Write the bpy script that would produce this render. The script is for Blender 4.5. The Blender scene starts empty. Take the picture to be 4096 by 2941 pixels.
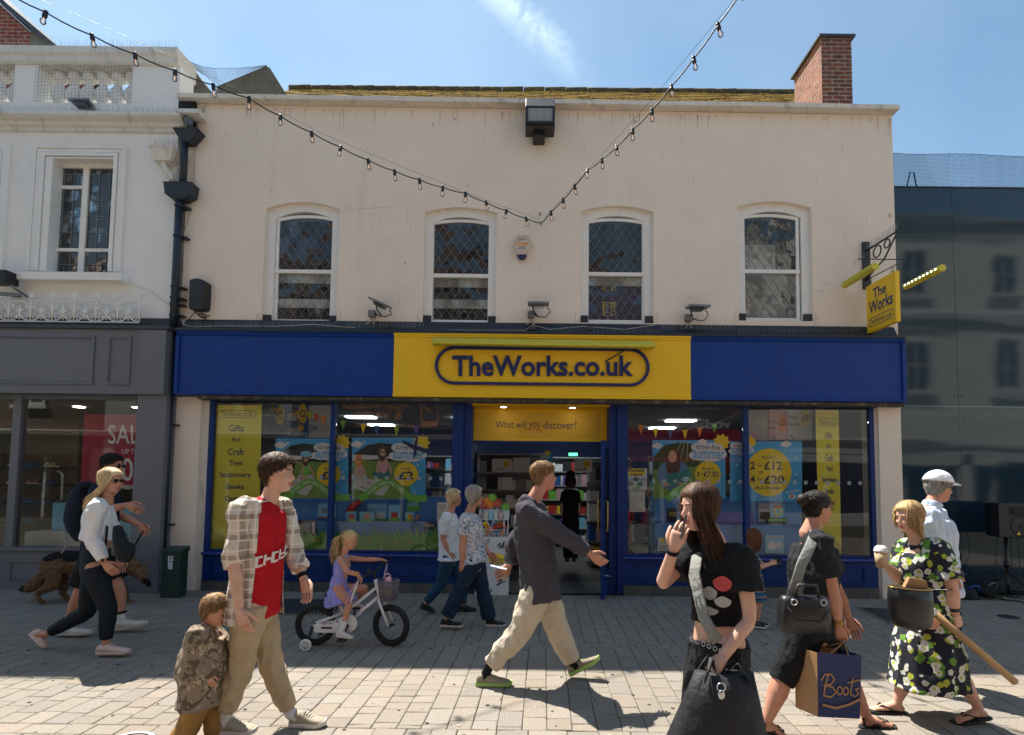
import bpy,bmesh,math,random
import numpy as np
from mathutils import Vector,Matrix,noise
V=Vector
rad=math.radians
SC=bpy.context.scene
COL=SC.collection
# ------------------------------------------------------------------ camera
FPX,HC,CAMY=2150.0,1.66,-8.05
PPX,PPY,HY=2110.0,1802.0,1925.0
PITCH=math.atan((HY-PPY)/FPX)
ROLL=0.011
cf=V((0,math.cos(PITCH),math.sin(PITCH)))
cu0=V((0,-math.sin(PITCH),math.cos(PITCH)))
cr0=V((1,0,0))
cr=math.cos(ROLL)*cr0+math.sin(ROLL)*cu0
cu=-math.sin(ROLL)*cr0+math.cos(ROLL)*cu0
CAM=V((0,CAMY,HC))
camd=bpy.data.cameras.new('camera')
camo=bpy.data.objects.new('camera',camd)
COL.objects.link(camo)
camo.matrix_world=Matrix(((cr.x,cu.x,-cf.x,CAM.x),(cr.y,cu.y,-cf.y,CAM.y),(cr.z,cu.z,-cf.z,CAM.z),(0,0,0,1)))
camd.sensor_width=36
camd.lens=FPX/4096*36
camd.shift_x=-(PPX-2048)/4096
camd.shift_y=(PPY-1470.5)/4096
camd.clip_end=500
camd.clip_start=0.05
SC.camera=camo
def ray(x,y):
 return cf*FPX+cr*(x-PPX)+cu*(PPY-y)
def P(x,y,Y=0.0):
 d=ray(x,y)
 return CAM+d*((Y-CAMY)/d.y)
def G(x,y,z=0.0):
 d=ray(x,y)
 return CAM+d*((z-HC)/d.z)
# ------------------------------------------------------------------ world + sun
SUNV=V((-0.67,0.73,1.78)).normalized()
EL=math.asin(SUNV.z)
AZ=math.atan2(SUNV.x,SUNV.y)
w=bpy.data.worlds.new("World")
SC.world=w
w.use_nodes=True
nt=w.node_tree
N=nt.nodes
L=nt.links
bg=N['Background']
sky=N.new('ShaderNodeTexSky')
sky.sky_type='NISHITA'
sky.sun_disc=False
sky.sun_elevation=EL
sky.sun_rotation=AZ
sky.air_density=1.0
sky.dust_density=0.25
sky.ozone_density=0.8
bg.inputs['Strength'].default_value=SKY_STR if 'SKY_STR' in globals() else 0.090
# a thin contrail: a band round the great circle through two directions
tc=N.new('ShaderNodeTexCoord')
d1,d2=ray(1960,-60).normalized(),ray(2360,345).normalized()
gn=d1.cross(d2).normalized()
ctr=(d1+d2).normalized()
def wmath(op,a,b=None,c=None):
 n=N.new('ShaderNodeMath')
 n.operation=op
 for i,s in enumerate((a,b,c)):
  if s is None:
   continue
  if isinstance(s,(int,float)):
   n.inputs[i].default_value=s
  else:
   L.new(s,n.inputs[i])
 return n.outputs[0]
def wdot(vec):
 n=N.new('ShaderNodeVectorMath')
 n.operation='DOT_PRODUCT'
 L.new(tc.outputs['Generated'],n.inputs[0])
 n.inputs[1].default_value=vec
 return n.outputs['Value']
nz=N.new('ShaderNodeTexNoise')
nz.inputs['Scale'].default_value=26
nz.inputs['Detail'].default_value=7
nz.inputs['Roughness'].default_value=0.68
nz.inputs['Distortion'].default_value=0.5
L.new(tc.outputs['Generated'],nz.inputs['Vector'])
nb=N.new('ShaderNodeTexNoise')
nb.inputs['Scale'].default_value=2.2
nb.inputs['Detail'].default_value=3
L.new(tc.outputs['Generated'],nb.inputs['Vector'])
dist=wmath('ABSOLUTE',wmath('ADD',wdot(gn),wmath('MULTIPLY',wmath('SUBTRACT',nz.outputs['Fac'],0.5),0.03)))
along=wdot((d2-d1).normalized())
t0=d2.dot((d2-d1).normalized())
fade=wmath('MULTIPLY',wmath('SMOOTH_MIN',wmath('MAXIMUM',wmath('MULTIPLY',wmath('SUBTRACT',t0+0.02,along),5),0),1.0,0.1),1)
band=wmath('MAXIMUM',wmath('SUBTRACT',1,wmath('DIVIDE',dist,0.028)),0)
m=wmath('MULTIPLY',wmath('MULTIPLY',band,fade),wmath('MULTIPLY',wmath('MAXIMUM',wmath('SUBTRACT',nz.outputs['Fac'],0.3),0),1.5))
front=wmath('GREATER_THAN',wdot(ctr),0.6)
m=wmath('MULTIPLY',m,front)
thin=wmath('MULTIPLY',wmath('MAXIMUM',wmath('SUBTRACT',nb.outputs['Fac'],0.4),0),0.3)
m=wmath('MINIMUM',wmath('ADD',m,thin),0.36)
mx=N.new('ShaderNodeMix')
mx.data_type='RGBA'
L.new(m,mx.inputs[0])
L.new(sky.outputs[0],mx.inputs[6])
mx.inputs[7].default_value=(9.0,9.6,10.5,1)
tn=N.new('ShaderNodeMix')
tn.data_type='RGBA'
tn.blend_type='MULTIPLY'
tn.inputs[0].default_value=1
tn.inputs[7].default_value=(0.95,1.04,0.95,1)
L.new(mx.outputs[2],tn.inputs[6])
L.new(tn.outputs[2],bg.inputs['Color'])
sd=bpy.data.lights.new('sun','SUN')
sd.energy=4.7
sd.angle=rad(0.55)
sd.color=(1.0,0.94,0.85)
so=bpy.data.objects.new('sun',sd)
COL.objects.link(so)
so.rotation_euler=SUNV.to_track_quat('Z','Y').to_euler()
so.location=(0,0,20)
vs=SC.view_settings
vs.view_transform='Standard'
vs.look='None'
vs.gamma=1
vs.use_curve_mapping=False
vs.exposure=1.12
SC.cycles.max_bounces=7
SC.cycles.transparent_max_bounces=12
SC.cycles.glossy_bounces=4
SC.cycles.caustics_reflective=False
SC.cycles.caustics_refractive=False
SC.cycles.use_denoising=True
SC.cycles.sample_clamp_indirect=6
# ------------------------------------------------------------------ materials
MATS={}
def lin(c):
 return tuple((v/12.92 if v<=0.04045 else ((v+0.055)/1.055)**2.4) for v in c)
def h2(hexs):
 return lin(tuple(int(hexs[i:i+2],16)/255 for i in (0,2,4)))
def mat(name,col,rough=0.8,var=0.0,vs_=8.0,bump=0.0,bs=60.0,spec=0.5,metal=0.0,emit=0.0,coat=0.0,dirt=None,cattr=None,stretch=None):
 """procedural Principled; var = colour variation by noise, bump by noise, dirt = (colour, amount, scale)"""
 if name in MATS:
  return MATS[name]
 m=bpy.data.materials.new(name)
 m.use_nodes=True
 nt=m.node_tree
 n=nt.nodes
 l=nt.links
 b=n['Principled BSDF']
 b.inputs['Base Color'].default_value=(*col,1)
 b.inputs['Roughness'].default_value=rough
 b.inputs['Metallic'].default_value=metal
 b.inputs['Specular IOR Level'].default_value=spec
 if coat:
  b.inputs['Coat Weight'].default_value=coat
  b.inputs['Coat Roughness'].default_value=0.08
 if emit:
  b.inputs['Emission Color'].default_value=(*col,1)
  b.inputs['Emission Strength'].default_value=emit
 co=n.new('ShaderNodeTexCoord').outputs['Object']
 if stretch:
  mp=n.new('ShaderNodeMapping')
  mp.inputs['Scale'].default_value=stretch
  l.new(co,mp.inputs[0])
  co=mp.outputs[0]
 cur=None
 if cattr:
  a=n.new('ShaderNodeAttribute')
  a.attribute_name=cattr
  cur=a.outputs['Color']
 if var:
  t=n.new('ShaderNodeTexNoise')
  t.inputs['Scale'].default_value=vs_
  t.inputs['Detail'].default_value=6
  t.inputs['Roughness'].default_value=0.65
  l.new(co,t.inputs['Vector'])
  r=n.new('ShaderNodeMapRange')
  r.inputs['From Min'].default_value=0.25
  r.inputs['From Max'].default_value=0.75
  r.inputs['To Min'].default_value=1-var
  r.inputs['To Max'].default_value=1+var
  l.new(t.outputs['Fac'],r.inputs[0])
  mx=n.new('ShaderNodeMix')
  mx.data_type='RGBA'
  mx.blend_type='MULTIPLY'
  mx.inputs[0].default_value=1
  if cur:
   l.new(cur,mx.inputs[6])
  else:
   mx.inputs[6].default_value=(*col,1)
  l.new(r.outputs[0],mx.inputs[7])
  cur=mx.outputs[2]
 if dirt:
  dc,da,ds=dirt[:3]
  st=dirt[3] if len(dirt)>3 else None
  t=n.new('ShaderNodeTexNoise')
  t.inputs['Scale'].default_value=ds
  t.inputs['Detail'].default_value=8
  t.inputs['Roughness'].default_value=0.7
  if st:
   mp=n.new('ShaderNodeMapping')
   mp.inputs['Scale'].default_value=st
   l.new(co,mp.inputs[0])
   l.new(mp.outputs[0],t.inputs['Vector'])
  else:
   l.new(co,t.inputs['Vector'])
  r=n.new('ShaderNodeMapRange')
  r.inputs['From Min'].default_value=0.62-da*0.25
  r.inputs['From Max'].default_value=0.78-da*0.2
  r.inputs['To Max'].default_value=min(1,da*1.6)
  l.new(t.outputs['Fac'],r.inputs[0])
  mx=n.new('ShaderNodeMix')
  mx.data_type='RGBA'
  l.new(r.outputs[0],mx.inputs[0])
  if cur:
   l.new(cur,mx.inputs[6])
  else:
   mx.inputs[6].default_value=(*col,1)
  mx.inputs[7].default_value=(*dc,1)
  cur=mx.outputs[2]
 if cur:
  l.new(cur,b.inputs['Base Color'])
 if bump:
  t=n.new('ShaderNodeTexNoise')
  t.inputs['Scale'].default_value=bs
  t.inputs['Detail'].default_value=4
  l.new(co,t.inputs['Vector'])
  bp=n.new('ShaderNodeBump')
  bp.inputs['Strength'].default_value=min(1,bump)
  bp.inputs['Distance'].default_value=0.4/bs
  l.new(t.outputs['Fac'],bp.inputs['Height'])
  l.new(bp.outputs[0],b.inputs['Normal'])
 MATS[name]=m
 return m
def islands(m,lo=0.55,hi=1.5):
 n,l=m.node_tree.nodes,m.node_tree.links
 b=n['Principled BSDF']
 src=b.inputs['Base Color'].links[0].from_socket
 g=n.new('ShaderNodeNewGeometry')
 r=n.new('ShaderNodeMapRange')
 r.inputs['To Min'].default_value,r.inputs['To Max'].default_value=lo,hi
 l.new(g.outputs['Random Per Island'],r.inputs[0])
 x=n.new('ShaderNodeMix')
 x.data_type,x.blend_type='RGBA','MULTIPLY'
 x.inputs[0].default_value=1
 l.new(src,x.inputs[6])
 l.new(r.outputs[0],x.inputs[7])
 l.new(x.outputs[2],b.inputs['Base Color'])
def brickmat(name,c1,c2,mortar,bw,bh,ms=0.012,rough=0.9,axes='XZ',moss=None,var=0.3,off=0.5,bump=0.6):
 if name in MATS:
  return MATS[name]
 m=mat(name,c1,rough)
 nt=m.node_tree
 n=nt.nodes
 l=nt.links
 b=n['Principled BSDF']
 co=n.new('ShaderNodeTexCoord').outputs['Object']
 sx=n.new('ShaderNodeSeparateXYZ')
 l.new(co,sx.inputs[0])
 cx=n.new('ShaderNodeCombineXYZ')
 l.new(sx.outputs[axes[0]],cx.inputs[0])
 l.new(sx.outputs[axes[1]],cx.inputs[1])
 nn=n.new('ShaderNodeTexNoise')
 nn.inputs['Scale'].default_value=3
 l.new(co,nn.inputs['Vector'])
 va=n.new('ShaderNodeVectorMath')
 va.operation='MULTIPLY_ADD'
 l.new(nn.outputs['Color'],va.inputs[0])
 va.inputs[1].default_value=(0.012,0.012,0)
 l.new(cx.outputs[0],va.inputs[2])
 bt=n.new('ShaderNodeTexBrick')
 l.new(va.outputs[0],bt.inputs['Vector'])
 bt.inputs['Scale'].default_value=1
 bt.inputs['Brick Width'].default_value=bw
 bt.inputs['Row Height'].default_value=bh
 bt.inputs['Mortar Size'].default_value=ms
 bt.inputs['Mortar Smooth'].default_value=0.3
 bt.inputs['Color1'].default_value=(*c1,1)
 bt.inputs['Color2'].default_value=(*c2,1)
 bt.inputs['Mortar'].default_value=(*mortar,1)
 bt.offset=off
 t=n.new('ShaderNodeTexNoise')
 t.inputs['Scale'].default_value=9
 t.inputs['Detail'].default_value=8
 l.new(co,t.inputs['Vector'])
 r=n.new('ShaderNodeMapRange')
 r.inputs['From Min'].default_value=0.3
 r.inputs['From Max'].default_value=0.7
 r.inputs['To Min'].default_value=1-var
 r.inputs['To Max'].default_value=1+var
 l.new(t.outputs['Fac'],r.inputs[0])
 mx=n.new('ShaderNodeMix')
 mx.data_type='RGBA'
 mx.blend_type='MULTIPLY'
 mx.inputs[0].default_value=1
 l.new(bt.outputs['Color'],mx.inputs[6])
 l.new(r.outputs[0],mx.inputs[7])
 cur=mx.outputs[2]
 if moss:
  t2=n.new('ShaderNodeTexNoise')
  t2.inputs['Scale'].default_value=moss[2]
  t2.inputs['Detail'].default_value=8
  t2.inputs['Roughness'].default_value=0.75
  l.new(co,t2.inputs['Vector'])
  r2=n.new('ShaderNodeMapRange')
  r2.inputs['From Min'].default_value=moss[1]
  r2.inputs['From Max'].default_value=moss[1]+0.07
  l.new(t2.outputs['Fac'],r2.inputs[0])
  mm=n.new('ShaderNodeMix')
  mm.data_type='RGBA'
  l.new(r2.outputs[0],mm.inputs[0])
  l.new(cur,mm.inputs[6])
  mm.inputs[7].default_value=(*moss[0],1)
  cur=mm.outputs[2]
 l.new(cur,b.inputs['Base Color'])
 bp=n.new('ShaderNodeBump')
 bp.inputs['Strength'].default_value=bump
 bp.inputs['Distance'].default_value=0.01
 inv=n.new('ShaderNodeMath')
 inv.operation='SUBTRACT'
 inv.inputs[0].default_value=1
 l.new(bt.outputs['Fac'],inv.inputs[1])
 ad=n.new('ShaderNodeMath')
 ad.operation='ADD'
 l.new(inv.outputs[0],ad.inputs[0])
 l.new(t.outputs['Fac'],ad.inputs[1])
 l.new(ad.outputs[0],bp.inputs['Height'])
 l.new(bp.outputs[0],b.inputs['Normal'])
 return m
def glassmat(name,tint=(0.9,0.95,0.95),ior=1.5,wob=0.0,wscale=2.0,dust=0.0,add=0.0,mul=1.75):
 if name in MATS:
  return MATS[name]
 m=bpy.data.materials.new(name)
 m.use_nodes=True
 n=m.node_tree.nodes
 l=m.node_tree.links
 n.clear()
 o=n.new('ShaderNodeOutputMaterial')
 tr=n.new('ShaderNodeBsdfTransparent')
 tr.inputs[0].default_value=(*tint,1)
 gl=n.new('ShaderNodeBsdfGlossy')
 gl.inputs['Roughness'].default_value=0.015
 fr=n.new('ShaderNodeFresnel')
 fr.inputs['IOR'].default_value=ior
 mx=n.new('ShaderNodeMixShader')
 sm=n.new('ShaderNodeMath')
 sm.operation='MULTIPLY_ADD'
 sm.inputs[1].default_value=mul
 sm.inputs[2].default_value=add
 l.new(fr.outputs[0],sm.inputs[0])
 l.new(sm.outputs[0],mx.inputs[0])
 l.new(tr.outputs[0],mx.inputs[1])
 l.new(gl.outputs[0],mx.inputs[2])
 out=mx.outputs[0]
 tc=n.new('ShaderNodeTexCoord')
 if wob:
  t=n.new('ShaderNodeTexNoise')
  t.inputs['Scale'].default_value=wscale
  t.inputs['Detail'].default_value=1
  l.new(tc.outputs['Object'],t.inputs['Vector'])
  bp=n.new('ShaderNodeBump')
  bp.inputs['Strength'].default_value=wob
  bp.inputs['Distance'].default_value=0.1
  l.new(t.outputs['Fac'],bp.inputs['Height'])
  l.new(bp.outputs[0],gl.inputs['Normal'])
 if dust:
  df=n.new('ShaderNodeBsdfDiffuse')
  df.inputs[0].default_value=(0.6,0.62,0.62,1)
  t=n.new('ShaderNodeTexNoise')
  t.inputs['Scale'].default_value=5
  t.inputs['Detail'].default_value=6
  l.new(tc.outputs['Object'],t.inputs['Vector'])
  mm=n.new('ShaderNodeMath')
  mm.operation='MULTIPLY'
  mm.inputs[1].default_value=dust
  l.new(t.outputs['Fac'],mm.inputs[0])
  m2=n.new('ShaderNodeMixShader')
  l.new(mm.outputs[0],m2.inputs[0])
  l.new(out,m2.inputs[1])
  l.new(df.outputs[0],m2.inputs[2])
  out=m2.outputs[0]
 l.new(out,o.inputs[0])
 MATS[name]=m
 return m
# ------------------------------------------------------------------ objects
OFF={}
def settag(o,label=None,cat=None,group=None,kind=None):
 if label:
  o['label']=label
 if cat:
  o['category']=cat
 if group:
  o['group']=group
 if kind:
  o['kind']=kind
 return o
def thing(name,label,cat,loc,group=None):
 o=bpy.data.objects.new(name,None)
 o.empty_display_size=0.1
 o.location=loc
 COL.objects.link(o)
 OFF[o.name]=V(loc)
 return settag(o,label,cat,group)
def link(name,me,parent=None,loc=None):
 """link mesh (in world coords) as an object; verts moved to be local to its origin"""
 base=OFF[parent.name] if parent else (V(loc) if loc is not None else V((0,0,0)))
 if base.length>0:
  me.transform(Matrix.Translation(-base))
 o=bpy.data.objects.new(name,me)
 COL.objects.link(o)
 OFF[o.name]=base.copy()
 if parent:
  o.parent=parent
 else:
  o.location=base
 return o
class MB:
 """collects geometry in world coordinates"""
 def __init__(s):
  s.v,s.f,s.m,s.mats,s.sm=[],[],[],[],[]
 def mi(s,m):
  if m is None:
   m=s.mats[0] if s.mats else MATS['plain']
  if isinstance(m,str):
   m=MATS[m]
  if m not in s.mats:
   s.mats.append(m)
  return s.mats.index(m)
 def add(s,vs_,fs,m=None,smooth=False):
  b=len(s.v)
  k=s.mi(m)
  s.v+=[tuple(v) for v in vs_]
  for f in fs:
   s.f.append([b+i for i in f])
   s.m.append(k)
   s.sm.append(smooth)
 def quad(s,a,b,c,d,m=None):
  s.add([a,b,c,d],[(0,1,2,3)],m)
 def box(s,x0,x1,y0,y1,z0,z1,m=None):
  s.hexa([(x0,y0,z0),(x1,y0,z0),(x1,y0,z1),(x0,y0,z1)],[(x0,y1,z0),(x1,y1,z0),(x1,y1,z1),(x0,y1,z1)],m)
 def hexa(s,fr,bk,m=None):
  s.add(list(fr)+list(bk),[(0,1,2,3),(5,4,7,6),(4,0,3,7),(1,5,6,2),(3,2,6,7),(4,5,1,0)],m)
 def slab(s,pts,Y0,Y1,m=None):
  """front polygon given in photo pixels on plane Y0, extruded straight back to Y1"""
  fr=[P(x,y,Y0) for x,y in pts]
  n=len(fr)
  bk=[V((p.x,Y1,p.z)) for p in fr]
  s.add(fr+bk,[tuple(range(n-1,-1,-1)),tuple(range(n,2*n))]+[(i,(i+1)%n,n+(i+1)%n,n+i) for i in range(n)],m)
 def rect(s,x0,y0,x1,y1,Y0,Y1,m=None):
  """axis-aligned slab whose front face's corners are pixel corners (means of edges)"""
  a,c=P(x0,y1,Y0),P(x1,y0,Y0)
  b,d=P(x1,y1,Y0),P(x0,y0,Y0)
  s.hexa([a,b,c,d],[V((q.x,Y1,q.z)) for q in (a,b,c,d)],m)
 def loft(s,rings,m=None,cap=True,smooth=True):
  n=len(rings[0])
  vs_=[p for r in rings for p in r]
  fs=[]
  for i in range(len(rings)-1):
   for j in range(n):
    a,b=i*n+j,i*n+(j+1)%n
    fs.append((a,b,b+n,a+n))
  if cap:
   fs.append(tuple(range(n-1,-1,-1)))
   k=(len(rings)-1)*n
   fs.append(tuple(range(k,k+n)))
  s.add(vs_,fs,m,smooth)
 def tube(s,pts,r,m=None,n=8,side=None,cap=True,smooth=True):
  pts=[V(p) for p in pts]
  rs=r if isinstance(r,(list,tuple)) else [r]*len(pts)
  rings=[]
  last=None
  for i,p in enumerate(pts):
   t=(pts[min(i+1,len(pts)-1)]-pts[max(i-1,0)])
   t=t.normalized() if t.length>1e-9 else V((0,0,1))
   sd=V(side) if side is not None else (last if last is not None else (V((0,0,1)) if abs(t.z)<0.9 else V((1,0,0))))
   a=sd-t*sd.dot(t)
   if a.length<1e-4:
    a=t.orthogonal()
   a.normalize()
   if side is None:
    last=a
   b=t.cross(a)
   ra,rb=rs[i] if isinstance(rs[i],(list,tuple)) else (rs[i],rs[i])
   rings.append([p+a*(ra*math.cos(2*math.pi*k/n))+b*(rb*math.sin(2*math.pi*k/n)) for k in range(n)])
  s.loft(rings,m,cap,smooth)
 def cyl(s,a,b,r,m=None,n=16,r2=None,smooth=True):
  s.tube([a,b],[r,r if r2 is None else r2],m,n,smooth=smooth)
 def ell(s,c,rx,ry,rz,m=None,n=12,k=8,ax=None):
  c=V(c)
  X,Y,Z=ax if ax else (V((1,0,0)),V((0,1,0)),V((0,0,1)))
  rings=[]
  for i in range(k+1):
   th=math.pi*(0.02+0.96*i/k)
   rr,zz=math.sin(th),-math.cos(th)
   rings.append([c+X*(rx*rr*math.cos(2*math.pi*j/n))+Y*(ry*rr*math.sin(2*math.pi*j/n))+Z*(rz*zz) for j in range(n)])
  s.loft(rings,m)
 def lathe(s,c,prof,m=None,n=16,ax=V((0,0,1))):
  ax=V(ax).normalized()
  a=ax.orthogonal().normalized()
  b=ax.cross(a)
  c=V(c)
  s.loft([[c+ax*z+a*(r*math.cos(2*math.pi*j/n))+b*(r*math.sin(2*math.pi*j/n)) for j in range(n)] for r,z in prof],m)
 def torus(s,c,R,r,ax,m=None,n=32,k=10,rw=None):
  ax=V(ax).normalized()
  a=ax.orthogonal().normalized()
  b=ax.cross(a)
  c=V(c)
  vs_,fs=[],[]
  for i in range(n):
   u=2*math.pi*i/n
   d=a*math.cos(u)+b*math.sin(u)
   for j in range(k):
    v=2*math.pi*j/k
    vs_.append(c+d*(R+r*math.cos(v))+ax*((rw or r)*math.sin(v)))
  for i in range(n):
   for j in range(k):
    fs.append((i*k+j,((i+1)%n)*k+j,((i+1)%n)*k+(j+1)%k,i*k+(j+1)%k))
  s.add(vs_,fs,m,True)
 def mesh(s,name):
  me=bpy.data.meshes.new(name)
  me.from_pydata(s.v,[],s.f)
  for m_ in s.mats:
   me.materials.append(m_)
  me.polygons.foreach_set('material_index',s.m)
  me.polygons.foreach_set('use_smooth',s.sm)
  me.update()
  bm=bmesh.new()
  bm.from_mesh(me)
  bmesh.ops.recalc_face_normals(bm,faces=bm.faces)
  bm.to_mesh(me)
  bm.free()
  return me
 def build(s,name,parent=None,loc=None,bevel=0,**kw):
  o=link(name,s.mesh(name),parent,loc)
  settag(o,**kw)
  if bevel:
   md=o.modifiers.new('b','BEVEL')
   md.width=bevel
   md.segments=2
   md.limit_method='ANGLE'
  return o
# ------------------------------------------------------------------ text
TXT={}
def text_geo(body,bold=0.0,ext=0.0,shear=0.0,space=1.0):
 k=(body,bold,ext,shear,space)
 if k not in TXT:
  c=bpy.data.curves.new('t','FONT')
  c.body=body
  c.offset=bold
  c.extrude=ext
  c.shear=shear
  c.space_character=space
  c.resolution_u=3
  o=bpy.data.objects.new('t',c)
  COL.objects.link(o)
  dg=bpy.context.evaluated_depsgraph_get()
  dg.update()
  me=bpy.data.meshes.new_from_object(o.evaluated_get(dg))
  vs_=[v.co.copy() for v in me.vertices]
  fs=[tuple(p.vertices) for p in me.polygons]
  x0,x1=min(v.x for v in vs_),max(v.x for v in vs_)
  y0,y1=min(v.y for v in vs_),max(v.y for v in vs_)
  TXT[k]=([((v.x-x0)/(x1-x0),(v.y-y0)/(y1-y0),v.z) for v in vs_],fs,(x1-x0)/(y1-y0))
  bpy.data.objects.remove(o)
  bpy.data.meshes.remove(me)
  bpy.data.curves.remove(c)
 return TXT[k]
class Art:
 """flat artwork laid on a real surface: f(u, v, h) -> world; later shapes lie 1 mm in front of earlier ones"""
 def __init__(s,f,step=0.0005,mb=None):
  s.f,s.k,s.step,s.mb=f,0,step,mb or MB()
 def poly(s,pts,m):
  s.k+=1
  h=s.k*s.step
  s.mb.add([s.f(u,v,h) for u,v in pts],[tuple(range(len(pts)))],m)
 def rect(s,x0,y0,x1,y1,m):
  s.poly([(x0,y0),(x1,y0),(x1,y1),(x0,y1)],m)
 def ell(s,cx,cy,rx,ry,m,n=24,wob=0.0):
  s.poly([(cx+rx*(1+wob*math.sin(5*a))*math.cos(a),cy+ry*(1+wob*math.cos(4*a))*math.sin(a)) for a in [2*math.pi*i/n for i in range(n)]],m)
 def star(s,cx,cy,r0,r1,k,m):
  s.poly([(cx+(r0 if i %2 else r1)*math.cos(math.pi*i/k),cy+(r0 if i %2 else r1)*math.sin(math.pi*i/k)) for i in range(2*k)],m)
 def line(s,pts,wd,m):
  s.k+=1
  h=s.k*s.step
  for i in range(len(pts)-1):
   h+=0.00004
   (a,b),(c,d)=pts[i],pts[i+1]
   l_=math.hypot(c-a,d-b) or 1
   nx,ny=-(d-b)/l_*wd/2,(c-a)/l_*wd/2
   ex,ey=(c-a)/l_*wd*0.25,(d-b)/l_*wd*0.25
   s.mb.add([s.f(a+nx-ex,b+ny-ey,h),s.f(a-nx-ex,b-ny-ey,h),s.f(c-nx+ex,d-ny+ey,h),s.f(c+nx+ex,d+ny+ey,h)],[(0,1,2,3)],m)
 def text(s,body,x0,y0,x1,y1,m,bold=0.0,rot=0.0,ext=None,shear=0.0,warp=None,space=1.0):
  """fit the ink of the text into the pixel box"""
  s.k+=1
  h=s.k*s.step
  bold *=0.5 if not ext else 1
  g,fs,asp=text_geo(body,bold,0.02 if ext else 0.0,shear,space)
  cx,cy=(x0+x1)/2,(y0+y1)/2
  cr_,sr_=math.cos(rot),math.sin(rot)
  out=[]
  for u,v,z in g:
   X,Y=(u-0.5)*(x1-x0),(0.5-v)*(y1-y0)
   if warp:
    Y+=warp(u)
   out.append(s.f(cx+X*cr_-Y*sr_,cy+X*sr_+Y*cr_,h+(z/0.02*ext+ext if ext else 0)))
  s.mb.add(out,fs,m)
def plane(Y):
 return lambda u,v,h:P(u,v,Y)+V((0,-h,0))
def noise3(v,sc,seed=0):
 return noise.noise(V((v[0]*sc+seed,v[1]*sc-seed,v[2]*sc+seed*0.37)))
mat('plain',(0.5,0.5,0.5))
# ------------------------------------------------------------------ shared materials
mat('cream',h2('eddece'),0.9,var=0.05,vs_=1.3,bump=0.5,bs=30,dirt=(h2('c4b4a1'),0.16,1.8,(1.2,1,0.16)))
mat('cream_trim',h2('ddd6cb'),0.85,var=0.06,vs_=3,bump=0.3,bs=40,dirt=(h2('5f5a52'),0.3,5,(1,1,0.4)))
mat('white_stucco',h2('ecebe8'),0.88,var=0.05,vs_=2,bump=0.4,bs=35,dirt=(h2('a8a49c'),0.08,2.2,(1,1,0.2)))
mat('white_dirty',h2('dcd9d2'),0.88,var=0.1,vs_=4,bump=0.3,bs=40,dirt=(h2('55514a'),0.30,7,(1,1,0.25)))
mat('white_paint',h2('e8e6e0'),0.55,var=0.05,vs_=6,bump=0.15,bs=80,dirt=(h2('8d8578'),0.16,9))
mat('grey_paint',h2('6a6c73'),0.5,var=0.06,vs_=3,bump=0.1,bs=60,dirt=(h2('8b8c90'),0.06,14))
mat('black_paint',h2('23272e'),0.5,var=0.15,vs_=6,bump=0.3,bs=50,dirt=(h2('4b4a47'),0.12,10))
mat('lead',h2('3b3f46'),0.6,var=0.25,vs_=7,bump=0.4,bs=30,dirt=(h2('6b6a66'),0.2,8))
mat('came',h2('868c95'),0.5,var=0.2,vs_=20)
mat('shop_blue',h2('0a3a86'),0.5,spec=0.3,var=0.08,vs_=2.5,bump=0.06,bs=30,dirt=(h2('8f96b0'),0.05,22,(1,1,0.15)))
mat('shop_blue_dark',h2('08306e'),0.5,spec=0.3,var=0.12,vs_=4,bump=0.15,bs=40,dirt=(h2('7f869a'),0.1,18))
mat('shop_yellow',h2('f2c21a'),0.4,var=0.05,vs_=2.5,bump=0.05,bs=30,dirt=(h2('5a4a20'),0.06,24,(1,1,0.3)))
mat('lamp_yellow',h2('cfc23e'),0.5,var=0.08,vs_=5,bump=0.1,bs=40,dirt=(h2('4f4a2a'),0.2,9))
mat('navy',h2('16265e'),0.35,var=0.1,vs_=9)
mat('dark',h2('15161a'),0.7,var=0.15,vs_=8)
mat('black_plastic',h2('1b1d21'),0.45,var=0.1,vs_=9,bump=0.1,bs=90)
mat('grey_metal',h2('7d8084'),0.4,metal=0.6,var=0.2,vs_=12,dirt=(h2('3b3a38'),0.2,14))
mat('steel',h2('b9bbbd'),0.3,metal=0.9,var=0.1,vs_=10)
mat('wire',h2('8c8f92'),0.45,metal=0.4)
mat('wire_white',h2('e2e2de'),0.4)
mat('net',h2('57524a'),0.9)
mat('net_blue',h2('35557a'),0.9)
mat('cable_black',h2('1c1d20'),0.5)
mat('cable_white',h2('b5b2ab'),0.6,var=0.1,vs_=20)
mat('stone_dark',h2('6b665c'),0.95,var=0.35,vs_=5,bump=0.7,bs=14,dirt=(h2('c6c3b4'),0.22,16))
mat('plinth',h2('55534f'),0.8,var=0.2,vs_=5,bump=0.3,bs=30,dirt=(h2('2b2926'),0.25,8))
mat('sill_worn',h2('0c3688'),0.5,var=0.1,vs_=6,bump=0.2,bs=40,dirt=(h2('a99a86'),0.3,15,(1,1,3)))
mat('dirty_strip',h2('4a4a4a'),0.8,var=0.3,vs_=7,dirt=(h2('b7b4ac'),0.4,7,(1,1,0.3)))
mat('white',h2('e8e8e6'),0.6,var=0.03,vs_=8)
mat('card_white',h2('d5d6d4'),0.8,var=0.05,vs_=6)
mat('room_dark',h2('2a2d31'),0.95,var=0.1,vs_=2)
mat('room_ceiling',h2('8e9092'),0.95)
mat('room_floor',h2('5b5a58'),0.6,var=0.1,vs_=3)
mat('room_navy',h2('0f2350'),0.7,var=0.1,vs_=3)
mat('panel_light',(0.9,0.97,1.0),emit=6.0)
mat('downlight',(1.0,0.9,0.72),emit=9.0)
mat('led',(0.92,1.0,0.97),emit=1.3)
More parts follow.
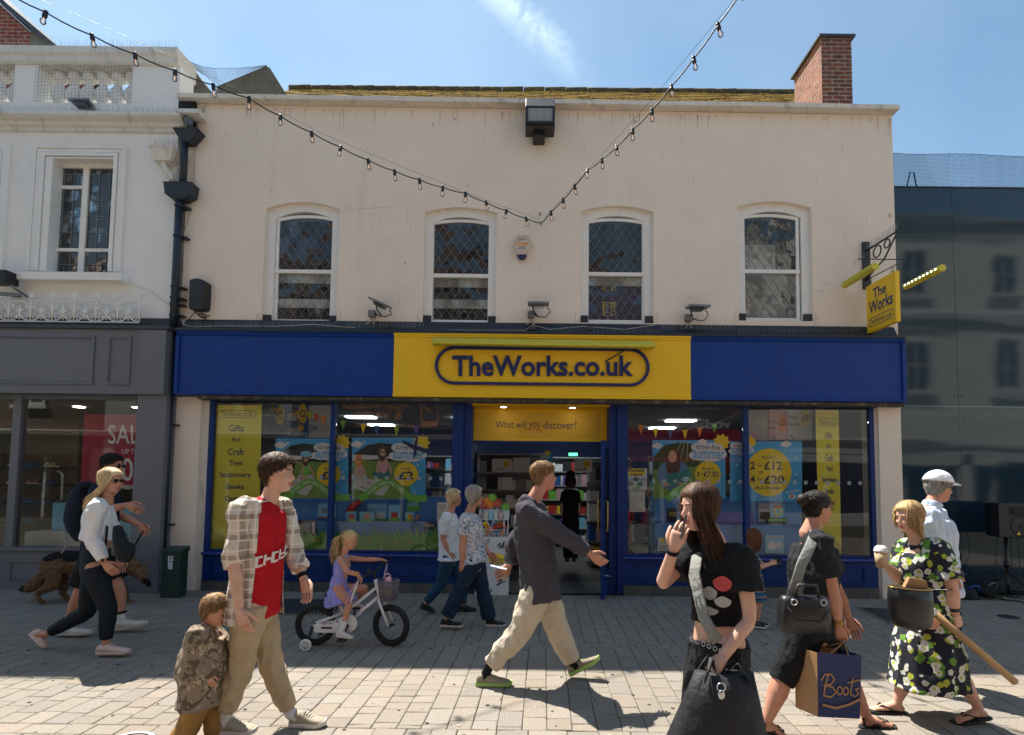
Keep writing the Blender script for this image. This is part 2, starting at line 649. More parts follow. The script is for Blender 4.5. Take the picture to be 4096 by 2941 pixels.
mat('filament',(1.0,0.45,0.15),emit=0.6)
mat('exit_green',(0.1,0.9,0.35),emit=1.2)
brickmat('brick_dark',h2('7c4636'),h2('5c3a34'),h2('8d8276'),0.225,0.075,0.011,axes='XZ',moss=(h2('5d5a48'),0.62,6))
brickmat('brick_side',h2('9a5b43'),h2('855142'),h2('9a8f80'),0.225,0.075,0.011,axes='YZ',moss=(h2('6f6a4c'),0.66,6))
brickmat('brick_red',h2('8e3f31'),h2('7b382e'),h2('8f8478'),0.225,0.075,0.010,axes='XZ')
brickmat('roof_moss',h2('6b5a45'),h2('574a3b'),h2('2a251e'),0.17,0.10,0.012,axes='XZ',moss=(h2('b8923a'),0.43,14),var=0.5,bump=1.0)
brickmat('roof_brown',h2('6a4a38'),h2('4b382e'),h2('241d18'),0.2,0.13,0.012,axes='XZ',var=0.4,bump=0.9)
brickmat('brick_brown',h2('6a5142'),h2('544238'),h2('7d7466'),0.225,0.075,0.011,axes='XZ')
mat('ridge',h2('4c473c'),0.95,var=0.3,vs_=9,bump=0.8,bs=25,dirt=(h2('a8963f'),0.4,10))
glassmat('glass_shop',(0.98,0.99,0.99),1.33,wob=0.02,wscale=0.7,dust=0.015,mul=1.15)
glassmat('glass_old',(0.75,0.82,0.84),1.5,wob=0.25,wscale=3.0,dust=0.05,add=0.0)
glassmat('bulb_glass',(0.97,0.97,0.97),1.5,add=0.06)
mat('window_black',h2('20242b'),0.08,spec=0.9,coat=0.5)
# hoarding: dark glossy sheet, gently buckled
mh=mat('hoarding',h2('1e3342'),0.06,spec=0.6,coat=0.0)
_n,_l=mh.node_tree.nodes,mh.node_tree.links
_b=_n['Principled BSDF']
_b.inputs['IOR'].default_value=1.5
_b.inputs['Coat Roughness'].default_value=0.02
_co=_n.new('ShaderNodeTexCoord')
_mp=_n.new('ShaderNodeMapping')
_mp.inputs['Scale'].default_value=(0.35,1,1.1)
_l.new(_co.outputs['Object'],_mp.inputs[0])
_t=_n.new('ShaderNodeTexNoise')
_t.inputs['Scale'].default_value=1.5
_t.inputs['Detail'].default_value=1.5
_l.new(_mp.outputs[0],_t.inputs['Vector'])
_bp=_n.new('ShaderNodeBump')
_bp.inputs['Strength'].default_value=0.022
_bp.inputs['Distance'].default_value=0.25
_l.new(_t.outputs['Fac'],_bp.inputs['Height'])
_l.new(_bp.outputs[0],_b.inputs['Normal'])
_l.new(_bp.outputs[0],_b.inputs['Coat Normal'])
def X0(x,y=1000,Y=0.0):
 return P(x,y,Y).x
def Z0(y,x=2048,Y=0.0):
 return P(x,y,Y).z
def xz(mb,pts,Y0,Y1,m=None):
 n=len(pts)
 mb.add([(x,Y0,z) for x,z in pts]+[(x,Y1,z) for x,z in pts],[tuple(range(n-1,-1,-1)),tuple(range(n,2*n))]+[(i,(i+1)%n,n+(i+1)%n,n+i) for i in range(n)],m)
def molding(mb,x0,x1,prof,m=None,slope=0.0):
 """prof = closed (y, z) outline swept along X"""
 n=len(prof)
 mb.add([(x0,y,z) for y,z in prof]+[(x1,y,z+slope*(x1-x0)) for y,z in prof],
           [tuple(range(n)),tuple(range(2*n-1,n-1,-1))]+[(i,n+i,n+(i+1)%n,(i+1)%n) for i in range(n)],m)
def frame_rect(mb,x0,x1,z0,z1,w_,Y0,Y1,m):
 mb.box(x0,x1,Y0,Y1,z1-w_,z1,m)
 mb.box(x0,x1,Y0,Y1,z0,z0+w_,m)
 mb.box(x0,x0+w_,Y0,Y1,z0+w_,z1-w_,m)
 mb.box(x1-w_,x1,Y0,Y1,z0+w_,z1-w_,m)
def spikes(mb,a,b,gap,h,m='wire',lean=0.35,r=0.0016,seed=0):
 rn=random.Random(seed)
 a,b=V(a),V(b)
 k=int((b-a).length/gap)
 for i in range(k):
  p=a.lerp(b,(i+rn.random()*0.5)/k)
  for s in (-1,0,1):
   q=p+V((rn.uniform(-0.02,0.02),s*lean*h*rn.uniform(0.6,1.1),h*rn.uniform(0.8,1.05)))
   mb.tube([p,q],[r,r*0.6],m,n=3,smooth=False)
# ================================================================== ground
random.seed(5)
mat('joint',h2('4a4639'),0.95,var=0.3,vs_=6,bump=0.5,bs=60,dirt=(h2('6f7f3a'),0.35,5))
mat('paver',(0.4,0.38,0.35),0.92,var=0.2,vs_=45,bump=0.5,bs=160,cattr='tone',dirt=(h2('6d6558'),0.08,2.5))
mg=MB()
mg.box(-60,60,-60,60,-0.6,-0.012,'joint')
mg.build('ground',kind='structure')
pv,pf,pc=[],[],[]
MOSSP=[]
ROT=0.030
def paver(x0,x1,y0,y1,z):
 g=0.0026
 jt=lambda:random.uniform(-0.002,0.002)
 tz=[z+random.uniform(-0.0022,0.0022) for _ in range(4)]
 cs=[(x0+g,y0+g),(x1-g,y0+g),(x1-g,y1-g),(x0+g,y1-g)]
 cs=[(x+jt(),y+jt()) for x,y in cs]
 b=len(pv)
 e=0.006
 cx,cy=(x0+x1)/2,(y0+y1)/2
 c0,s0=math.cos(ROT),math.sin(ROT)
 def rt(x,y,z_):
  return (x*c0+(y+8.05)*s0,-8.05+(y+8.05)*c0-x*s0*0.25,z_)
 for (x,y),t in zip(cs,tz):
  pv.append(rt(x,y,-0.02))
 for (x,y),t in zip(cs,tz):
  pv.append(rt(x,y,t-0.004))
 for (x,y),t in zip(cs,tz):
  pv.append(rt(x+(e if x<cx else-e),y+(e if y<cy else-e),t))
 for i in range(4):
  j=(i+1)%4
  pf.append((b+i,b+j,b+4+j,b+4+i))
  pf.append((b+4+i,b+4+j,b+8+j,b+8+i))
 pf.append((b+8,b+9,b+10,b+11))
 k=random.gauss(1,0.05)*(1+0.10*noise.noise(V((cx*0.5,cy*0.5,0))))
 t=random.random()
 base=(0.248,0.216,0.176) if t<0.6 else ((0.238,0.212,0.18) if t<0.85 else (0.256,0.214,0.17))
 if random.random()<0.10:
  MOSSP.append(rt(x0,y0,0))
 pc.append((base[0]*k,base[1]*k,base[2]*k,1))
def zone_cols(ya,yb,wd,lens):
 x=-11.0
 while x<11.0:
  ww=wd*random.uniform(0.98,1.02)
  y=ya-random.uniform(0,0.12)
  while y<yb:
   ln=random.choice(lens)
   y1=y+ln
   if yb-y1<0.07:
    y1=yb
   paver(x,x+ww,max(y,ya),y1,0.0)
   y=y1
  x+=ww
def zone_rows(ya,yb,ht,lens,xr=11.0):
 y=ya
 while y<yb-0.04:
  hh=ht*random.uniform(0.98,1.02)
  if yb-y-hh<0.05:
   hh=yb-y
  x=-xr-random.uniform(0,0.2)
  while x<xr:
   ln=random.choice(lens)
   paver(x,x+ln,y,y+hh,0.0)
   x+=ln
  y+=hh
zone_rows(-0.25,-0.05,0.2,[0.14,0.2])
zone_cols(-2.42,-0.25,0.155,[0.11,0.155,0.155,0.2,0.24])
zone_rows(-2.54,-2.42,0.12,[0.155,0.21])
zone_cols(-4.36,-2.54,0.17,[0.12,0.17,0.17,0.21,0.25])
zone_rows(-7.9,-4.36,0.17,[0.17,0.21,0.26,0.21])
zone_rows(-13.6,-7.9,0.22,[0.3,0.4,0.5],10)
me=bpy.data.meshes.new('paving')
me.from_pydata(pv,[],pf)
me.materials.append(MATS['paver'])
at=me.color_attributes.new('tone','FLOAT_COLOR','CORNER')
nl=len(me.loops)
buf=np.ones((nl,4),np.float32)
li=0
arr=np.array(pc,np.float32)
per=8*4+4
buf[:]=np.repeat(arr,per,axis=0)
at.data.foreach_set('color',buf.ravel())
me.update()
po=link('paving',me)
settag(po,kind='structure')
# moss tufts in the joints
mm_=MB()
mat('moss',h2('6d8a35'),0.95,var=0.3,vs_=30)
for x,y,_ in MOSSP:
 if not (-5<x<5 and-5<y<-0.3):
  continue
 for k in range(4):
  u=random.uniform(-0.03,0.03)
  mm_.ell((x+(u if k %2 else 0),y+(0 if k %2 else u),-0.002),random.uniform(0.003,0.006),random.uniform(0.003,0.006),0.005,'moss',5,4)
gm=MB()
mat('gum',h2('3e3b36'),.9)
mat('gum_pale',h2('9a9288'),.9)
for i in range(420):
 x,y=random.uniform(-5,5),random.uniform(-4.9,-.3)
 r_=random.uniform(.006,.019)
 gm.lathe((x,y,.0),[(r_,-.001),(r_*.9,.0025),(.0005,.003)],'gum' if i %3 else 'gum_pale',7)
gm.build('gum_spots',kind='stuff',label='flattened dark and pale gum spots scattered over the paving',cat='gum')
mm_.build('moss',kind='stuff',label='green moss tufts growing in the joints between the paving blocks',cat='moss')
# paving ironwork / recessed covers
mat('cover',h2('3d4044'),0.6,metal=0.3,var=0.2,vs_=9,bump=0.6,bs=40)
mat('cover_rim',h2('7a6a5c'),0.9,var=0.15,vs_=9,bump=0.4,bs=60)
def cover(label,pts):
 g=[G(x,y,0.006) for x,y in pts]
 c=sum(g,V())/4
 t=thing('drain_cover',label,'drain cover',(c.x,c.y,0),'rectangular covers set in the paving')
 mb=MB()
 rim=[c+(p-c)*1.12 for p in g]
 mb.add([V((p.x,p.y,0.007)) for p in rim]+[V((p.x,p.y,-0.01)) for p in rim],[(0,1,2,3)]+[(i,4+i,4+(i+1)%4,(i+1)%4) for i in range(4)],'cover_rim')
 mb.build('rim',t)
 mb=MB()
 mb.add([V((p.x,p.y,0.011)) for p in g]+[V((p.x,p.y,0.0)) for p in g],[(0,1,2,3)]+[(i,4+i,4+(i+1)%4,(i+1)%4) for i in range(4)],'cover')
 for i in range(1,12):
  for j in range(1,7):
   a=g[0].lerp(g[1],i/12)
   b=g[3].lerp(g[2],i/12)
   q=a.lerp(b,j/7)
   mb.box(q.x-0.014,q.x+0.014,q.y-0.006,q.y+0.006,0.011,0.014,'cover')
 mb.build('plate',t)
cover('dark ribbed cover in the shaded paving left of the child bicycle',[(1075,2455),(1330,2458),(1345,2400),(1120,2397)])
cover('dark ribbed cover in a brown rim in the paving before the right pilaster',[(3565,2492),(3850,2497),(3700,2440),(3440,2432)])
c=G(4035,2469)
mb=MB()
mb.lathe((c.x,c.y,0),[(0.01,0.008),(0.085,0.008),(0.085,0.010),(0.11,0.010),(0.112,-0.01)],'cover',24)
for k in range(6):
 mb.box(c.x-0.07,c.x+0.07,c.y-0.06+k*0.022,c.y-0.054+k*0.022,0.008,0.012,'cover')
mb.build('stopcock_cover',loc=(c.x,c.y,0),label='small round dark iron cover set in the paving near the right edge',cat='drain cover')
# painted ring
mb=MB()
mat('chalk',h2('e6e6e2'),0.9,var=0.2,vs_=40)
c=G(478,2990)
pts=[V((c.x+0.16*math.cos(a),c.y+0.19*math.sin(a),0.006)) for a in [rad(20+i*12) for i in range(14)]]
for i in range(len(pts)-1):
 a,b=pts[i],pts[i+1]
 q=V(((a.x-c.x),(a.y-c.y),0)).normalized()*0.011
 r_=V(((b.x-c.x),(b.y-c.y),0)).normalized()*0.011
 mb.quad(a-q,a+q,b+r_,b-r_,'chalk')
mb.build('painted_mark',kind='structure')
# ================================================================== the bookshop building
xL,xR=X0(735,1000),X0(3577,800)
zt=Z0(405)
BLD=thing('shop_building','two-storey cream rendered shop building with blue and yellow shopfront','building',(0,0,0))
wins=[]
for a,b,sp,cr_,sl,gl,gr,rail in ((1055,1352,836,808,1290,1102,1327,1078),(1695,1986,850,829,1292,1730,1953,1095),(2323,2614,846,824,1292,2351,2573,1089),(2953,3249,830,806,1284,2974,3197,1078)):
 cx=(a+b)/2
 wins.append(dict(x0=X0(a,1060),x1=X0(b,1060),zs=Z0(sp,cx),zc=Z0(cr_,cx),z0=Z0(sl,cx),g0=X0(gl,1075),g1=X0(gr,1075),zr=Z0(rail,cx)))
zb=Z0(1345)
ztop=lambda x:Z0(420,1000)+(x-X0(1000))*(Z0(460,3500)-Z0(420,1000))/(X0(3500)-X0(1000))
def arch(w_,ins=0.0,k=10,drop=0.0):
 x0,x1=w_['x0']+ins,w_['x1']-ins
 out=[]
 for i in range(k+1):
  t=i/k
  out.append((x0+(x1-x0)*t,w_['zs']-drop+(w_['zc']-w_['zs'])*(1-(2*t-1)**2)))
 return out
mb=MB()
xs=xL
for w_ in wins:
 xz(mb,[(xs,zb),(w_['x0'],zb),(w_['x0'],ztop(w_['x0'])),(xs,ztop(xs))],0,0.32,'cream')
 xz(mb,[(w_['x0'],zb),(w_['x1'],zb),(w_['x1'],w_['z0']),(w_['x0'],w_['z0'])],0.0,0.32,'cream')
 ar=arch(w_)
 for i in range(len(ar)-1):
  xz(mb,[ar[i],ar[i+1],(ar[i+1][0],ztop(ar[i+1][0])),(ar[i][0],ztop(ar[i][0]))],0,0.32,'cream')
 xs=w_['x1']
xz(mb,[(xs,zb),(xR,zb),(xR,ztop(xR)),(xs,ztop(xs))],0,0.32,'cream')
mb.box(xR-0.3,xR,0.32,6.5,-0.05,ztop(xR),'cream')
mb.box(xL,xL+0.25,0.32,6.5,zb,ztop(xL)-0.3,'brick_dark')
mb.box(xL,xR,6.5,6.8,-0.05,7.2,'brick_dark')
mb.build('wall',BLD)
# hairline cracks, filled patches and damp marks on the render
mat('stain',h2('c9b7a3'),0.95)
mat('crack',h2('4f483f'),0.95)
mat('filler',h2('c3b6a4'),0.95,bump=0.3,bs=40)
mb=MB()
rn=random.Random(11)
for i in range(150):
 x=rn.uniform(780,3560)
 p=P(x,432+(x-1000)*.016,-0.0011)
 ln,wd=rn.uniform(0.03,0.38)*rn.random(),rn.uniform(0.004,0.02)
 mb.add([p,p+V((wd,0,0)),p+V((wd*.6,0,-ln)),p+V((wd*.35,0,-ln))],[(0,1,2,3)],'stain')
for w_ in wins:
 for s in (0,1):
  for q in range(3):
   x=(w_['x0']-.02-q*.03) if s==0 else (w_['x1']+q*.03)
   z=w_['z0']+rn.uniform(.0,.2)
   ln=rn.uniform(.08,.3)
   mb.add([(x,-.0011,z),(x+.012,-.0011,z),(x+.008,-.0011,z-ln),(x+.003,-.0011,z-ln)],[(0,1,2,3)],'stain')
for i in range(120):
 x,y=rn.uniform(800,3500),rn.uniform(440,1250)
 if any(a-30<x<b+30 and y>760 for a,b in ((1055,1352),(1695,1986),(2323,2614),(2953,3249))):
  continue
 p=P(x,y,-0.0012)
 ln=rn.uniform(0.02,0.14)
 wd=rn.uniform(0.0006,0.0016)
 mb.add([p,p+V((wd,0,0)),p+V((wd*0.6+rn.uniform(-0.004,0.004),0,-ln)),p+V((rn.uniform(-0.004,0.004),0,-ln))],[(0,1,2,3)],'crack')
for x,y,r_ in ((1620,1052,0.02),(1821,476,0.018),(2542,487,0.022),(1732,498,0.02),(2159,1085,0.01),(2647,620,0.012),(3560,862,0.03),(3568,1090,0.025)):
 p=P(x,y,-0.002)
 mb.add([p+V((r_*math.cos(a),0,r_*1.1*math.sin(a))) for a in [i*math.pi/6 for i in range(12)]],[tuple(range(12))],'filler')
for pts in (((3275,1105),(3285,1120),(3290,1132),(3320,1136),(3338,1145)),((3262,1195),(3258,1240),(3248,1285)),((1380,832),(1440,836),(1560,829)),((3270,1170),(3300,1160)),((1530,962),(1562,958))):
 q=[P(a,b,-0.0015) for a,b in pts]
 for i in range(len(q)-1):
  mb.quad(q[i],q[i]+V((0,0,0.003)),q[i+1]+V((0,0,0.002)),q[i+1],'crack')
mb.build('crack',BLD,kind='stuff')
# coping
mb=MB()
xa,xb=X0(705,375,-0.14),X0(3601,427,-0.14)
seg=13
zf=lambda x,Y,py:P(2110+0,py,Y).z
for i in range(seg):
 x0_,x1_=xa+(xb-xa)*i/seg,xa+(xb-xa)*(i+1)/seg-0.003
 for xq in (0,):
  z0_,z1_=ztop(x0_)+0.006,ztop(x1_)+0.006
  dz=rn.uniform(-0.003,0.003)
  mb.hexa([(x0_,-0.14,z0_+dz),(x1_,-0.14,z1_+dz),(x1_,-0.14,z1_+0.07+dz),(x0_,-0.14,z0_+0.07+dz)],[(x0_,0.36,z0_+dz),(x1_,0.36,z1_+dz),(x1_,0.36,z1_+0.10+dz),(x0_,0.36,z0_+0.10+dz)],'cream_trim')
mb.build('coping',BLD,bevel=0.006)
mb=MB()
cabl=[(x,405+(x-760)*0.0165+3*math.sin(x*0.013)) for x in range(770,2100,40)]
mb.tube([P(a,b,-0.008) for a,b in cabl],0.004,'cable_white',5)
for a,b in cabl[2::3]:
 q=P(a,b,-0.012)
 mb.box(q.x-0.008,q.x+0.008,q.y-0.01,0,q.z-0.012,q.z+0.02,'black_plastic')
mb.build('cable',BLD)
# roof
r0,r1=P(1160,346,3.2),P(3200,364,3.2)
zl=ztop(0)-0.25
mb=MB()
rows=26
for i in range(rows):
 t0_,t1_=i/rows,(i+1)/rows
 rn2=[rn.uniform(-0.012,0.012) for _ in range(41)]
 for j in range(40):
  xa_,xb_=r0.x+(r1.x-r0.x)*j/40,r0.x+(r1.x-r0.x)*(j+1)/40
  za,zb_=zl+(r0.z+(r1.z-r0.z)*j/40-0.06-zl)*t0_,zl+(r0.z+(r1.z-r0.z)*j/40-0.06-zl)*t1_
  y0_,y1_=0.4+2.8*t0_,0.4+2.8*t1_
  mb.add([(xa_,y0_,za+0.03+rn2[j]),(xb_,y0_,za+0.03+rn2[j+1]),(xb_,y1_,zb_+rn2[j+1]),(xa_,y1_,zb_+rn2[j]),(xa_,y0_,za),(xb_,y0_,za)],[(0,1,2,3),(4,5,1,0)],'roof_moss')
mb.add([(r0.x,3.2,r0.z-0.06),(r1.x,3.2,r1.z-0.06),(r1.x,6.8,zl),(r0.x,6.8,zl)],[(0,1,2,3)],'roof_brown')
mb.add([(r0.x,0.4,zl),(r0.x,3.2,r0.z-0.08),(r0.x,6.8,zl)],[(0,1,2)],'stone_dark')
mb.add([(r1.x,0.4,zl),(r1.x,3.2,r1.z-0.08),(r1.x,6.8,zl)],[(0,1,2)],'stone_dark')
roof=mb.build('roof',BLD)
mb=MB()
for i in range(24):
 a,b=r0.lerp(r1,i/24),r0.lerp(r1,(i+1)/24-0.001)
 mb.tube([a-V((0,0,0.05)),b-V((0,0,0.05+rn.uniform(-0.008,0.008)))],0.075,'ridge',10)
o=mb.build('ridge',roof)
# chimney
mb=MB()
q0,q1=P(3289,400,1.0),P(3411,400,1.0)
zc_=P(3285,152,1.0).z
mb.box(q0.x,q1.x,1.0,1.95,zl-0.2,zc_,'brick_dark')
for f_,mi_ in ((2,'brick_side'),(3,'brick_side')):
 mb.m[f_]=mb.mi(mi_)
ch=mb.build('chimney',BLD)
mb=MB()
mb.box(q0.x-0.05,q1.x+0.05,0.95,2.0,zc_,zc_+0.04,'lead')
mb.build('cap',ch)
# windows ------------------------------------------------------------
def lattice(mb,x0,x1,z0,z1,top,Y,pw,ph,r,m,ph0=0.0):
 """diagonal cames clipped to the pane; top(x) gives the upper edge"""
 k=ph/pw
 for s in (1,-1):
  c0=(z0-k*x1) if s>0 else (z0+k*x0)
  c=c0-ph
  c=math.floor(c/ph)*ph+ph0
  while c<(z1-k*x0 if s>0 else z1+k*x1)+ph:
   ts=[]
   n_=40
   for i in range(n_+1):
    x=x0+(x1-x0)*i/n_
    z=s*k*x+c
    if z0<=z<=top(x):
     ts.append((x,z))
   if len(ts)>1:
    a,b=ts[0],ts[-1]
    mb.tube([(a[0],Y,a[1]),(b[0],Y,b[1])],[(r,r*0.6)]*2,m,4,side=(0,1,0),smooth=False)
   c+=ph
def arch_ring(mb,out_,inn,zbo,zbi,Y0,Y1,m):
 """arched frame: outer and inner arch point lists (same length), feet at zbo / zbi"""
 o_=[(out_[0][0],zbo)]+out_+[(out_[-1][0],zbo)]
 i_=[(inn[0][0],zbi)]+inn+[(inn[-1][0],zbi)]
 for k in range(len(o_)-1):
  xz(mb,[o_[k],o_[k+1],i_[k+1],i_[k]],Y0,Y1,m)
 xz(mb,[(out_[0][0],zbo),(out_[-1][0],zbo),(inn[-1][0],zbi),(inn[0][0],zbi)],Y0,Y1,m)
mat('cream_strip',h2('e6dccf'),0.9)
mat('poster_navy',h2('232a5c'),0.6,var=0.15,vs_=2)
mat('poster_yellow',h2('e8cf35'),0.6)
mat('box_white',h2('c9c2ba'),0.9,var=0.05,vs_=3)
for wi,w_ in enumerate(wins):
 mb=MB()
 oa=arch(w_)
 a2=arch(w_,0.13,drop=0.12)
 arch_ring(mb,oa,a2,w_['z0'],w_['z0']+0.03,0.07,0.20,'white_paint')
 wo=mb.build('window',BLD)
 mb=MB()
 g0,g1=w_['g0'],w_['g1']
 ga=[(g0+(g1-g0)*i/10,w_['zs']-0.155+0.5*(w_['zc']-w_['zs'])*(1-(2*i/10-1)**2)) for i in range(11)]
 topf=lambda x,g0=g0,g1=g1,w_=w_:w_['zs']-0.155+0.5*(w_['zc']-w_['zs'])*(1-(2*(x-g0)/(g1-g0)-1)**2)
 fo=[(x+(-0.045 if i==0 else 0.045 if i==10 else (i-5)*0.009),z+0.045) for i,(x,z) in enumerate(ga)]
 zg0=w_['z0']+0.075
 arch_ring(mb,fo,ga,w_['zr']-0.02,w_['zr']+0.02,0.085,0.12,'white_paint')
 mb.box(g0-0.05,g1+0.05,0.075,0.13,w_['zr']-0.028,w_['zr']+0.028,'white_paint')
 mb.box(g0-0.05,g0,0.10,0.15,zg0-0.055,w_['zr']-0.028,'white_paint')
 mb.box(g1,g1+0.05,0.10,0.15,zg0-0.055,w_['zr']-0.028,'white_paint')
 mb.box(g0,g1,0.10,0.15,zg0-0.065,zg0,'white_paint')
 mb.build('sash',wo)
 mb=MB()
 # each diamond quarrel sits at its own slight angle: panes in small tilted pieces
 rr=random.Random(wi+3)
 k=6
 for zone in ((zg0,w_['zr']-0.028,0.128),(w_['zr']+0.028,w_['zs']-0.155,0.108)):
  m_=max(2,int((zone[1]-zone[0])/0.2))
  for i in range(k):
   for j in range(m_):
    xa_,xb_=g0+(g1-g0)*i/k,g0+(g1-g0)*(i+1)/k
    za,zb_=zone[0]+(zone[1]-zone[0])*j/m_,zone[0]+(zone[1]-zone[0])*(j+1)/m_
    t1,t2=rr.uniform(-0.0022,0.0022),rr.uniform(-0.0022,0.0022)
    mb.quad((xa_,zone[2]-t1-t2,za),(xb_,zone[2]+t1-t2,za),(xb_,zone[2]+t1+t2,zb_),(xa_,zone[2]-t1+t2,zb_),'glass_old')
 xz(mb,[(g0,w_['zs']-0.155)]+ga[1:-1]+[(g1,w_['zs']-0.155)],0.107,0.109,'glass_old')
 mb.build('pane',wo)
 mb=MB()
 lattice(mb,g0,g1,w_['zr']+0.028,w_['zc'],topf,0.102,0.135,0.2,0.0058,'came')
 lattice(mb,g0,g1,zg0,w_['zr']-0.028,lambda x,w_=w_:w_['zr']-0.028,0.121,0.135,0.2,0.0058,'came')
 mb.build('leading',wo)
 for s in (0,1):
  mb=MB()
  xq=w_['x0'] if s==0 else w_['x1']-0.12
  mb.box(xq,xq+0.12,0.03,0.2,w_['z0'],w_['z0']+0.12,'black_paint')
  mb.build('sill_block',wo)
 mb=MB()
 zr=w_['zr']-0.03
 if wi<2:
  mb.box(g0-0.1,g1+0.1,0.16,0.17,zr-0.125,zr+0.01,'cream_strip')  # plain cream strips across the lower sash, just behind the glass
  mb.box(g0-0.1,g1+0.1,0.16,0.17,zg0+0.20,zg0+0.34,'cream_strip')
  mb.build('pale_strip',wo)
 elif wi==2:
  mb.box(g0-0.1,g1+0.1,0.16,0.17,zr-0.125,zr+0.01,'cream_strip')
  mb.box(g0-0.1,g1+0.1,0.22,0.235,zg0-0.1,zr-0.126,'poster_navy')
  A=Art(plane(0.218),mb=mb)
  A.rect(2351,1110,2573,1112,'poster_navy')
  for cy in (1135,1236):
   A.text('BIG' if cy>1200 else 'B',2425,cy-12,2480,cy+14,'white',0.05,rot=rad(88))
   A.text('BIG',2424,cy-11,2482,cy+13,'poster_yellow',0.02,rot=rad(88))
   A.text('DEAL!',2400,cy-7,2456,cy+7,'white',0.02,rot=rad(88))
   A.line([(2413,cy-26),(2415,cy+26)],9,'poster_yellow')
  mb.build('poster',wo)
 else:
  for j,(xa_,xb_,za,zb_) in enumerate(((0.12,0.6,0.85,1.22),(0.02,0.78,0.55,0.80),(0.0,0.7,0.3,0.53),(0.03,0.75,0.0,0.28))):
   mb.box(g0+xa_,g0+xb_,0.24+0.01*j,0.6,zg0+za-0.05,zg0+zb_,'box_white')
  mb.build('stacked_box',wo)
# dark first-floor room and floor slab, shop room
RY=7.0
sx0,sx1=X0(819,2000),X0(3510,2000)
zf1=Z0(1560)
mb=MB()
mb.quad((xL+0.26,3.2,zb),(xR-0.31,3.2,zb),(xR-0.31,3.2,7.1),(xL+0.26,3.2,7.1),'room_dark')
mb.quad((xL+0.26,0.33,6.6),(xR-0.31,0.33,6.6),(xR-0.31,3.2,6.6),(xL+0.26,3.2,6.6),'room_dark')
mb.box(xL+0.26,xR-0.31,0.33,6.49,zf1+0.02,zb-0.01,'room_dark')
mb.build('first_floor_room',BLD)
mb=MB()
zc2=zf1-0.02
mb.quad((sx0,6.45,0),(sx1,6.45,0),(sx1,6.45,zc2),(sx0,6.45,zc2),'room_navy')
mb.quad((sx0,0.1,0),(sx0,6.45,0),(sx0,6.45,zc2),(sx0,0.1,zc2),'room_dark')
mb.quad((sx1,0.1,0),(sx1,6.45,0),(sx1,6.45,zc2),(sx1,0.1,zc2),'room_navy')
mb.quad((sx0,0.1,zc2),(sx1,0.1,zc2),(sx1,6.45,zc2),(sx0,6.45,zc2),'room_ceiling')
mb.quad((sx0,0.02,0.012),(sx1,0.02,0.012),(sx1,6.45,0.012),(sx0,6.45,0.012),'room_floor')
mb.build('sales_room',BLD)
mb=MB()
for x in (-3.6,-1.3,0.9,3.3):
 for y in (3.5,5.1):
  mb.box(x-0.3,x+0.3,y-0.14,y+0.14,zc2-0.03,zc2-0.01,'panel_light')
mb.build('ceiling_light',BLD)
# fascia --------------------------------------------------------------
FY=-0.22
fx0,fx1=X0(704,1450,FY),X0(3620,1480,FY)
fzt,fzb=P(2110,1341,FY).z,P(2110,1592,FY).z
ya_,yb_=X0(1575,1460,FY),X0(2762,1475,FY)
for x0_,x1_ in ((fx0,ya_),(yb_,fx1)):
 mb=MB()
 mb.box(x0_,x1_,FY,0.0,fzb,fzt,'shop_blue')
 molding(mb,x0_,x1_,[(FY-0.002,fzt+0.002),(FY-0.03,fzt+0.002),(FY-0.03,fzt-0.02),(FY-0.015,fzt-0.03),(FY-0.02,fzt-0.05),(FY-0.002,fzt-0.062)],'shop_blue')
 molding(mb,x0_,x1_,[(FY-0.002,fzb+0.045),(FY-0.016,fzb+0.035),(FY-0.016,fzb+0.02),(FY-0.026,fzb+0.014),(FY-0.026,fzb-0.002),(FY-0.002,fzb-0.002)],'shop_blue')
 e_=fx0-0.002 if x0_==fx0 else fx1-0.05
 mb.box(e_,e_+0.052,FY-0.028,FY-0.001,fzb,fzt-0.063,'shop_blue')
 fas=mb.build('fascia',BLD)
mb=MB()
for x_ in (fx0+1.25,ya_-.02,yb_+1.3):
 mb.box(x_,x_+.003,FY-.0015,FY-.0004,fzb+.05,fzt-.07,'navy')
for i in range(14):
 x_=(fx0+.12+i*.42) if i<7 else (yb_+.1+(i-7)*.42)
 for z_ in (fzb+.09,fzt-.11):
  mb.ell((x_,FY-.001,z_),.006,.003,.006,'shop_blue_dark',6,4)
mb.build('seam',fas)
mb=MB()
mb.box(ya_+0.001,yb_-0.001,FY-0.012,0.0,fzb-0.002,fzt,'shop_yellow')
molding(mb,ya_,yb_,[(FY-0.012,fzt+0.003),(FY-0.04,fzt+0.003),(FY-0.04,fzt-0.02),(FY-0.027,fzt-0.03),(FY-0.03,fzt-0.05),(FY-0.012,fzt-0.062)],'shop_yellow')
molding(mb,ya_,yb_,[(FY-0.012,fzb+0.045),(FY-0.026,fzb+0.035),(FY-0.026,fzb+0.02),(FY-0.036,fzb+0.014),(FY-0.036,fzb-0.004),(FY-0.012,fzb-0.004)],'shop_yellow')
yb0=mb.build('sign_panel',BLD)
